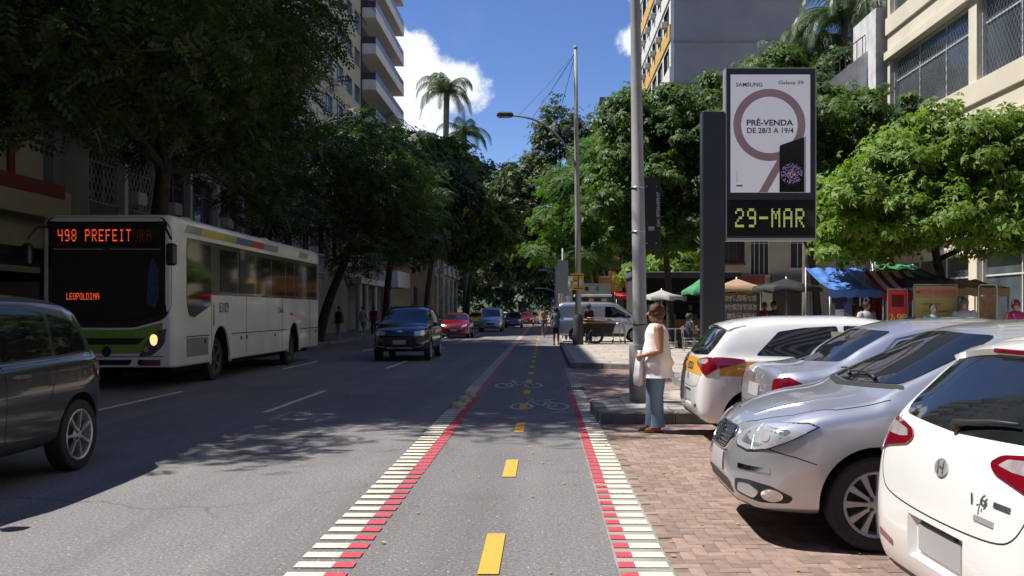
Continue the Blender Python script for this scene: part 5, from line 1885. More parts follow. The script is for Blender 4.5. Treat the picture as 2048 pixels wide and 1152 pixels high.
# ---------------------------------------------------------------- silver saloon seen from the front
def saloon_front():
    c = Car('parked_car', 'silver saloon parked nose out with chrome grille and large headlamp', SEDAN, 'car_silver', PG)
    c.panel('windscreen', [(-.67, 1.055), (0, 1.035), (.67, 1.055), (.545, 1.37), (0, 1.39), (-.545, 1.37)], 'F', 'car_glass', rnd=.06, off=.007)
    c.panel('windscreen_base', [(-.72, 1.030), (0, 1.008), (.72, 1.030), (.69, 1.052), (0, 1.032), (-.69, 1.052)], 'F', 'car_plastic', off=.003, rnd=.01)
    common(c, [[(-1.18, 1.03), (-.86, 1.285), (-.50, 1.345), (-.30, 1.352), (-.30, 1.005)], [(-.23, 1.0), (-.23, 1.352), (.15, 1.345), (.42, 1.285), (.95, 1.01), (.88, .985)]])
    c.panel('rear_window', [(-.62, 1.06), (.62, 1.06), (.52, 1.34), (-.52, 1.34)], 'B', 'car_glass', rnd=.05)
    # headlamps wrap from the nose onto the wing
    for sg in (1, -1):
        ang = 48 * sg
        k = 1 if sg > 0 else -1
        dv = Vector((math.cos(R(ang)), math.sin(R(ang)), 0)); u = Vector((-dv.y, dv.x, 0))
        u0 = u.x * 1.95 + u.y * .62 * sg
        # +a towards the flank
        P = [(-.23, .625), (-.10, .612), (.08, .645), (.22, .71), (.36, .795), (.30, .815), (.12, .80), (-.08, .765), (-.19, .72), (-.26, .67)]
        o = c.panel('headlight', [(u0 + k * a, b) for a, b in P], ang, 'lamp_glass', off=.008, depth=.02, rnd=.03, grid=.03, pillow=.012)
        c.line('headlight_rim', [(u0 + k * a, b) for a, b in P + P[:1]], ang, m='car_plastic', w=.012, off=.009, parent=o)
        c.line('bumper_seam', [(u0 + k * a, b) for a, b in ((.08, .64), (.25, .60), (.36, .56))], ang)
        c.panel('lamp_bowl', [(u0 + k * a, b) for a, b in ((-.19, .655), (-.02, .642), (.14, .70), (.22, .765), (.05, .768), (-.12, .735))], ang, 'lamp_bowl', off=.0165, depth=.006, rnd=.03, grid=.03, parent=o)
        c.line('lamp_facet', [(u0 + k * a, b) for a, b in ((-.045, .622), (-.06, .70), (-.03, .778))], ang, m='alloy', w=.012, off=.019, parent=o)
        c.panel('projector', [(u0 + k * (.05 + .04 * math.cos(t)), .715 + .034 * math.sin(t)) for t in [2 * math.pi * i / 20 for i in range(20)]], ang, 'alloy', off=.022, depth=.008, grid=.02, parent=o)
        # fog lamp bay and trim
        F = [(-.20, .335), (.02, .29), (.20, .30), (.23, .34), (.10, .405), (-.06, .43), (-.20, .42)]
        fo = c.panel('fog_lamp_bay', [(u0 + k * a, b) for a, b in F], ang, 'car_plastic', off=.004, depth=.01, rnd=.03, grid=.03)
        c.panel('fog_lamp', [(u0 + k * (.10 + .07 * math.cos(t)), .345 + .04 * math.sin(t)) for t in [2 * math.pi * i / 20 for i in range(20)]], ang, 'chrome', off=.010, depth=.006, grid=.02, parent=fo)
        c.panel('bumper_blade', [(u0 + k * a, b) for a, b in ((-.16, .345), (-.02, .315), (.02, .36), (-.06, .40), (-.15, .40))], ang, 'car_silver', off=.014, depth=.012, rnd=.02, grid=.03, parent=fo)
        c.panel('bumper_trim', [(u0 + k * a, b) for a, b in ((-.17, .49), (.09, .49), (.09, .522), (-.17, .522))], ang, 'chrome', off=.006, depth=.006, rnd=.008, grid=.03)
    # grille
    G = [(-.30, .665), (-.25, .575), (.25, .575), (.30, .665), (.27, .725), (-.27, .725)]
    g = c.panel('grille', G, 'F', 'car_plastic', off=.006, rnd=.04, grid=.03)
    for z in (.598, .625, .652, .679, .705):
        w = .265 - abs(z - .66) * .5
        c.line('grille_bar', [(-w, z), (w, z)], 'F', m='chrome', w=.010, off=.012, parent=g)
    c.line('grille_rim', [*rpoly(G, .04), rpoly(G, .04)[0]], 'F', m='chrome', w=.02, off=.016, parent=g)
    em = c.panel('emblem', [(.062 * math.cos(a), .655 + .058 * math.sin(a)) for a in [2 * math.pi * i / 28 for i in range(28)]], 'F', 'chrome', off=.022, depth=.01, grid=.02)
    c.panel('emblem_disc', [(.045 * math.cos(a), .655 + .042 * math.sin(a)) for a in [2 * math.pi * i / 24 for i in range(24)]], 'F', 'lamp_dark', off=.0235, depth=.002, grid=.02, parent=em)
    c.panel('lower_grille', [(-.42, .30), (.42, .30), (.36, .385), (-.36, .385)], 'F', 'car_plastic', off=.004, rnd=.02)
    c.panel('number_plate', [(-.20, .42), (.20, .42), (.20, .55), (-.20, .55)], 'F', 'plate', off=.010, depth=.01, rnd=.008)
    # bonnet shut lines, door lines
    for sg in (1, -1):
        c.line('bonnet_seam', [(1.16, .76 * sg), (1.5, .735 * sg), (1.75, .62 * sg), (1.93, .40 * sg), (1.985, .28 * sg)], 'T', w=.008)
        c.line('bonnet_crease', [(1.3, .50 * sg), (1.65, .44 * sg), (1.92, .26 * sg)], 'T', m='car_silver', w=.03, off=.005)
    for sg, d in ((1, 'L'), (-1, 'R')):
        c.line('door_seam', [(.98, .30), (1.0, .7), (.95, .99)], d)
        c.line('door_seam', [(-.26, .28), (-.27, 1.0)], d)
        c.line('door_seam', [(-1.05, .62), (-1.1, .99)], d)
        c.panel('door_handle', [(-.55, .86), (-.35, .865), (-.35, .895), (-.55, .89)], d, 'car_silver', off=.018, depth=.02, rnd=.012, grid=.04)
        c.panel('door_handle', [(.36, .84), (.56, .845), (.56, .875), (.36, .87)], d, 'car_silver', off=.018, depth=.02, rnd=.012, grid=.04)
        c.panel('side_lamp', [(1.02, .80), (1.10, .80), (1.10, .83), (1.02, .83)], d, 'lamp_dark', off=.005, depth=.005, rnd=.01)
        c.panel('window_corner', [(.86, .99), (.98, 1.005), (.82, 1.10)], d, 'car_plastic', off=.004, rnd=.008)
    c.panel('underbody_lip', [(-.6, .215), (.6, .215), (.55, .26), (-.55, .26)], 'F', 'car_plastic', off=.004, rnd=.02)
    # wipers
    for y0, y1 in ((.40, -.16), (-.06, -.56)):
        mb = MB(); pts = []
        for i in range(6):
            t = i / 5
            l, n = c.hit(Vector((0, y0 + (y1 - y0) * t, 1.062 + .02 * math.sin(math.pi * t) + .01 * t)), Vector((1, 0, 0)))
            pts.append(l + n * .022)
        mb.tube(pts, [.016, .010, .008, .008, .007, .005], 6); mb.build('wiper', 'car_plastic', c.t, smooth=True)
    for sg in (1, -1):
        c.panel('tail_light', [(sg * .50, .74), (sg * .76, .74), (sg * .76, .92), (sg * .50, .92)] if sg > 0 else [(sg * .76, .74), (sg * .50, .74), (sg * .50, .92), (sg * .76, .92)], 'B', 'tail_red', rnd=.03)
    c.mirrors(.82, 1.02)
    c.wheels('cover')
    return c


saloon_front().place(3.40, 6.52, 179.0, .012)


def saloon_rear():
    c = Car('parked_car', 'silver saloon parked tail out with dark red corner lamp', SEDAN, 'car_silver_blue', PG)
    c.panel('rear_window', [(-.66, 1.065), (0, 1.05), (.66, 1.065), (.54, 1.345), (0, 1.36), (-.54, 1.345)], 'B', 'car_glass', rnd=.06)
    c.panel('windscreen', [(-.70, 1.055), (.70, 1.055), (.57, 1.375), (-.57, 1.375)], 'F', 'car_glass', rnd=.06)
    common(c, [[(-1.20, 1.03), (-.92, 1.255), (-.55, 1.335), (-.30, 1.345), (-.30, 1.005)], [(-.23, 1.0), (-.23, 1.345), (.15, 1.34), (.42, 1.28), (.95, 1.01), (.88, .985)]])
    for sg in (1, -1):
        ang = 180 - 50 * sg
        k = 1 if sg > 0 else -1
        dv = Vector((math.cos(R(ang)), math.sin(R(ang)), 0)); u = Vector((-dv.y, dv.x, 0))
        u0 = u.x * -1.97 + u.y * .70 * sg
        P = [(-.17, .86), (-.02, .925), (.13, .90), (.14, .74), (-.02, .72), (-.10, .755)]
        o = c.panel('tail_light', [(u0 + k * a, b) for a, b in P], ang, 'tail_red', off=.010, depth=.02, rnd=.02, grid=.03)
        c.line('lamp_divider', [(u0 + k * .03, .725), (u0 + k * .02, .915)], ang, m='seam', w=.008, off=.012, parent=o)
    c.line('boot_seam', [(-.68, .96), (-.66, .86), (-.62, .62), (.62, .62), (.66, .86), (.68, .96)], 'B', w=.008)
    c.panel('number_plate', [(-.20, .70), (.20, .70), (.20, .82), (-.20, .82)], 'B', 'plate', off=.008, depth=.01, rnd=.008)
    c.panel('emblem', [(.05 * math.cos(a), .885 + .03 * math.sin(a)) for a in [2 * math.pi * i / 24 for i in range(24)]], 'B', 'chrome', off=.010, depth=.012, grid=.03)
    c.panel('badge', [(-.52, .655), (-.36, .655), (-.36, .685), (-.52, .685)], 'B', 'chrome', off=.005, depth=.004)
    for sg, d in ((1, 'L'), (-1, 'R')):
        c.line('door_seam', [(-.26, .28), (-.27, 1.0)], d)
        c.line('door_seam', [(-1.05, .62), (-1.1, .99)], d)
        c.line('window_trim', [(-1.24, 1.02), (-.94, 1.275), (-.55, 1.36), (.15, 1.362)], d, m='chrome', w=.014, off=.004)
    c.panel('rear_bumper_lip', [(-.6, .27), (.6, .27), (.55, .34), (-.55, .34)], 'B', 'car_plastic', off=.003, rnd=.02)
    c.panel('antenna_base', [(-.62, -.03), (-.5, -.03), (-.5, .03), (-.62, .03)], 'T', 'car_plastic', off=.012, depth=.014, rnd=.02)
    for sg in (1, -1):
        c.panel('headlight', [(sg * .40, .64), (sg * .66, .70), (sg * .66, .80), (sg * .46, .76)] if sg > 0 else [(sg * .66, .70), (sg * .40, .64), (sg * .46, .76), (sg * .66, .80)], 'F', 'lamp_glass', rnd=.02)
    c.mirrors(.82, 1.02)
    c.wheels('cover')
    return c


saloon_rear().place(4.22, 9.02, 0, .012)


# ---------------------------------------------------------------- moving traffic
def suv(name, label, paint, group, fine=True, rails=False, spec=SUV):
    c = Car(name, label, spec, paint, group, fine)
    c.panel('windscreen', [(-.74, 1.20), (0, 1.185), (.74, 1.20), (.60, 1.575), (0, 1.595), (-.60, 1.575)], 'F', 'car_glass', rnd=.06, off=.008)
    c.panel('rear_window', [(-.62, 1.14), (.62, 1.14), (.55, 1.50), (-.55, 1.50)], 'B', 'car_glass', rnd=.06, off=.006)
    common(c, [[(-1.78, 1.16), (-1.62, 1.44), (-1.20, 1.53), (-1.16, 1.13)], [(-1.10, 1.13), (-1.13, 1.535), (-.62, 1.575), (-.30, 1.58), (-.30, 1.11)], [(-.23, 1.11), (-.23, 1.58), (.15, 1.57), (.38, 1.52), (.88, 1.14), (.82, 1.09)]])
    for sg in (1, -1):
        ang = 46 * sg
        k = sg
        dv = Vector((math.cos(R(ang)), math.sin(R(ang)), 0)); u = Vector((-dv.y, dv.x, 0))
        u0 = u.x * 1.95 + u.y * .66 * sg
        o = c.panel('headlight', [(u0 + k * a, b) for a, b in ((-.24, .80), (.02, .80), (.22, .88), (.34, .97), (.12, .965), (-.20, .91))], ang, 'lamp_glass', off=.008, depth=.02, rnd=.02, grid=.04)
        c.panel('fog_lamp', [(u0 + k * a, b) for a, b in ((-.12, .50), (.08, .52), (.06, .60), (-.10, .58))], ang, 'lamp_dark', off=.006, depth=.01, rnd=.02, grid=.04)
        c.panel('bumper_trim', [(u0 + k * a, b) for a, b in ((-.26, .43), (-.12, .44), (.04, .50), (.02, .525), (-.14, .475), (-.26, .465))], ang, 'chrome', off=.008, depth=.01, rnd=.01, grid=.03)
        ang = 180 - 50 * sg
        dv = Vector((math.cos(R(ang)), math.sin(R(ang)), 0)); u = Vector((-dv.y, dv.x, 0))
        u0 = u.x * -1.97 + u.y * .76 * sg
        c.panel('tail_light', [(u0 + k * a, b) for a, b in ((-.18, 1.02), (.10, 1.05), (.16, .98), (.10, .84), (-.04, .84), (-.20, .95))], ang, 'tail_red', off=.010, depth=.02, rnd=.02, grid=.03)
    g = c.panel('grille', [(-.42, .78), (.42, .78), (.48, .90), (-.48, .90)], 'F', 'car_plastic', off=.005, rnd=.02)
    for z in (.80, .83, .86): c.line('grille_bar', [(-.42, z), (.42, z)], 'F', m='lamp_dark', w=.012, off=.01, parent=g)
    c.panel('emblem', [(.085 * math.cos(a), .905 + .036 * math.sin(a)) for a in [2 * math.pi * i / 20 for i in range(20)]], 'F', 'chrome', off=.012, depth=.012, grid=.03)
    c.panel('lower_grille', [(-.50, .46), (.50, .46), (.56, .74), (-.56, .74)], 'F', 'car_plastic', off=.004, rnd=.03)
    c.panel('number_plate', [(-.20, .53), (.20, .53), (.20, .66), (-.20, .66)], 'F', 'plate', off=.012, depth=.01, rnd=.008)
    c.panel('skid_plate', [(-.42, .40), (.42, .40), (.38, .44), (-.38, .44)], 'F', 'alloy', off=.006, rnd=.01)
    c.panel('bonnet_line', [(1.30, -.62), (1.34, -.62), (1.34, .62), (1.30, .62)], 'T', 'seam', off=.001, depth=.002)
    for sg, d in ((1, 'L'), (-1, 'R')):
        c.line('door_seam', [(-.26, .38), (-.27, 1.08)], d)
        c.line('door_seam', [(-.92, .70), (-1.12, 1.08)], d)
        c.line('door_seam', [(.85, .38), (.86, 1.06)], d)
        c.panel('door_handle', [(-.62, .96), (-.40, .965), (-.40, .995), (-.62, .99)], d, 'chrome' if fine else paint, off=.018, depth=.02, rnd=.012, grid=.04)
        c.panel('door_handle', [(.24, .94), (.46, .945), (.46, .975), (.24, .97)], d, 'chrome' if fine else paint, off=.018, depth=.02, rnd=.012, grid=.04)
        c.panel('sill_cladding', [(-.95, .31), (.95, .31), (.90, .42), (-.90, .42)], d, 'car_plastic', off=.006, rnd=.02)
        if fine:
            c.panel('fuel_flap', rpoly([(-1.46, .93), (-1.28, .93), (-1.28, 1.06), (-1.46, 1.06)], .03), d, paint, off=.002, depth=.003)
            c.line('window_trim', [(-1.82, 1.13), (-1.1, 1.10), (.84, 1.07)], d, m='chrome', w=.014, off=.004)
        if rails:
            mb = MB(); y = .58 * sg
            mb.tube([(.2, y, 1.655), (.05, y, 1.72), (-1.3, y, 1.72), (-1.5, y, 1.655)], .018, 6); mb.build('roof_rail', 'car_plastic', c.t, smooth=True)
    if rails:
        mb = MB(); mb.tube([(-.3, 0, 1.70), (-.45, 0, 2.0)], [.01, .004], 5); mb.build('antenna', 'car_plastic', c.t)
    c.mirrors(.82, 1.13)
    c.wheels('alloy7')
    return c


TG = 'cars driving towards the viewer'
suv('grey_crossover', 'dark grey crossover with alloy wheels passing beside the bus', 'car_graphite', TG, spec=CROSS).place(-5.40, 7.30, -90)
suv('black_crossover', 'black crossover with bright headlamps driving ahead of the bus', 'car_black', TG, rails=True).place(-4.42, 29.6, -90)


def small_car(name, label, paint, spec, xy, heading, roof_sign=False):
    c = Car(name, label, spec, paint, TG, False)
    hi = 1.14 if spec is VAN else 1.055
    tp = 1.66 if spec is VAN else 1.36
    c.panel('windscreen', [(-.70, hi), (.70, hi), (.56, tp), (-.56, tp)], 'F', 'car_glass', rnd=.05, off=.01, grid=.1)
    if spec is not VAN:
        common(c, [[(-1.1, 1.03), (-.86, 1.26), (-.30, 1.33), (-.30, 1.01)], [(-.22, 1.01), (-.22, 1.33), (.30, 1.31), (.85, 1.03)]])
    e = spec['top'][-1][0]
    for sg in (1, -1):
        q = [(sg * .42, .62), (sg * .72, .70), (sg * .70, .80), (sg * .46, .74)]
        c.panel('headlight', q if sg > 0 else [q[1], q[0], q[3], q[2]], 'F', 'lamp_glass', rnd=.02, off=.01, grid=.1)
    c.panel('grille', [(-.30, .54), (.30, .54), (.34, .66), (-.34, .66)], 'F', 'car_plastic', rnd=.02, off=.008, grid=.1)
    c.panel('lower_grille', [(-.45, .30), (.45, .30), (.40, .40), (-.40, .40)], 'F', 'car_plastic', rnd=.02, off=.008, grid=.1)
    c.panel('number_plate', [(-.20, .42), (.20, .42), (.20, .53), (-.20, .53)], 'F', 'plate', off=.014, depth=.01, grid=.1)
    if roof_sign:
        mb = MB(); mb.bbox(-.1, .1, -.25, .25, 1.47, 1.62, .03); mb.build('roof_sign', 'car_white', c.t)
    c.mirrors(.85, hi - .02)
    c.wheels('alloy5')
    c.place(xy[0], xy[1], heading)
    return c


small_car('red_car', 'dark red saloon following the black crossover', 'car_red', SEDAN, (-5.05, 52.5, ), -90)
small_car('silver_van', 'silver people carrier with its headlamps on behind the red saloon', 'car_silver', VAN, (-3.95, 68.5), -90)
small_car('taxi', 'yellow taxi half hidden behind the silver people carrier', 'car_yellow', SEDAN, (-5.9, 80), -90, True)
small_car('blue_car', 'blue grey hatchback in the lane nearest the cycle track', 'car_blue', HATCH, (-2.75, 82), -90)
small_car('white_car', 'white car behind the silver people carrier', 'car_white', HATCH, (-4.3, 92), -90)
small_car('far_red_car', 'dark red car farthest along beside the cycle track', 'car_red', SEDAN, (-1.9, 98), -90)
small_car('far_taxi', 'yellow taxi farthest down the street', 'car_yellow', SEDAN, (-1.4, 108), -90, True)

# delivery van across the pavement
c = Car('delivery_van', 'silver panel van parked across the plaza behind the cart', VAN, 'car_silver', None, True)
c.panel('windscreen', [(-.70, 1.16), (.70, 1.16), (.60, 1.66), (-.60, 1.66)], 'F', 'car_glass', rnd=.05, off=.008)
for d in 'LR':
    c.panel('side_window', [(.02, 1.10), (.02, 1.60), (.42, 1.59), (1.20, 1.16), (1.16, 1.10)], d, 'car_glass', rnd=.08)
    c.line('door_seam', [(.0, .30), (-.02, 1.66)], d); c.line('door_seam', [(1.1, .30), (1.15, 1.05)], d)
    c.line('side_moulding', [(-1.9, 1.56), (-.1, 1.58)], d, w=.02)
    c.panel('door_handle', [(.12, .98), (.30, .98), (.30, 1.02), (.12, 1.02)], d, 'car_plastic', off=.018, depth=.02, rnd=.012, grid=.04)
    c.panel('sill_cladding', [(-.85, .28), (.95, .28), (.92, .40), (-.82, .40)], d, 'car_plastic', off=.006, rnd=.02)
for sg in (1, -1):
    q = [(sg * .46, .70), (sg * .74, .76), (sg * .72, .95), (sg * .52, .86)]
    c.panel('headlight', q if sg > 0 else [q[1], q[0], q[3], q[2]], 'F', 'lamp_glass', rnd=.02)
    q = [(sg * .70, .8), (sg * .80, .8), (sg * .78, 1.3), (sg * .70, 1.3)]
    c.panel('tail_light', q if sg > 0 else [q[1], q[0], q[3], q[2]], 'B', 'tail_red', rnd=.02)
c.mirrors(1.0, 1.16, 'car_plastic')
c.wheels('cover')
c.place(2.72, 41.2, 0, .15)


# ---------------------------------------------------------------- city bus
mat('bus_white', (.86, .86, .80), (.76, .76, .70), scale=1.6, detail=8, rough=.38, coat=.4)
mat('bus_grey', (.30, .30, .29), (.25, .25, .24), scale=2, rough=.4, coat=.3)
mat('bus_green', (.24, .44, .05), (.21, .39, .045), scale=2, rough=.35, coat=.4)
mat('bus_black', (.012, .012, .013), rough=.16, coat=.6)
mat('bus_glass', (.008, .009, .009), (.012, .013, .012), scale=.7, rough=.05, spec=.5)
mat('led_red', (.6, .05, .02), rough=.5, emit=(1.0, .12, .04), es=.6)
mat('led_dim', (.05, .008, .006), rough=.5, emit=(1.0, .10, .03), es=.02)
mat('led_panel', (.012, .010, .010), rough=.4)
mat('band_yellow', (.62, .48, .10), (.55, .42, .10), rough=.4, coat=.3)
mat('band_lime', (.32, .45, .10), rough=.4, coat=.3)
mat('band_blue', (.10, .15, .32), rough=.4, coat=.3)
mat('band_red', (.50, .03, .05), rough=.4, coat=.3)
mat('lamp_on', (.9, .7, .4), rough=.3, emit=(1.0, .62, .25), es=1.0)
mat('interior_blue', (.05, .09, .17), (.03, .05, .10), scale=8, rough=.5)


def bus():
    # local frame: x forward (front at 0), y left, z up; 11.4 m long, 2.5 m wide
    t = thing('city_bus', 'white and green city bus with red destination display in the kerb lane', 'bus', (0, 0, 0))
    L_, hw, H = 11.4, 1.25, 3.28
    # shell: loft of rounded sections
    prof = []
    xs = [(-L_, .93, .92), (-L_ + .05, .975, .97), (-L_ + .18, 1, 1), (-1.2, 1, 1), (-.45, 1, 1), (-.20, .992, .997), (-.09, .975, .99), (-.02, .945, .97), (0, .92, .955)]
    rings = []
    for x, sw, sh in xs:
        z0, z1 = .42 + (1 - sh) * .6, .42 + (H - .42) * sh
        pts = []
        r = .20
        w = hw * sw
        for (cx, cz, a0) in ((w - .05, z0 + .05, -90), (w - r, z1 - r, 0), (-(w - r), z1 - r, 90), (-(w - .05), z0 + .05, 180)):
            rr_ = .05 if cz < 1 else r
            for i in range(7):
                a = R(a0 + 90 * i / 6)
                pts.append((x, cx + rr_ * math.cos(a), cz + rr_ * math.sin(a)))
        rings.append(pts)
    mb = MB(); mb.loft(rings)
    body = mb.build('body', ['bus_white', 'well'], t, smooth=True)
    body.data.set_sharp_from_angle(angle=R(35))
    cut = MB().mi(1)
    for ax in (-2.55, -8.45):
        for sg in (1, -1):
            cut.lathe([(.0001, -.4), (.60, -.4), (.60, .4), (.0001, .4)], 40, Matrix.Translation((ax, sg * 1.25, .48)) @ Matrix.Rotation(R(90), 4, 'X'))
    co = cut.build('cutter', ['well', 'well'], None)
    md = body.modifiers.new('arch', 'BOOLEAN'); md.object = co; md.operation = 'DIFFERENCE'; md.solver = 'EXACT'
    apply_mods(body)
    bpy.data.objects.remove(co)
    me = body.data
    for p in me.polygons:
        c = p.center
        for ax in (-2.55, -8.45):
            d = math.hypot(c.x - ax, c.z - .48)
            if (d < .58 or (d < .605 and abs(p.normal.y) < .5)) and abs(c.y) > .8: p.material_index = 1
    bmesh_fix = None
    dummy = Car.__new__(Car); dummy.t = t; dummy.sp = {}; dummy.fine = True
    dummy.bvh = BVHTree.FromPolygons([v.co.copy() for v in mb.mesh('tmp').vertices], [tuple(p.vertices) for p in bpy.data.meshes['tmp'].polygons])
    P = dummy.panel
    for sg, d in ((1, 'L'), (-1, 'R')):
        y = hw * sg
        # dark window band, then each pane proud of it
        P('window_band', [(-11.15, 1.60), (-.62, 1.60), (-.62, 2.82), (-11.15, 2.82)], d, 'bus_black', off=.004, rnd=.06, grid=.6)
        edges = [-2.45, -3.72, -5.02, -6.32, -7.62, -8.55, -9.8, -11.0]
        for a, b in zip(edges[:-1], edges[1:]):
            P('side_window', [(b + .10, 1.68), (a - .06, 1.68), (a - .06, 2.70), (b + .10, 2.70)], d, 'bus_glass', off=.010, rnd=.06, grid=.6)
        dw = P('driver_window', [(-1.92, 1.42), (-1.0, 1.22), (-.72, 1.26), (-.62, 1.5), (-.62, 2.62), (-.75, 2.74), (-1.92, 2.74)], d, 'bus_glass', off=.012, rnd=.10, grid=.4)
        P('roof_cove', [(-11.2, 2.90), (-.4, 2.90), (-.4, 3.06), (-11.2, 3.06)], d, 'bus_white', off=.004, rnd=.02, grid=.8)
        for m, a, b in (('bus_grey', -1.35, -.5), ('band_yellow', -2.7, -1.35), ('band_lime', -3.5, -2.7), ('band_blue', -4.6, -3.5), ('band_red', -5.6, -4.6), ('bus_grey', -6.8, -5.6), ('bus_grey', -9.9, -8.9)):
            P('roof_band', [(a if False else b, 2.915), (a, 2.915), (a - .14, 3.10), (b - .14, 3.10)][::1], d, m, off=.007, grid=.8)
        for x in (-2.0, -4.3, -7.3, -10.2):
            dummy.line('panel_seam', [(x, .5), (x, 1.60)], d, w=.014, off=.003)
        dummy.line('skirt_seam', [(-11.2, .92), (-9.15, .92)], d, w=.014, off=.003); dummy.line('skirt_seam', [(-7.75, .92), (-3.25, .92)], d, w=.014, off=.003); dummy.line('skirt_seam', [(-1.85, .92), (-.6, .92)], d, w=.014, off=.003)
        P('skirt_panel', [(-1.8, .60), (-.62, .60), (-.62, .90), (-1.8, .90)], d, 'bus_grey', off=.004, grid=.5)
        for x in (-1.6, -3.9, -4.3, -6.6, -9.3, -10.9):
            P('side_marker', [(x - .035, .83), (x + .035, .83), (x + .035, .88), (x - .035, .88)], d, 'tail_red', off=.012, depth=.012)
        for ax in (-2.55, -8.45):
            mbr = MB()
            rg = []
            for i in range(25):
                a = R(-8 + 196 * i / 24)
                rg.append([(ax + r * math.cos(a), (hw + o) * sg, .48 + r * math.sin(a)) for r, o in ((.59, -.03), (.59, .012), (.66, .012), (.66, -.004))])
            mbr.loft(rg, caps=False, closed=True); mbr.build('arch_trim', 'bus_white', t, smooth=True, sharp=40)
        P('lime_strip', [(-2.18, 1.08), (-2.08, 1.08), (-2.08, 1.46), (-2.18, 1.42)], d, 'band_lime', off=.005, depth=.004)
        for ax in (-2.55, -8.45): pass
    # numbers on the flank
    for sg in (1,):
        me = text_mesh('B31029', .33, .001, -.003, sx=.60); me.materials.clear()
        o = link_mesh('fleet_number', me, 'label_dark', t, (-2.75, hw + .008, 1.38)); o.rotation_euler = (R(90), 0, R(180))
        me = text_mesh('Cidade', .22, .002, .0008, sx=.8); me.materials.clear()
        o = link_mesh('flank_lettering', me, 'bus_grey', t, (-7.15, hw + .008, 1.34)); o.rotation_euler = (R(90), 0, R(180))
        me = text_mesh('BUS RIO', .10, .002, .001, sx=.8); me.materials.clear()
        o = link_mesh('flank_lettering', me, 'bus_grey', t, (-8.2, hw + .008, 1.26)); o.rotation_euler = (R(90), 0, R(180))
    # front
    P('front_mask', [(-1.06, 1.19), (-.5, 1.07), (.5, 1.07), (1.06, 1.19), (1.19, 1.35), (1.19, 2.98), (1.05, 3.20), (-1.05, 3.20), (-1.19, 2.98), (-1.19, 1.35)], 'F', 'bus_black', off=.006, rnd=.10, grid=.12)
    P('windscreen', [(-.98, 1.27), (-.5, 1.15), (.5, 1.15), (.98, 1.27), (1.03, 1.45), (1.03, 2.48), (-1.03, 2.48), (-1.03, 1.45)], 'F', 'bus_glass', off=.014, rnd=.10, grid=.15)
    P('display_window', [(-1.02, 2.56), (1.02, 2.56), (.98, 2.96), (.90, 3.06), (-.90, 3.06), (-.98, 2.96)], 'F', 'bus_glass', off=.014, rnd=.06, grid=.15)
    dummy.line('windscreen_trim', [(-1.0, 2.52), (-.06, 2.52)], 'F', m='bus_grey', w=.02, off=.018); dummy.line('windscreen_trim', [(.06, 2.52), (1.0, 2.52)], 'F', m='bus_grey', w=.02, off=.018)
    P('nose_panel', [(-.66, .70), (.66, .70), (.92, .90), (1.04, 1.04), (1.04, 1.15), (.5, 1.04), (-.5, 1.04), (-1.04, 1.15), (-1.04, 1.04), (-.92, .90)], 'F', 'bus_green', off=.008, rnd=.02, grid=.15)
    P('nose_grille', [(-.58, .84), (.58, .84), (.72, .915), (-.72, .915)], 'F', 'bus_black', off=.011, rnd=.04, grid=.15)
    P('bumper_grille', [(-.42, .48), (.42, .48), (.48, .58), (-.48, .58)], 'F', 'bus_black', off=.008, rnd=.03, grid=.15)
    dummy.line('bumper_seam', [(-1.05, .64), (1.05, .64)], 'F', w=.014, off=.004)
    P('emblem', [(.09 * math.cos(a), .735 + .09 * math.sin(a)) for a in [2 * math.pi * i / 20 for i in range(20)]], 'F', 'bus_black', off=.022, depth=.02)
    P('number_plate', [(.66, .47), (1.0, .47), (1.0, .58), (.66, .58)], 'F', 'red_plate', off=.010, depth=.01)
    for sg in (1, -1):
        q = [(sg * .60, .64), (sg * .84, .66), (sg * 1.08, .86), (sg * 1.12, 1.06), (sg * .90, 1.00), (sg * .70, .84)]
        o = P('headlight', q if sg > 0 else q[::-1], 'F', 'lamp_dark', off=.012, rnd=.03, grid=.06, depth=.02)
        P('lamp', [(sg * .88 + .07 * math.cos(a), .90 + .07 * math.sin(a)) for a in [2 * math.pi * i / 18 for i in range(18)]], 'F', 'lamp_on' if sg > 0 else 'chrome', off=.022, depth=.008, parent=o)
        P('lamp', [(sg * .74 + .05 * math.cos(a), .77 + .05 * math.sin(a)) for a in [2 * math.pi * i / 18 for i in range(18)]], 'F', 'chrome', off=.020, depth=.008, parent=o)
        P('indicator', [(sg * 1.0 + .05 * math.cos(a), 1.01 + .025 * math.sin(a)) for a in [2 * math.pi * i / 18 for i in range(18)]], 'F', 'tail_red', off=.020, depth=.008, parent=o)
        P('fog_lamp', [(sg * .63 + .05 * math.cos(a), .53 + .06 * math.sin(a)) for a in [2 * math.pi * i / 18 for i in range(18)]], 'F', 'bus_black', off=.012, depth=.008)
        # mirrors on arms
        m = MB(); m.tube([(-.06, sg * 1.0, 3.0), (.22, sg * 1.18, 2.96), (.30, sg * 1.32, 2.7)], .022, 6)
        m.bbox(.22, .36, sg * 1.32 - .09, sg * 1.32 + .09, 2.16, 2.62, .04)
        m.build('mirror', 'bus_black', t)
        # wipers
        m = MB(); m.tube([(.03, sg * .25, 1.18), (.045, sg * .75, 1.28)], .012, 5); m.build('wiper', 'car_plastic', t)
    # curtain behind the windscreen corner, seen as a blue fold
    m = MB()
    rg = [[(.0, .84, 1.4), (.004, .93, 1.4)]]
    P('curtain', [(.74, 1.42), (.90, 1.36), (.97, 1.55), (.96, 2.15), (.84, 2.36), (.78, 2.0)], 'F', 'interior_blue', off=.0165, rnd=.06, grid=.1, depth=.003)
    # destination displays: every lit dot is real
    dsp = MB(); dsp.box(.012, .018, -.8, .8, 2.60, 3.0)
    xch = .118
    txt = '498 PREFEITURA'
    n = len(txt)
    y0 = .90
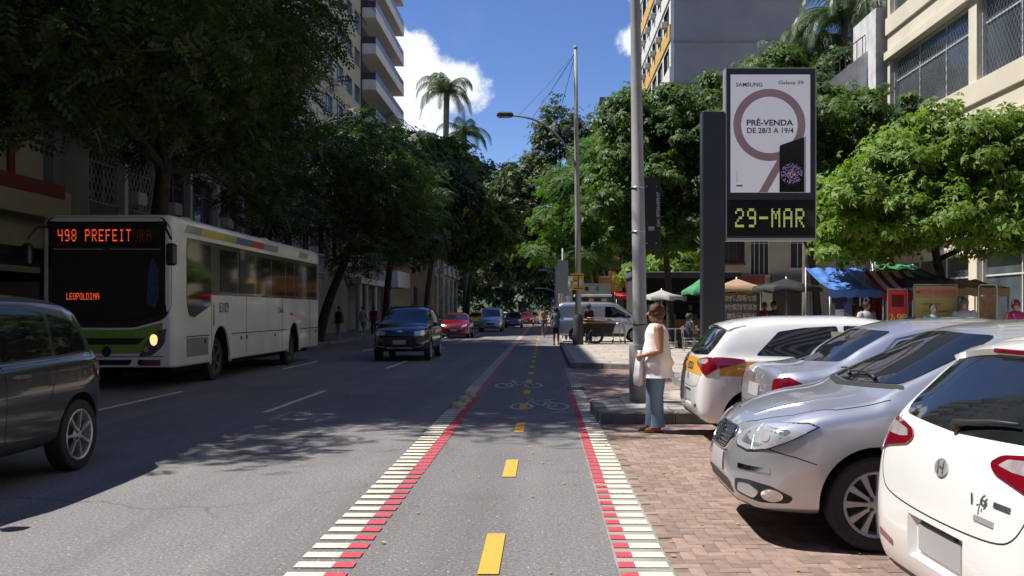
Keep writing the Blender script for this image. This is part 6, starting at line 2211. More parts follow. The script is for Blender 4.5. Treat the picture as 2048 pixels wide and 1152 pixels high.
    lp, ln_ = dummy.hit(Vector((0, 0, 2.80)), Vector((1, 0, 0)))
    for i, ch in enumerate(txt):
        q = led_char(ch, .093, .24)
        if q is None: continue
        # local x of the glyph runs to the viewer's right, i.e. towards +y of the bus seen from the front
        q.v = [(0, p[0], p[2]) for p in q.v] if False else [(p[1], p[0], p[2]) for p in q.v]
        yy = -.90 + i * .127
        o = q.build('led_character', 'led_red' if i < 11 else 'led_dim', t, fix=False)
        l, nn = dummy.hit(Vector((0, yy + .05, 2.80)), Vector((1, 0, 0)))
        tilt = math.asin(max(-1, min(1, nn.z)))
        o.location = (l.x + .024 + .0, yy, 2.68)
    for i, ch in enumerate('LEOPOLDINA'):
        q = led_char(ch, .052, .13)
        q.v = [(p[1], p[0], p[2]) for p in q.v]
        o = q.build('led_character', 'led_red', t, fix=False)
        l, nn = dummy.hit(Vector((0, -.74 + i * .062, 1.55)), Vector((1, 0, 0)))
        o.location = (l.x + .026, -.74 + i * .062, 1.50)
    # roof hatches
    for x in (-2.0, -7.5):
        m = MB(); m.lathe([(.0001, .14), (.22, .13), (.30, .06), (.32, 0)], 20, Matrix.Translation((x, .55, H - .01))); m.build('roof_vent', 'bus_white', t, smooth=True)
    P('rear_window', [(-.9, 1.7), (.9, 1.7), (.85, 2.6), (-.85, 2.6)], 'B', 'bus_glass', off=.008, rnd=.08, grid=.2)
    for sg in (1, -1):
        P('tail_light', [(sg * .8 - .09, .9), (sg * .8 + .09, .9), (sg * .8 + .09, 1.4), (sg * .8 - .09, 1.4)], 'B', 'tail_red', off=.01, rnd=.03)
    # underframe and wheels
    m = MB(); m.box(-10.9, -.5, -1.0, 1.0, .30, .5); m.build('chassis', 'well', t)
    for ax in (-2.55, -8.45):
        for sg in (1, -1):
            make_wheel(t, (ax, sg * 1.10, .48), .48, sg, 'alloy5b', True)
    # stretch to the real height and width of this bus
    fz = lambda z: float(np.interp(z, [0, .80, .92, 1.60, 2.82, 3.28, 4], [0, .82, 1.03, 1.90, 3.04, 3.46, 4.18]))
    for ch in t.children:
        if ch.name.startswith('wheel'):
            continue
        if ch.location.length > 0:
            ch.location.z = fz(ch.location.z); ch.location.y *= 1.05
        elif ch.data.users == 1:
            for v in ch.data.vertices: v.co.z = fz(v.co.z); v.co.y *= 1.05
        for g in ch.children:
            for v in g.data.vertices: v.co.z = fz(v.co.z); v.co.y *= 1.05
    return t


mat('red_plate', (.25, .03, .04), (.16, .05, .06), scale=8, rough=.5)
bus_t = bus()
bus_t.location = (-8.55, 17.6, 0)
bus_t.rotation_euler = (0, 0, R(-90))

# ================================================================== street furniture
mat('pole_grey', (.36, .36, .35), (.29, .29, .285), scale=2.5, detail=9, rough=.6, bump=.1, bscale=30)
mat('pole_base', (.27, .28, .275), (.20, .205, .20), scale=3, detail=8, rough=.75, bump=.3, bscale=25)
mat('pole_dark', (.035, .038, .045), (.05, .05, .055), scale=3, rough=.6)
mat('totem_dark', (.030, .036, .048), (.036, .042, .054), scale=1.5, rough=.35, spec=.5)
mat('totem_trim', (.42, .43, .42), (.36, .37, .36), rough=.4, metal=.4)
mat('poster', (.74, .76, .80), (.70, .72, .77), scale=.8, rough=.35, coat=.8, emit=(.74, .77, .86), es=.16)
mat('poster_ring', (.30, .19, .21), (.26, .165, .185), scale=1, rough=.35, coat=.8, emit=(.34, .22, .25), es=.10)
mat('ink', (.025, .025, .03), rough=.4, coat=.5)
mat('screen_black', (.012, .012, .015), rough=.2, coat=.8)
mat('flower', (.28, .22, .52), (.45, .30, .48), scale=30, rough=.5, emit=(.35, .28, .6), es=.15)
mat('flower_core', (.75, .35, .25), rough=.5, emit=(.8, .4, .3), es=.2)
mat('led_yellow', (.55, .60, .12), rough=.5, emit=(.72, .78, .25), es=.32)
mat('sign_back', (.012, .012, .016), rough=.45)
mat('white_ink', (.7, .7, .7), rough=.5)
mat('sign_yellow', (.70, .42, .02), (.62, .36, .02), scale=4, rough=.5)
mat('cable', (.02, .02, .02), rough=.6)
mat('lamp_head', (.06, .062, .065), rough=.5)
mat('shelter', (.03, .034, .04), rough=.35)
mat('tarp_blue', (.06, .16, .52), (.10, .24, .62), scale=3, rough=.55)
mat('tarp_white', (.75, .75, .73), (.62, .62, .60), scale=3, rough=.7)
mat('tarp_grey', (.42, .42, .41), (.34, .34, .33), scale=3, rough=.8)
mat('tarp_red', (.50, .03, .04), (.40, .02, .03), scale=3, rough=.65)
mat('tarp_black', (.012, .012, .014), (.02, .02, .022), scale=3, rough=.7)
mat('tarp_green', (.03, .20, .07), (.04, .26, .10), scale=3, rough=.65)
mat('tarp_tan', (.42, .28, .17), (.34, .22, .13), scale=3, rough=.75)
mat('cloth_maroon', (.13, .012, .022), (.10, .01, .018), scale=6, rough=.9)
mat('cloth_red', (.48, .025, .035), (.38, .02, .03), scale=6, rough=.9)
mat('cloth_navy', (.018, .022, .06), (.03, .035, .08), scale=6, rough=.9)
mat('cloth_black', (.012, .012, .013), (.02, .02, .02), scale=6, rough=.9)
mat('cloth_white', (.78, .76, .76), (.70, .68, .69), scale=6, rough=.85)
mat('board_yellow', (.46, .42, .11), (.40, .36, .10), scale=3, rough=.6)
mat('board_red', (.62, .035, .03), (.55, .03, .03), scale=3, rough=.55)
mat('flame', (.85, .55, .08), rough=.5)
mat('wood', (.26, .16, .09), (.18, .11, .06), scale=7, rough=.8)
mat('cardboard', (.46, .29, .16), (.36, .22, .12), scale=4, rough=.9)
mat('steel', (.50, .51, .52), (.42, .43, .44), scale=4, rough=.35, metal=.8)
mat('mag_a', (.55, .53, .50), (.12, .14, .2), scale=22, rough=.5, lo=.48, hi=.52)
mat('mag_b', (.60, .58, .54), (.35, .10, .10), scale=22, rough=.5, lo=.5, hi=.54)
mat('mag_c', (.62, .61, .58), (.15, .25, .3), scale=26, rough=.5, lo=.5, hi=.54)
mat('plastic_teal', (.03, .30, .24), rough=.5)

# --- thick tapering pole on the kerb nose, with its concrete sleeve
t = thing('thick_pole', 'thick grey tapering pole in a concrete sleeve beside the woman', 'pole', (1.485, 13.9, .15))
mb = MB(); mb.lathe([(.0001, 0), (.17, 0), (.172, .02), (.168, .86), (.155, .885), (.0001, .885)], 32); mb.build('sleeve', 'pole_base', t, smooth=True, sharp=40)
mb = MB()
mb.tube([(0, 0, .87), (-.035, 0, 3.4), (-.036, 0, 3.41), (-.075, 0, 6.2), (-.13, 0, 10.5)], [.110, .100, .095, .078, .055], 24, caps=True); mb.build('shaft', 'pole_grey', t, smooth=True, sharp=40)
for z, x in ((3.30, -.034), (2.62, -.025), (1.19, -.005)):
    mb = MB(); mb.lathe([(.104, -.012), (.112, -.010), (.112, .010), (.104, .012)], 24, Matrix.Translation((x, 0, z))); mb.build('strap', 'steel' if z > 2 else 'cable', t, smooth=True)
t2 = thing('sign_plate', 'black back of a narrow sign plate strapped to the thick pole', 'sign', (1.67, 13.95, 2.5))
mb = MB(); mb.bbox(-.135, .135, -.006, .006, 0, 1.12, .003); pl_ = mb.build('plate', 'sign_back', t2)
for x, z in ((-.08, .10), (.07, .10), (-.08, .98), (.07, .98)):
    mb = MB(); mb.lathe([(.0001, .012), (.01, .01), (.012, 0)], 8, Matrix.Translation((x, -.006, z)) @ Matrix.Rotation(R(90), 4, 'X')); mb.build('bolt', 'steel', t2)
mb = MB(); mb.box(-.15, -.135, -.02, .02, .15, .2); mb.box(-.15, -.135, -.02, .02, .85, .9); mb.build('bracket', 'steel', t2)
lettering('code_lettering', 'Cod.: 07332-6370/17', .062, 'white_ink', t2, (.10, -.0075, .62), (R(90), R(-90), 0), .0008, .0006)
for dz in (.30, .325, .345):
    box('label_line', -.05, .04, -.0085, -.0065, dz, dz + .010, 'white_ink', t2)

# --- slim lamp post with arched arm
t = thing('lamp_post', 'slim tall lamp post with arched arm over the cycle lane', 'lamp post', (1.43, 37.6, .15))
mb = MB(); mb.lathe([(.0001, 0), (.22, 0), (.21, 1.1), (.15, 1.25), (.0001, 1.25)], 20); mb.build('base', 'pole_dark', t, smooth=True, sharp=40)
mb = MB(); mb.tube([(0, 0, 1.2), (-.02, 0, 5), (-.08, 0, 9), (-.11, 0, 12.35)], [.125, .115, .09, .065], 16); mb.ball((-.11, 0, 12.4), .09, 10, 6); mb.build('shaft', 'pole_grey', t, smooth=True)
mb = MB()
arc = [(-.15, 0, 7.3), (-.25, 0, 7.75), (-.55, 0, 8.35), (-1.05, 0, 8.95), (-1.7, 0, 9.35), (-2.3, 0, 9.52), (-2.75, 0, 9.56)]
mb.tube([Vector(v) for v in chaikin(arc, 2)], .042, 8); mb.box(-.2, 0, -.03, .03, 7.25, 7.4); mb.build('arm', 'pole_grey', t, smooth=True)
mb = MB(); mb.bbox(-3.40, -2.72, -.16, .16, 9.50, 9.70, .06); lh = mb.build('lamp_head', 'lamp_head', t)
mb = MB(); mb.box(-3.34, -2.86, -.12, .12, 9.485, 9.499); mb.build('lens', 'lamp_glass', lh)
for e in ((-2.5, 0, 9.56), (-1.95, 0, 9.42), (-1.0, 0, 8.9)):
    mb = MB(); a = Vector((-.11, 0, 12.2)); b = Vector(e)
    mb.tube([a, a.lerp(b, .5) + Vector((0, 0, -.06)), b], .012, 4); mb.build('stay_cable', 'cable', t)
t2 = thing('yellow_sign', 'yellow pictogram sign on the slim lamp post', 'sign', (1.42, 37.44, 2.42))
mb = MB(); mb.bbox(-.235, .235, -.012, .012, 0, .68, .004); mb.build('plate', 'sign_yellow', t2)
mb = MB(); mb.box(-.2, .2, -.016, -.0125, .60, .63).box(-.02, .02, -.016, -.0125, .10, .57).box(-.2, .2, -.016, -.0125, .05, .08).box(-.17, -.05, -.016, -.0125, .36, .41); mb.build('marks', 'ink', t2)
mb = MB(); mb.prism([(.10 + .07 * math.cos(a), .32 + .14 * math.sin(a)) for a in [2 * math.pi * i / 16 for i in range(16)]], -.016, -.0125, 'y'); mb.prism([(-.10 + .07 * math.cos(a), .28 + .08 * math.sin(a)) for a in [2 * math.pi * i / 16 for i in range(16)]], -.016, -.0125, 'y'); mb.build('pictogram', 'white_ink', t2)
box('clamp', -.05, .05, .012, .06, .30, .38, 'steel', t2)

# --- street clock with advertising panel
t = thing('street_clock', 'tall dark street clock with lit advertising poster and date display', 'street clock', (4.1, 22.0, .15))
mb = MB(); mb.bbox(-.26, .29, -.19, .19, 0, 6.25, .02); mb.box(-.235, -.05, -.195, -.19, .05, 6.2); mb.build('post', 'totem_dark', t)
X0, X1, Z0, Z1 = .31, 2.50, 3.14, 7.30
mb = MB(); mb.bbox(X0, X1, -.17, .17, Z0, Z1, .015); case = mb.build('case', 'totem_dark', t)
mb = MB()
for a in ((X0 - .004, X0 + .022, Z0, Z1), (X1 - .022, X1 + .004, Z0, Z1), (X0 + .022, X1 - .022, Z1 - .022, Z1 + .004), (X0 + .022, X1 - .022, Z0 - .03, Z0 + .03)):
    mb.box(a[0], a[1], -.178, .178, a[2], a[3])
mb.build('edge_trim', 'totem_trim', t)
mb = MB(); mb.box(X0 + .03, X1 - .03, -.176, -.171, Z0 + .08, 4.10); mb.build('display_window', 'screen_black', t)
px = lambda p: (p - 1088) * 22.0 / 1800 - 4.1
pz = lambda p: 1.55 - (p - 622) * 22.0 / 1800 - .15
pa = MB(); pa.box(px(1458), px(1616), -.183, -.172, pz(387), pz(153)); po = pa.build('poster', 'poster', t)
ringc = (px(1535), pz(253)); ro, ri = .875, .685
mb = MB()
n = 60
for i in range(n):
    a0, a1 = 2 * math.pi * i / n, 2 * math.pi * (i + 1) / n
    q = [(ringc[0] + r * math.cos(a), -.1845, ringc[1] + r * math.sin(a)) for r, a in ((ri, a0), (ro, a0), (ro, a1), (ri, a1))]
    mb.add(q, [(0, 1, 2, 3)])
mb.build('poster_ring', 'poster_ring', po, fix=False)
mb = MB(); mb.add([(px(1553), -.1843, pz(318)), (px(1575), -.1843, pz(309)), (px(1531), -.1843, pz(386.5)), (px(1514), -.1843, pz(386.5))], [(0, 1, 2, 3)]); mb.build('poster_tail', 'poster_ring', po, fix=False)
mb = MB(); pts = [(px(1555), pz(386.5)), (px(1604), pz(386.5)), (px(1604), pz(277)), (px(1557), pz(293)), (px(1555), pz(297))]
mb.prism(pts, -.187, -.1846, 'y'); ph = mb.build('pictured_phone', 'screen_black', po)
box('phone_edge', px(1604.5), px(1607), -.1868, -.184, pz(386.5), pz(276), 'totem_trim', po)
mb = MB(); fc = (px(1579), pz(350))
rf = random.Random(9)
for i in range(230):
    a, r = rf.uniform(0, 6.283), .255 * math.sqrt(rf.random())
    s = .014
    c = (fc[0] + r * math.cos(a), fc[1] + r * math.sin(a))
    mb.mi(1 if r < .09 and rf.random() < .5 else 0)
    mb.add([(c[0] - s, -.1876, c[1]), (c[0], -.1876, c[1] - s), (c[0] + s, -.1876, c[1]), (c[0], -.1876, c[1] + s)], [(0, 1, 2, 3)])
mb.build('flower_print', ['flower', 'flower_core'], ph, fix=False)
for tx, cx, cz, w, h, bold in (('SAMSUNG', 1495, 173, 52, 8, .0015), ('Galaxy S9', 1578, 170, 50, 9, .0012), ('PRÉ-VENDA', 1536, 247, 92, 15, .0035), ('DE 28/3 A 19/4', 1537, 264, 92, 11, .0022)):
    o = lettering('lettering', tx, .15, 'ink', po, (0, 0, 0), extrude=.0012, bold=bold)
    bb = [Vector(v) for v in o.bound_box]
    wx = max(v.x for v in bb) - min(v.x for v in bb); hy = max(v.y for v in bb) - min(v.y for v in bb)
    cxl = (max(v.x for v in bb) + min(v.x for v in bb)) / 2; cyl = (max(v.y for v in bb) + min(v.y for v in bb)) / 2
    tw, th = w * 22 / 1800, h * 22 / 1800
    for v in o.data.vertices:
        v.co.x = (v.co.x - cxl) * tw / wx; v.co.y = (v.co.y - cyl) * th / hy
    o.location = (px(cx), -.1870, pz(cz))
box('poster_note', px(1470), px(1482), -.185, -.1835, pz(375), pz(372), 'ink', po); box('poster_note', px(1470.5), px(1471.2), -.185, -.1835, pz(368), pz(345), 'ink', po)
cw = .295
for i, ch in enumerate('29-MAR'):
    q = led_char(ch, .215, .46, 2, .70)
    if q is None: continue
    o = q.build('led_character', 'led_yellow', t, fix=False)
    o.location = (px(1467) + i * .293, -.180, pz(456))

# --- bus shelter
t = thing('bus_shelter', 'dark bus shelter beside the front of the bus', 'bus shelter', (-11.2, 19.2, .14))
for y in (-2.2, 0, 2.2): box('post', -.75, -.67, y - .04, y + .04, 0, 2.55, 'shelter', t)
box('roof', -.9, 1.0, -2.5, 2.5, 2.45, 2.68, 'shelter', t, .03)
box('back_panel', -.74, -.72, -2.15, 2.15, .5, 2.3, 'pane', t)
box('bench', -.55, -.2, -1.6, 1.2, .42, .47, 'steel', t, .01)
for y in (-1.4, 1.0): box('bench_leg', -.4, -.35, y - .03, y + .03, 0, .42, 'steel', t)
mb = MB(); mb.bbox(-.6, .5, 2.26, 2.38, .3, 2.1, .02); mb.build('advert_panel', 'poster_ring', t)


# --- distant street lights and poles
def street_light(name, label, x, y, h, arms, z0=.15):
    t = thing(name, label, 'street light', (x, y, z0), 0, 'distant street lights')
    mb = MB(); mb.tube([(0, 0, 0), (0, 0, h)], [.11, .07], 10); mb.build('shaft', 'pole_grey', t, smooth=True)
    for za, dx, dz in arms:
        mb = MB(); mb.tube([Vector(v) for v in chaikin([(0, 0, za), (dx * .3, 0, za + dz * .8), (dx, 0, za + dz)], 2)], .045, 6); a = mb.build('arm', 'pole_grey', t, smooth=True)
        mb = MB(); s = math.copysign(.55, dx); mb.bbox(min(dx, dx + s), max(dx, dx + s), -.14, .14, za + dz - .06, za + dz + .06, .03); mb.build('lamp_head', 'totem_trim', a)
    return t


street_light('street_light', 'distant street light with several arms on the market side', 1.1, 75, 5.2, [(2.6, -1.3, .7), (4.2, -1.0, .6), (1.6, -1.5, .05)])
street_light('street_light', 'distant street light on the bus side of the road', -10.2, 88, 5.6, [(5.0, 1.4, .9)], .14)
street_light('street_light', 'tall bare light pole in front of the dark trees', .8, 62, 6.0, [(5.4, .9, .4)])
t = thing('banner_pole', 'white and pink banner pole among the distant poles', 'banner', (1.0, 58, .15))
mb = MB(); mb.tube([(0, 0, 0), (0, 0, 4.6)], .05, 8); mb.build('pole', 'frame_white', t, smooth=True)
mb = MB(); mb.bbox(.06, .36, -.02, .02, .9, 4.4, .005); bn = mb.build('banner', 'tarp_white', t)
mb = MB(); mb.box(.09, .33, -.026, -.0205, 1.2, 1.9).box(.09, .33, -.026, -.0205, 2.2, 2.9).box(.09, .33, -.026, -.0205, 3.2, 3.9); mb.build('print', 'poster_ring', bn)
t = thing('parking_sign', 'slim grey sign post with a rectangular panel by the walking man', 'sign', (.95, 46, .15))
mb = MB(); mb.tube([(0, 0, 0), (0, 0, 4.6)], .045, 8); mb.build('post', 'pole_grey', t, smooth=True)
mb = MB(); mb.bbox(-.25, .28, -.05, -.03, 2.3, 4.0, .006); mb.build('panel', 'totem_trim', t)
t = thing('white_column_sign', 'white cylindrical poster column behind the yellow sign', 'poster column', (1.45, 52, .15))
mb = MB(); mb.lathe([(.0001, 3.4), (.22, 3.4), (.2, 3.3), (.2, .1), (.26, 0), (.0001, 0)], 20); mb.build('column', 'tarp_white', t, smooth=True, sharp=40)
mb = MB(); mb.lathe([(.202, 2.3), (.205, 2.3), (.205, 3.1), (.202, 3.1)], 20); mb.build('poster', 'mag_a', t, smooth=True)


# ================================================================== market
def parasol(name, label, loc, r, h, drop, m, group=None, n=8, stripes=None, square=False, pole='steel'):
    t = thing(name, label, 'parasol', loc, 0, group)
    mb = MB(); mb.tube([(0, 0, 0), (0, 0, h + .05)], .022, 8); mb.build('pole', pole, t, smooth=True)
    mb = MB(); mb.lathe([(.0001, .06), (.22, .06), (.24, 0), (.0001, 0)], 16); mb.build('base', 'concrete', t)
    ph = math.pi / 4 if square else .2
    rim = []
    for i in range(n):
        a = 2 * math.pi * i / n + ph
        rim.append(Vector((r * math.cos(a), r * math.sin(a), h - drop)))
    top = Vector((0, 0, h))
    for i in range(n):
        a, b = rim[i], rim[(i + 1) % n]
        mid = (a + b) / 2 + Vector((0, 0, .06)); mid *= 1; mid.x *= .96; mid.y *= .96
        q = MB()
        ta, tb_ = top.lerp(a, .5) + Vector((0, 0, -.02)), top.lerp(b, .5) + Vector((0, 0, -.02))
        q.add([top, ta, tb_, a, mid, b, a + Vector((0, 0, -.14)), mid + Vector((0, 0, -.14)), b + Vector((0, 0, -.14))],
              [(0, 1, 2), (1, 3, 4), (1, 4, 2), (2, 4, 5), (3, 6, 7, 4), (4, 7, 8, 5)])
        q.build('canopy_panel', (stripes or [m])[i % len(stripes or [m])], t, smooth=True)
        rb = MB(); rb.tube([top + Vector((0, 0, -.05)), a + Vector((0, 0, -.03))], .008, 4); rb.build('rib', 'steel', t)
    return t


def awning(name, label, x0, x1, y0, y1, zb, zf, m, n=6, posts=True, stripes=None, legs=(), z0=.15):
    """sloping fabric roof on four posts, sagging between its battens; high at the back (y1)"""
    t = thing(name, label, 'stall', ((x0 + x1) / 2, (y0 + y1) / 2, z0))
    ox, oy = (x0 + x1) / 2, (y0 + y1) / 2
    w = (x1 - x0) / n
    for i in range(n):
        a, b = x0 + w * i - ox, x0 + w * (i + 1) - ox
        q = MB()
        rows = []
        for k in range(6):
            f = k / 5
            y = y0 + (y1 - y0) * f - oy
            z = zf + (zb - zf) * f - z0 - .05 * math.sin(math.pi * f)
            sag = .035
            rows.append([(a, y, z), ((a + b) / 2, y, z - sag), (b, y, z)])
        vs = [p for r in rows for p in r]
        fs = []
        for k in range(5):
            for j in range(2): fs.append((k * 3 + j, k * 3 + j + 1, k * 3 + j + 4, k * 3 + j + 3))
        v0 = len(vs)
        vs += [(a, y0 - oy - .01, zf - z0 - .2), ((a + b) / 2, y0 - oy - .01, zf - z0 - .24), (b, y0 - oy - .01, zf - z0 - .2)]
        fs += [(0, 1, v0 + 1, v0), (1, 2, v0 + 2, v0 + 1)]
        q.add(vs, fs)
        q.build('canopy_panel', (stripes or [m])[i % len(stripes or [m])], t)
    for x in (x0 + .03, x1 - .03):
        for y, z in ((y0 + .03, zf), (y1 - .03, zb)):
            mb = MB(); mb.tube([(x - ox, y - oy, 0), (x - ox, y - oy, z - z0)], .02, 6); mb.build('post', 'steel', t, smooth=True)
    return t


def hanging_shirt(label, x, y, z, w, h, m, m2=None, num=None, cat='shirt'):
    t = thing('hanging_shirt', label, cat, (x, y, z - h), 0, 'shirts hanging at the clothes stall')
    pts = [(-.5, 0), (.5, 0), (.5, .62), (.78, .55), (.92, .74), (.55, .98), (.18, 1.0), (0, .93), (-.18, 1.0), (-.55, .98), (-.92, .74), (-.78, .55), (-.5, .62)]
    mb = MB()
    mb.prism([(p[0] * w, p[1] * h) for p in pts], -.012, .012, 'y')
    b = mb.build('shirt', m, t)
    if m2:
        q = MB(); q.box(-.49 * w, .49 * w, -.016, -.0125, h * .12, h * .36); q.build('band', m2, b)
    if num:
        o = lettering('number', num, h * .42, 'white_ink', b, (.16 * w, -.018, h * .62), bold=.004)
    q = MB(); q.tube([(0, 0, h * .98), (0, 0, h * 1.1)], .006, 4); q.build('hanger', 'steel', t)
    return t


awning('clothes_stall', 'clothes stall under a sloping blue tarpaulin', 7.35, 9.1, 23.2, 25.4, 2.78, 2.12, 'tarp_blue', 5)
hanging_shirt('dark navy shirt hanging at the left end of the clothes stall', 7.65, 23.3, 2.05, .23, .72, 'cloth_navy', 'tarp_white')
hanging_shirt('black and red football shirt with number hanging at the clothes stall', 8.20, 23.25, 2.08, .25, .78, 'cloth_black', 'cloth_red', '10')
hanging_shirt('red shirt hanging below the black one at the clothes stall', 8.12, 23.45, 1.42, .27, .7, 'cloth_red')
hanging_shirt('blue shirt hanging between navy and black at the clothes stall', 7.9, 23.4, 2.0, .22, .66, 'band_blue')
t = thing('cloth_backdrop', 'maroon cloth backdrop behind the hanging football shirts', 'cloth', (8.7, 24.4, .15))
mb = MB()
rows = [[(-.55 + 1.1 * i / 24, .04 * math.sin(i * 1.3), z) for i in range(25)] for z in (0, 1.0, 2.0)]
mb.loft(rows, caps=False, closed=False); mb.build('cloth', 'cloth_maroon', t, smooth=True)
mb = MB(); mb.tube([(-.6, .03, 2.0), (.6, .03, 2.0)], .02, 6); mb.tube([(-.58, .03, 0), (-.58, .03, 2.0)], .02, 6); mb.tube([(.58, .03, 0), (.58, .03, 2.0)], .02, 6); mb.build('rail', 'steel', t)
awning('striped_stall', 'stall under a red and white striped awning', 8.35, 9.55, 22.2, 23.6, 2.62, 2.02, 'tarp_red', 8, stripes=['tarp_red', 'tarp_white'])
awning('black_tarp_stall', 'stall roofed with black tarpaulin behind the menu boards', 9.05, 10.3, 22.6, 24.6, 2.72, 2.35, 'tarp_black', 3)
awning('green_tarp_stall', 'stall roofed with green cloth behind the tree trunk', 9.75, 11.0, 24.9, 26.8, 2.95, 2.5, 'tarp_green', 3)
awning('tan_tarp_stall', 'food stall under a faded tan awning near the tree trunk', 10.3, 11.7, 22.6, 24.4, 2.42, 2.15, 'tarp_tan', 4)


def board(name, label, x0, x1, y, z0, z1, m, parts, leg=True):
    t = thing(name, label, 'sign board', ((x0 + x1) / 2, y, .15))
    w = (x1 - x0) / 2
    mb = MB(); mb.bbox(-w, w, -.02, .02, z0 - .15, z1 - .15, .006); b = mb.build('panel', m, t)
    mb = MB()
    for s in (-1, 1): mb.tube([(s * (w + .02), 0, 0), (s * (w + .02), 0, z1 - .12)], .018, 6)
    mb.tube([(-w - .02, 0, z1 - .12), (w + .02, 0, z1 - .12)], .018, 6)
    mb.build('frame', 'steel', t)
    for txt, sz, dx, z, mm in parts:
        lettering('lettering', txt, sz, mm, b, (dx, -.0225, z - .15), extrude=.001, bold=.002)
    return t, b


bd, b = board('price_board', 'narrow red banner with flaming price 2,99', 8.42, 8.86, 22.0, .3, 2.06, 'board_red', [('2,99', .26, 0, 1.38, 'flame')])
mb = MB()
for i in range(5):
    x = -.17 + i * .085; h = (.16, .26, .2, .3, .14)[i]
    mb.prism([(x - .035, 1.03), (x + .035, 1.03), (x + .03, 1.03 + h * .5), (x, 1.03 + h), (x - .028, 1.03 + h * .45)], -.0235, -.0205, 'y')
mb.build('flame', 'flame', b)
box('food_picture', -.15, .15, -.0235, -.0205, 1.50, 1.80, 'cloth_maroon', b)
bd, b = board('menu_board', 'large yellow menu board headed misto quente', 8.98, 9.98, 21.8, .4, 2.16, 'board_yellow', [('• Hamburguer', .085, -.12, 1.72, 'wood'), ('• Cachorro quente', .085, -.02, 1.55, 'wood'), ('• Sucos', .085, -.22, 1.38, 'wood'), ('• Refrigerante', .085, -.08, 1.21, 'wood')])
mb = MB(); mb.box(-.49, .49, -.0235, -.0205, 1.72, 2.0); hd = mb.build('header', 'tarp_tan', b)
lettering('lettering', 'MISTO QUENTE', .135, 'board_red', hd, (0, -.0255, 1.86), extrude=.001, bold=.003)
t = thing('framed_board', 'brown board in a rounded metal frame at the plaza edge', 'sign board', (10.45, 21.2, .15))
mb = MB(); mb.bbox(-.19, .19, -.015, .015, .3, 1.75, .005); mb.build('panel', 'wood', t)
mb = MB(); mb.tube([Vector((p[0], 0, p[1])) for p in [(-.22, 0)] + rpoly([(-.22, .02), (-.22, 2.02), (.22, 2.02), (.22, .02)], .08)[5:15] + [(.22, 0)]], .02, 7); mb.build('frame', 'steel', t, smooth=True)

# newspaper kiosk rack with brown parasol
t = thing('magazine_rack', 'tall rack crowded with magazines beside the street clock post', 'magazine rack', (6.55, 30.0, .15))
box('back_board', -.62, .62, .1, .14, .1, 2.0, 'wood', t)
for x in (-.6, .6): box('upright', x - .025, x + .025, .04, .1, 0, 2.02, 'frame_dark', t)
for r in range(6):
    z = .25 + r * .29
    box('shelf', -.6, .6, -.02, .1, z - .02, z, 'frame_dark', t)
    for k in range(7):
        x = -.52 + k * .168
        q = MB(); Mx = Matrix.Translation((x + rf.uniform(-.008, .008), .04, z + .002)) @ Matrix.Rotation(R(-12), 4, 'X') @ Matrix.Rotation(R(rf.uniform(-3, 3)), 4, 'Y')
        q.box(-.074, .074, -.006, .006, 0, .22 + rf.uniform(-.02, .02), M=Mx); q.build('magazine', ('mag_a', 'mag_b', 'mag_c')[(r + k * 2) % 3], t)
parasol('brown_parasol', 'brown square parasol over the magazine rack', (6.55, 30.6, .15), 1.25, 2.5, .35, 'tarp_tan', n=4, square=True)
parasol('dark_parasol', 'dark parasol behind the clothes stall', (7.4, 27.5, .15), 1.1, 2.4, .3, 'tarp_black')
parasol('white_parasol', 'white cafe parasol behind the woman', (4.7, 36.0, .15), 0.95, 2.25, .30, 'tarp_grey', 'cafe parasols')
parasol('green_parasol', 'green parasol beside the street clock post', (6.25, 35.4, .15), .9, 2.75, .6, 'tarp_green', 'cafe parasols', )


def cafe_table(label, x, y):
    t = thing('cafe_table', label, 'table', (x, y, .15), 0, 'cafe tables')
    mb = MB(); mb.lathe([(.0001, .75), (.36, .75), (.36, .72), (.0001, .72)], 20); mb.build('table_top', 'steel', t)
    mb = MB(); mb.tube([(0, 0, 0), (0, 0, .72)], .03, 8); mb.lathe([(.0001, .03), (.22, .02), (.22, 0)], 14); mb.build('leg', 'steel', t)


def cafe_chair(label, x, y, rz):
    t = thing('cafe_chair', label, 'chair', (x, y, .15), R(rz), 'cafe chairs')
    box('seat', -.2, .2, -.2, .2, .43, .46, 'steel', t, .01)
    box('backrest', -.22, -.19, -.2, .2, .62, .86, 'steel', t, .01)
    for a in (-.17, .17):
        for b_ in (-.17, .17): box('leg', a - .015, a + .015, b_ - .015, b_ + .015, 0, .43, 'steel', t)
    for b_ in (-.17, .17): box('back_post', -.215, -.195, b_ - .015, b_ + .015, .46, .62, 'steel', t)


cafe_table('round cafe table under the white parasol', 4.9, 33.6)
cafe_table('round cafe table nearer the street clock post', 5.7, 32.0)
for i, (x, y, r) in enumerate(((4.3, 33.4, 0), (5.5, 33.7, 180), (5.1, 31.8, 0), (6.3, 32.1, 180))):
    cafe_chair(('metal cafe chair nearest the thick pole', 'metal cafe chair between the two cafe tables', 'metal cafe chair at the front cafe table, road side', 'metal cafe chair at the front cafe table, plaza side')[i], x, y, r)

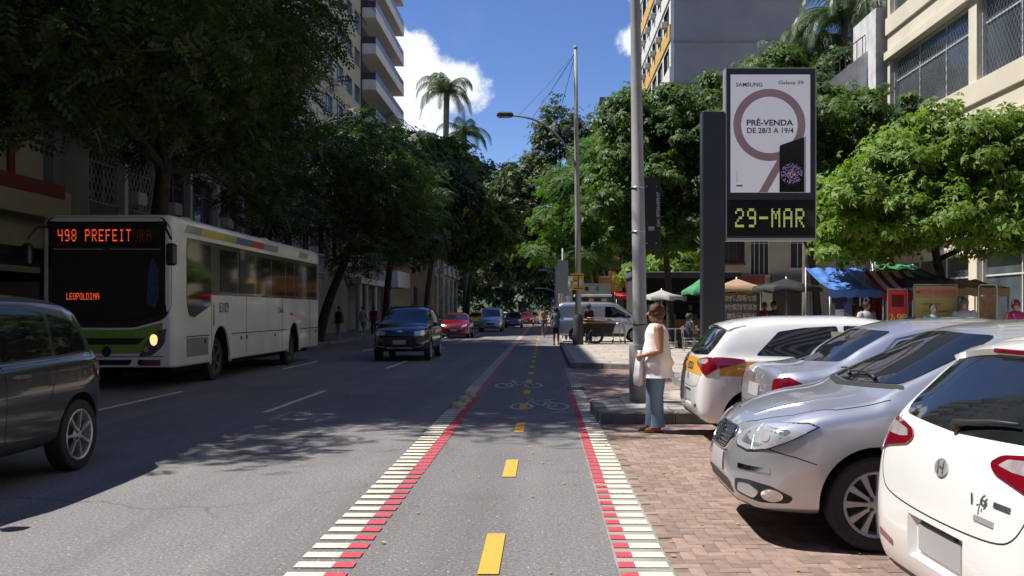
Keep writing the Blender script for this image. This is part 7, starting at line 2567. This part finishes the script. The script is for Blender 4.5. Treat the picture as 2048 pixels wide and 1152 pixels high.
# kiosk behind the van
t = thing('kiosk', 'grey roofed kiosk with colourful panels behind the van', 'kiosk', (2.75, 51, .15))
box('body', -.95, .95, -.5, .8, 0, 2.2, 'pane_light', t)
box('roof', -1.05, 1.05, -.65, .95, 2.2, 2.32, 'tarp_white', t, .02)
box('banner', -1.0, 1.0, -.55, -.50, 2.33, 2.95, 'totem_trim', t)
for i, (m, x) in enumerate((('cloth_navy', -.42), ('sign_yellow', -.1), ('cloth_navy', .25), ('mag_b', .62), ('tarp_green', -.75))): box('goods', x - .14, x + .14, -.54, -.503, 1.5, 2.1, m, t)
for x in (-.35, .25): 
    q = MB(); q.prism([(x + .11 * math.cos(a), 2.64 + .14 * math.sin(a)) for a in [2 * math.pi * i / 14 for i in range(14)]], -.556, -.5505, 'y'); q.build('crest', 'cloth_maroon' if x < 0 else 'tarp_green', t)
box('counter', -.95, .95, -.8, -.51, .9, .96, 'steel', t)
awning('red_cloth_stall', 'small stall hung with red cloth beside the kiosk', 4.0, 5.4, 50, 51.5, 2.7, 2.4, 'cloth_red', 3)
awning('teal_stall', 'stall with teal sheet behind the thick pole', 4.3, 5.6, 43, 44.4, 2.15, 1.9, 'plastic_teal', 3)

t = thing('backdrop_pavilion', 'added low dark pavilion making the shaded background behind the cafe tables', 'building', (6.6, 45, .15))  # pavilion added as dark background, with shade put into its wall colour
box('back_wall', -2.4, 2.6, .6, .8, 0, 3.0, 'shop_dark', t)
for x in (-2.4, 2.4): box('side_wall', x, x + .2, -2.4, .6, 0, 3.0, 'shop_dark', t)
box('roof', -2.5, 2.7, -2.7, .9, 3.0, 3.25, 'slate_wall', t, .03)
box('counter', -1.8, 2.0, -1.6, -1.1, 0, 1.0, 'wood', t, .02)
for i in range(5): box('shelf', -2.1, 2.3, .3, .58, .5 + i * .45, .54 + i * .45, 'wood', t)
for i in range(16): box('goods', -2.0 + i * .27, -1.84 + i * .27, .32, .5, .54 + (i * 7 % 4) * .45, .80 + (i * 7 % 4) * .45, ('mag_a', 'mag_b', 'mag_c', 'cloth_red', 'tarp_white')[i % 5], t)

# hand cart loaded with cardboard
t = thing('hand_cart', 'dark hand cart loaded with flattened cardboard by the lamp post', 'hand cart', (2.35, 38.6, .15))
mb = MB(); mb.prism([(-.75, .45), (.55, .45), (.7, .85), (-.8, .85)], -.4, .4, 'y'); mb.build('tub', 'tarp_black', t)
for i, (x, y, z, w) in enumerate(((-.05, 0, .88, .62), (.08, .05, .94, .55), (-.1, -.05, 1.0, .5), (.15, 0, 1.05, .45), (-.05, .05, 1.09, .40))):
    q = MB(); Mx = Matrix.Translation((x, y, z)) @ Matrix.Rotation(R((4, -6, 8, -5, 10)[i]), 4, 'Z') @ Matrix.Rotation(R((2, -3, 4, -6, 3)[i]), 4, 'Y'); q.bbox(-w, w, -.36, .36, -.02, .02, .006, M=Mx); q.build('cardboard', 'cardboard', t)
for s in (-.42, .42):
    w_ = MB(); w_.lathe([(.30, -.025), (.33, 0), (.30, .025), (.27, 0)], 24, Matrix.Translation((-.15, s, .33)) @ Matrix.Rotation(R(90), 4, 'X'), closed=True)
    for i in range(6):
        a = math.pi * i / 6
        w_.tube([(-.15 + .29 * math.cos(a), s, .33 + .29 * math.sin(a)), (-.15 - .29 * math.cos(a), s, .33 - .29 * math.sin(a))], .008, 4)
    w_.build('wheel', 'rubber', t)
mb = MB()
for s in (-.3, .3): mb.tube([(.6, s, .8), (1.0, s, .95), (1.12, s, .5), (1.12, s, .02)], .022, 6)
mb.tube([(1.0, -.3, .95), (1.0, .3, .95)], .022, 6); mb.build('handle', 'steel', t, smooth=True)
t = thing('goods_trolley', 'small metal trolley standing behind the cardboard cart', 'trolley', (3.15, 39.0, .15))
for x in (-.14, .14):
    mb = MB(); mb.tube([(x, .0, .05), (x, .1, .95), (x, .0, 1.02)], .016, 6); mb.build('upright', 'steel', t, smooth=True)
mb = MB(); mb.tube([(-.14, 0, 1.02), (.14, 0, 1.02)], .016, 6); mb.build('crossbar', 'steel', t)
mb = MB(); mb.tube([(-.14, .05, .5), (.14, .05, .5)], .012, 6); mb.build('crossbar', 'steel', t)
box('toe_plate', -.17, .17, -.22, 0, .04, .06, 'steel', t)
for x in (-.18, .18):
    mb = MB(); mb.lathe([(.0001, -.02), (.08, -.02), (.08, .02), (.0001, .02)], 14, Matrix.Translation((x, 0, .08)) @ Matrix.Rotation(R(90), 4, 'Y')); mb.build('wheel', 'rubber', t)
t = thing('toy_vendor_stand', 'vendor stand hung with bright toys behind the cyclist', 'stall', (.95, 64, .15))
mb = MB(); mb.tube([(0, 0, 0), (0, 0, 2.4)], .03, 6); mb.tube([(-.5, 0, 2.3), (.5, 0, 2.3)], .02, 6); mb.build('frame', 'steel', t)
for i in range(14):
    m = ('tarp_white', 'cloth_red', 'plastic_teal', 'flower', 'tarp_white')[i % 5]
    q = MB(); q.ball((rf.uniform(-.45, .45), rf.uniform(-.15, .15), rf.uniform(1.0, 2.2)), rf.uniform(.12, .2), 10, 7); q.build('toy', m, t, smooth=True)

# ================================================================== people
mat('skin', (.44, .23, .14), (.38, .19, .115), scale=5, rough=.5, spec=.35)
mat('skin_dark', (.17, .085, .05), (.13, .065, .04), scale=5, rough=.5, spec=.35)
mat('skin_mid', (.32, .165, .10), (.27, .14, .085), scale=5, rough=.5, spec=.35)
mat('hair_auburn', (.13, .035, .018), (.07, .022, .013), scale=40, detail=8, rough=.5, bump=.8, bscale=70)
mat('hair_dark', (.016, .012, .010), (.028, .022, .018), scale=40, rough=.5, bump=.5, bscale=120)
mat('hair_grey', (.20, .19, .18), (.12, .115, .11), scale=40, rough=.6, bump=.5, bscale=120)
mat('blouse', (.84, .80, .82), (.78, .74, .76), scale=7, rough=.75, bump=.5, bscale=9)
mat('jeans', (.20, .31, .42), (.13, .22, .33), scale=4, detail=8, rough=.9, bump=.5, bscale=12)
mat('shirt_grey', (.12, .135, .17), (.10, .115, .15), scale=6, rough=.9)
mat('shirt_dark', (.03, .032, .05), (.04, .04, .06), scale=6, rough=.9)
mat('shirt_pale', (.42, .44, .47), (.36, .38, .41), scale=6, rough=.9)
mat('shirt_green', (.03, .22, .13), (.025, .18, .11), scale=6, rough=.9)
mat('shirt_pink', (.40, .03, .16), (.34, .025, .13), scale=6, rough=.9)
mat('shirt_teal', (.10, .42, .42), (.08, .36, .36), scale=6, rough=.9)
mat('trouser_pink', (.50, .30, .31), (.44, .26, .27), scale=6, rough=.9)
mat('trouser_dark', (.025, .025, .03), (.035, .035, .04), scale=6, rough=.9)
mat('trouser_jean', (.07, .10, .17), (.055, .08, .14), scale=6, rough=.9)
mat('sandal', (.34, .10, .05), (.28, .08, .04), rough=.6)
mat('shoe', (.05, .045, .045), rough=.6)
mat('shoe_white', (.6, .6, .6), rough=.6)
mat('bag_white', (.80, .79, .80), (.70, .69, .71), scale=9, rough=.6, bump=.6, bscale=14)
mat('eye', (.02, .015, .012), rough=.2)
mat('lip', (.32, .10, .08), rough=.5)


def ell(c, rx, ry, n=16, tilt=0.0):
    """horizontal ellipse ring; rx along x (depth), ry along y (breadth)"""
    return [(c[0] + rx * math.cos(a), c[1] + ry * math.sin(a), c[2] + tilt * math.cos(a)) for a in [2 * math.pi * i / n for i in range(n)]]


def person(label, loc, rz, H=1.68, skin='skin', hair='hair_dark', top='shirt_grey', bottom='trouser_dark', shoes='shoe', sleeve='short', legs='long', pose=None, build=1.0, group=None, fine=False,
           hem=.80, hairlen=0.0, name='person', topless=False):
    """facing +x; left is +y. One remeshed body, with clothes, hair and shoes as children"""
    p = dict(elbow_l=(-.03, .24, 1.12), wrist_l=(.06, .25, .88), elbow_r=(-.03, -.24, 1.12), wrist_r=(.06, -.25, .88), knee_l=(.02, .10, .49), ankle_l=(-.01, .10, .09), knee_r=(.02, -.10, .49), ankle_r=(-.01, -.10, .09), hip=(0, 0, .93), lean=0.0)
    p.update(pose or {})
    k = H / 1.70
    b = build
    t = thing(name, label, 'person', loc, R(rz), group)
    hx, hy, hz = p['hip']
    ln = p['lean']
    dz = hz - .93

    def T(x, z): return x + hx + ln * max(0, z - .93)
    mb = MB()
    tor = [(.86, .10, .13), (.93, .128, .172), (1.02, .118, .160), (1.12, .108, .143), (1.22, .118, .155), (1.32, .118, .175), (1.39, .098, .172), (1.44, .075, .115), (1.47, .056, .062), (1.53, .052, .056)]
    mb.loft([ell((T(0, z), hy, z + dz), rx * b, ry * (b if z < 1.4 else 1)) for z, rx, ry in tor])
    hd = Vector((T(.015, 1.6), hy, 1.60 + dz))
    mb.ball(hd, 1, 18, 14, (.098, .076, .118))
    mb.ball(hd + Vector((.028, 0, -.055)), 1, 12, 8, (.066, .058, .062))
    mb.tube([hd + Vector((.085, 0, .03)), hd + Vector((.118, 0, -.018)), hd + Vector((.095, 0, -.03))], [.010, .017, .012], 8)
    for s in (1, -1): mb.ball(hd + Vector((-.008, s * .078, -.01)), 1, 8, 6, (.024, .013, .034))
    for s, sfx in ((1, 'l'), (-1, 'r')):
        sh = Vector((T(0, 1.39), hy + s * .165 * b, 1.39 + dz)); el = Vector(p['elbow_' + sfx]) + Vector((0, 0, 0)); wr = Vector(p['wrist_' + sfx])
        el = Vector((el.x, el.y * b, el.z)); wr = Vector((wr.x, wr.y * b, wr.z))
        mb.tube([sh, sh.lerp(el, .4), el, el.lerp(wr, .35), wr], [.058 * b, .052 * b, .041 * b, .042 * b, .027], 10)
        mb.ball(sh, .06 * b, 10, 8)
        # hand: palm, four fingers, thumb
        d = (wr - el).normalized()
        side = Vector((0, s, 0)); side = (side - d * side.dot(d)).normalized()
        nn = d.cross(side)
        pc = wr + d * .045
        mb.tube([wr, pc, wr + d * .09], [.027, .036, .034], 8)
        cur = p.get('curl', .5)
        for f in range(4):
            o = nn * (-.027 + .018 * f)
            L1 = (.036, .042, .040, .032)[f]
            a0 = wr + d * .085 + o
            a1 = a0 + (d * math.cos(cur) - side * s * 0 - side * math.sin(cur)) * L1
            a2 = a1 + (d * math.cos(cur * 2.2) - side * math.sin(cur * 2.2)) * L1 * .8
            mb.tube([a0, a1, a2], [.0095, .009, .0075], 6)
        th = wr + d * .03 - nn * .03
        th1 = th + (d * .8 - nn * .55).normalized() * .045
        mb.tube([th, th1, th1 + (d * .9 - side * .4).normalized() * .032], [.012, .0105, .008], 6)
        hp = Vector((hx, hy + s * .092 * b, .90 + dz)); kn = Vector(p['knee_' + sfx]); an = Vector(p['ankle_' + sfx])
        mb.tube([hp, hp.lerp(kn, .45), kn, kn.lerp(an, .35), an], [.092 * b, .078 * b, .055 * b, .055 * b, .036], 12)
        mb.tube([an + Vector((-.04, 0, -.04)), an + Vector((.06, 0, -.048)), an + Vector((.17, s * .01, -.062))], [.036, .038, .024], 8)
    for v in range(len(mb.v)):
        mb.v[v] = tuple(Vector(mb.v[v]) * k)
    body = mb.build('body', skin, t, smooth=True, fix=False)
    md = body.modifiers.new('skin', 'REMESH'); md.mode = 'VOXEL'; md.voxel_size = .0075 if fine else .016; md.use_smooth_shade = True
    sm = body.modifiers.new('soft', 'SMOOTH'); sm.factor = .5; sm.iterations = 3 if fine else 2
    apply_mods(body)
    body.data.polygons.foreach_set('use_smooth', [True] * len(body.data.polygons))

    def done(q, nm, m, sub_=None, smooth=True):
        q.v = [tuple(Vector(v) * k) for v in q.v]
        return q.build(nm, m, sub_ or t, smooth=smooth, fix=False)
    for s in (1, -1):
        q = MB(); q.ball(hd + Vector((.086, s * .032, .012)), 1, 8, 6, (.010, .013, .008)); done(q, 'eye', 'eye', body)
        q = MB(); q.tube([hd + Vector((.096, s * .016, .036)), hd + Vector((.088, s * .05, .036))], .006, 5); done(q, 'eyebrow', hair, body)
    q = MB(); q.ball(hd + Vector((.090, 0, -.056)), 1, 10, 6, (.010, .026, .007)); done(q, 'mouth', 'lip', body)
    # hair
    rg = np.random.default_rng(abs(hash(label)) % 1000 if False else len(label))
    q = MB(); q.ball(hd + Vector((-.020, 0, .026)), 1, 26, 18, (.113, .098, .122))
    q.v = [tuple(Vector(v) + Vector(tuple(rg.normal(size=3) * .007))) for v in q.v]
    if hairlen > 0:
        q.loft([ell((hd.x - .055, hd.y, hd.z + z), .05, .085 - .02 * i) for i, z in enumerate((.02, -.06, -.06 - hairlen))])
    done(q, 'hair', hair)
    # shirt
    if not topless:
        q = MB(); e = .016
        z0 = hem
        fl_ = .072 if z0 < .78 else .024
        rings = [(z0, .128 + fl_, .172 + fl_)] + [(z, rx + e + (fl_ * .8 if z < 1.0 else fl_ * .45 if z < 1.2 else 0), ry + e + (fl_ * .8 if z < 1.0 else fl_ * .45 if z < 1.2 else 0)) for z, rx, ry in tor if z > z0 + .1 and z < 1.42] + [(1.445, .088, .125), (1.463, .072, .082)]
        n = 28
        fold = fine
        RG = []
        for i, (z, rx, ry) in enumerate(rings):
            rr_ = ell((T(0, z), hy, z + dz), rx * b, ry * (b if z < 1.4 else 1), n)
            if z < 1.15:
                am = .012 * (1.15 - z) / .35
                rr_ = [tuple(Vector(v) + Vector((math.cos(j * 1.35 + 1) * am, math.sin(j * 1.9) * am, 0))) for j, v in enumerate(rr_)]
            RG.append(rr_)
        q.loft(RG, caps=False)
        for s, sfx in ((1, 'l'), (-1, 'r')):
            if sleeve == 'none': continue
            sh = Vector((T(0, 1.39), hy + s * .16 * b, 1.39 + dz)); el = Vector(p['elbow_' + sfx]); wr = Vector(p['wrist_' + sfx])
            el = Vector((el.x, el.y * b, el.z)); wr = Vector((wr.x, wr.y * b, wr.z))
            if sleeve == 'short': q.tube([sh + Vector((0, -s * .03, .01)), sh, sh.lerp(el, .4), sh.lerp(el, .72)], [.06 * b, .074 * b, .07 * b, .072 * b], 14, caps=False)
            else: q.tube([sh + Vector((0, -s * .03, .01)), sh, sh.lerp(el, .5), el, el.lerp(wr, .5), wr], [.06 * b, .074 * b, .066 * b, .056 * b, .052 * b, .042], 14, caps=False)
        done(q, 'shirt', top)
    # trousers
    q = MB()
    q.loft([ell((hx, hy, z + dz), rx * b, ry * b, 24) for z, rx, ry in ((.80, .12, .165), (.86, .132, .178), (.93, .138, .182), (1.0, .126, .17), (1.04, .120, .162))], caps=True)
    for s, sfx in ((1, 'l'), (-1, 'r')):
        hp = Vector((hx, hy + s * .088 * b, .90 + dz)); kn = Vector(p['knee_' + sfx]); an = Vector(p['ankle_' + sfx])
        if legs == 'long':
            fl = 1.6 if fine else 1.15
            pts = [hp, hp.lerp(kn, .4), kn, kn.lerp(an, .4), kn.lerp(an, .75), an + Vector((0, 0, -.02))]
            q.tube(pts, [.104 * b, .094 * b, .074 * b, .073 * b, .068 * fl ** .5, .062 * fl], 16, caps=False)
        elif legs == 'short':
            q.tube([hp, hp.lerp(kn, .5), hp.lerp(kn, .92)], [.104 * b, .098 * b, .094 * b], 16, caps=False)
    done(q, 'trousers', bottom)
    for s, sfx in ((1, 'l'), (-1, 'r')):
        an = Vector(p['ankle_' + sfx])
        q = MB()
        if shoes == 'sandal':
            q.prism([(an.x + v[0], an.y + v[1]) for v in rpoly([(-.075, -.04), (.06, -.045), (.185, -.035), (.185, .035), (.06, .045), (-.075, .04)], .03)], an.z - .088, an.z - .070)
            q.tube([(an.x + .10, an.y - .045, an.z - .075), (an.x + .105, an.y, an.z - .022), (an.x + .10, an.y + .045, an.z - .075)], .011, 6)
        else:
            q.loft([[(an.x + x, an.y + w * math.cos(a), an.z - .088 + (h * max(0, math.sin(a)))) for a in [2 * math.pi * i / 12 for i in range(12)]] for x, w, h in ((-.085, .02, .05), (-.07, .038, .085), (0, .042, .09), (.08, .045, .065), (.17, .036, .045), (.20, .012, .02))])
        done(q, 'shoe' if shoes != 'sandal' else 'sandal', shoes)
    return t


# the woman waiting at the kerb, seen from her left
W = person('woman in loose white sleeveless blouse and jeans waiting beside the thick pole', (1.44, 11.5, .012), 180, 1.60, 'skin', 'hair_auburn', 'blouse', 'jeans', 'sandal', 'none', 'long',
           dict(elbow_l=(-.01, .225, 1.10), wrist_l=(.20, .17, 1.04), elbow_r=(.0, -.23, 1.10), wrist_r=(.20, -.10, 1.02), knee_l=(.01, .085, .49), ankle_l=(-.005, .085, .09), knee_r=(.05, -.09, .49), ankle_r=(.055, -.095, .09), curl=.9),
           1.20, None, True, hem=.74, hairlen=.03)
t = thing('white_bag', 'crumpled white cloth bag hanging from the waiting woman\'s hand', 'bag', (1.44 - .235, 11.5 - .10, .60))
mb = MB()
rings = []
for z, rx, ry in ((0, .02, .03), (.02, .055, .07), (.12, .068, .09), (.26, .062, .085), (.36, .045, .06), (.42, .022, .035), (.45, .03, .04)):
    rings.append([(rx * math.cos(a) * (1 + .15 * math.sin(5 * a + z * 9)) + .03 * (z - .2), ry * math.sin(a) * (1 + .15 * math.cos(4 * a)), z) for a in [2 * math.pi * i / 26 for i in range(26)]])
mb.loft(rings); mb.build('bag', 'bag_white', t, smooth=True)

WALK = dict(knee_l=(.10, .09, .50), ankle_l=(.16, .09, .10), knee_r=(-.04, -.09, .50), ankle_r=(-.20, -.09, .13), wrist_l=(-.10, .25, .90), wrist_r=(.14, -.25, .90))
person('man in grey t-shirt and dark shorts walking away along the cycle lane', (.55, 40.5, .0), 90, 1.70, 'skin_dark', 'hair_dark', 'shirt_grey', 'trouser_dark', 'shoe', 'short', 'short', WALK)
person('person in dark shirt and jeans walking on the plaza edge by the lamp post', (1.15, 43, .15), 90, 1.70, 'skin_mid', 'hair_dark', 'shirt_dark', 'trouser_jean', 'shoe', 'short', 'long', WALK)
person('vendor in black standing behind the cardboard cart', (1.95, 39.3, .15), -60, 1.68, 'skin_dark', 'hair_dark', 'cloth_black', 'trouser_dark', 'shoe', 'short', 'long')
person('woman in black top and pink trousers on the far pavement', (-10.6, 46.5, .14), -100, 1.62, 'skin_mid', 'hair_dark', 'cloth_black', 'trouser_pink', 'shoe_white', 'none', 'long', WALK)
person('person in white top and dark green skirt beside the columns', (-10.55, 52.5, .14), 60, 1.66, 'skin_mid', 'hair_dark', 'shirt_pale', 'shirt_green', 'shoe_white', 'short', 'short', WALK)
person('person in dark clothes nearest the columned entrance', (-10.6, 56, .14), 80, 1.68, 'skin_dark', 'hair_dark', 'cloth_maroon', 'trouser_dark', 'shoe', 'short', 'long')
person('man in pale grey shirt beside the striped stall post', (8.1, 22.6, .15), -70, 1.62, 'skin_mid', 'hair_dark', 'shirt_pale', 'trouser_jean', 'shoe', 'short', 'long', None, 1.15)
person('grey haired man in grey shirt by the tree trunk', (9.95, 21.3, .15), -120, 1.66, 'skin', 'hair_grey', 'shirt_pale', 'trouser_dark', 'shoe', 'short', 'long', None, 1.15)
person('woman in green and magenta top at the right edge of the market', (10.85, 20.7, .15), -100, 1.62, 'skin', 'hair_auburn', 'shirt_pink', 'trouser_dark', 'shoe', 'none', 'long', None, 1.1)
person('person in turquoise top in front of the yellow menu board', (9.25, 21.4, .15), -90, 1.52, 'skin', 'hair_grey', 'shirt_teal', 'trouser_jean', 'shoe', 'short', 'long', None, 1.05)
SIT = dict(hip=(0, 0, .52), knee_l=(.42, .10, .50), ankle_l=(.40, .10, .09), knee_r=(.42, -.10, .50), ankle_r=(.40, -.10, .09), elbow_l=(.06, .24, .76), wrist_l=(.28, .16, .74), elbow_r=(.06, -.24, .76), wrist_r=(.28, -.16, .74))
person('seated customer in dark shirt at the front cafe table', (5.12, 31.8, .15), 0, 1.68, 'skin_mid', 'hair_dark', 'shirt_dark', 'trouser_jean', 'shoe', 'short', 'long', SIT)
person('seated customer in white shirt under the white parasol', (5.48, 33.7, .15), 180, 1.68, 'skin', 'hair_dark', 'shirt_pale', 'trouser_dark', 'shoe', 'short', 'long', SIT)
person('shopper in maroon behind the magazine rack', (7.6, 31, .15), -90, 1.66, 'skin_dark', 'hair_dark', 'cloth_maroon', 'trouser_dark', 'shoe', 'short', 'long')
person('shopper in navy between magazine rack and clothes stall', (7.2, 28.2, .15), -60, 1.66, 'skin_mid', 'hair_dark', 'cloth_navy', 'trouser_dark', 'shoe', 'short', 'long')

# cyclist riding towards the viewer
CX, CY = .02, 53.0
person('bare chested cyclist riding towards the viewer', (CX, CY, .02), -90, 1.70, 'skin_mid', 'hair_dark', 'shirt_grey', 'trouser_dark', 'shoe', 'none', 'short',
       dict(hip=(-.18, 0, .98), lean=.25, knee_l=(.12, .12, .80), ankle_l=(.02, .12, .42), knee_r=(.05, -.12, .56), ankle_r=(-.05, -.12, .20), elbow_l=(.16, .26, 1.22), wrist_l=(.40, .24, 1.06), elbow_r=(.16, -.26, 1.22), wrist_r=(.40, -.24, 1.06)), topless=True)
t = thing('bicycle', 'dark city bicycle under the bare chested cyclist', 'bicycle', (CX, CY, 0), R(-90))
for x in (-.55, .52):
    mb = MB(); mb.lathe([(.33, -.018), (.345, 0), (.33, .018), (.315, 0)], 32, Matrix.Translation((x, 0, .345)) @ Matrix.Rotation(R(90), 4, 'X'), closed=True)
    w = mb.build('wheel', 'rubber', t, smooth=True)
    mb = MB()
    for i in range(10):
        a = math.pi * i / 10
        mb.tube([(x + .32 * math.cos(a), 0, .345 + .32 * math.sin(a)), (x - .32 * math.cos(a), 0, .345 - .32 * math.sin(a))], .003, 3)
    mb.build('spokes', 'steel', w)
mb = MB()
for a, b in (((-.55, 0, .345), (-.12, 0, .30)), ((-.55, 0, .345), (-.22, 0, .80)), ((-.12, 0, .30), (-.24, 0, .88)), ((-.12, 0, .30), (.38, 0, .80)), ((-.22, 0, .78), (.36, 0, .86)), ((.36, 0, .95), (.52, 0, .345)), ((.36, 0, .95), (.37, 0, 1.04))):
    mb.tube([a, b], .018, 7)
mb.build('frame', 'car_black', t, smooth=True)
mb = MB(); mb.tube([(.40, -.28, 1.05), (.38, -.1, 1.04), (.38, .1, 1.04), (.40, .28, 1.05)], .014, 7); mb.build('handlebar', 'steel', t, smooth=True)
mb = MB(); mb.ball((-.25, 0, .90), 1, 12, 8, (.13, .07, .03)); mb.build('saddle', 'car_plastic', t, smooth=True)
mb = MB(); mb.tube([(-.12, -.10, .18), (-.12, .0, .30), (-.12, .10, .42)], .012, 6); mb.box(-.17, -.07, .08, .16, .40, .43); mb.box(-.17, -.07, -.16, -.08, .165, .195); mb.build('crank', 'steel', t)
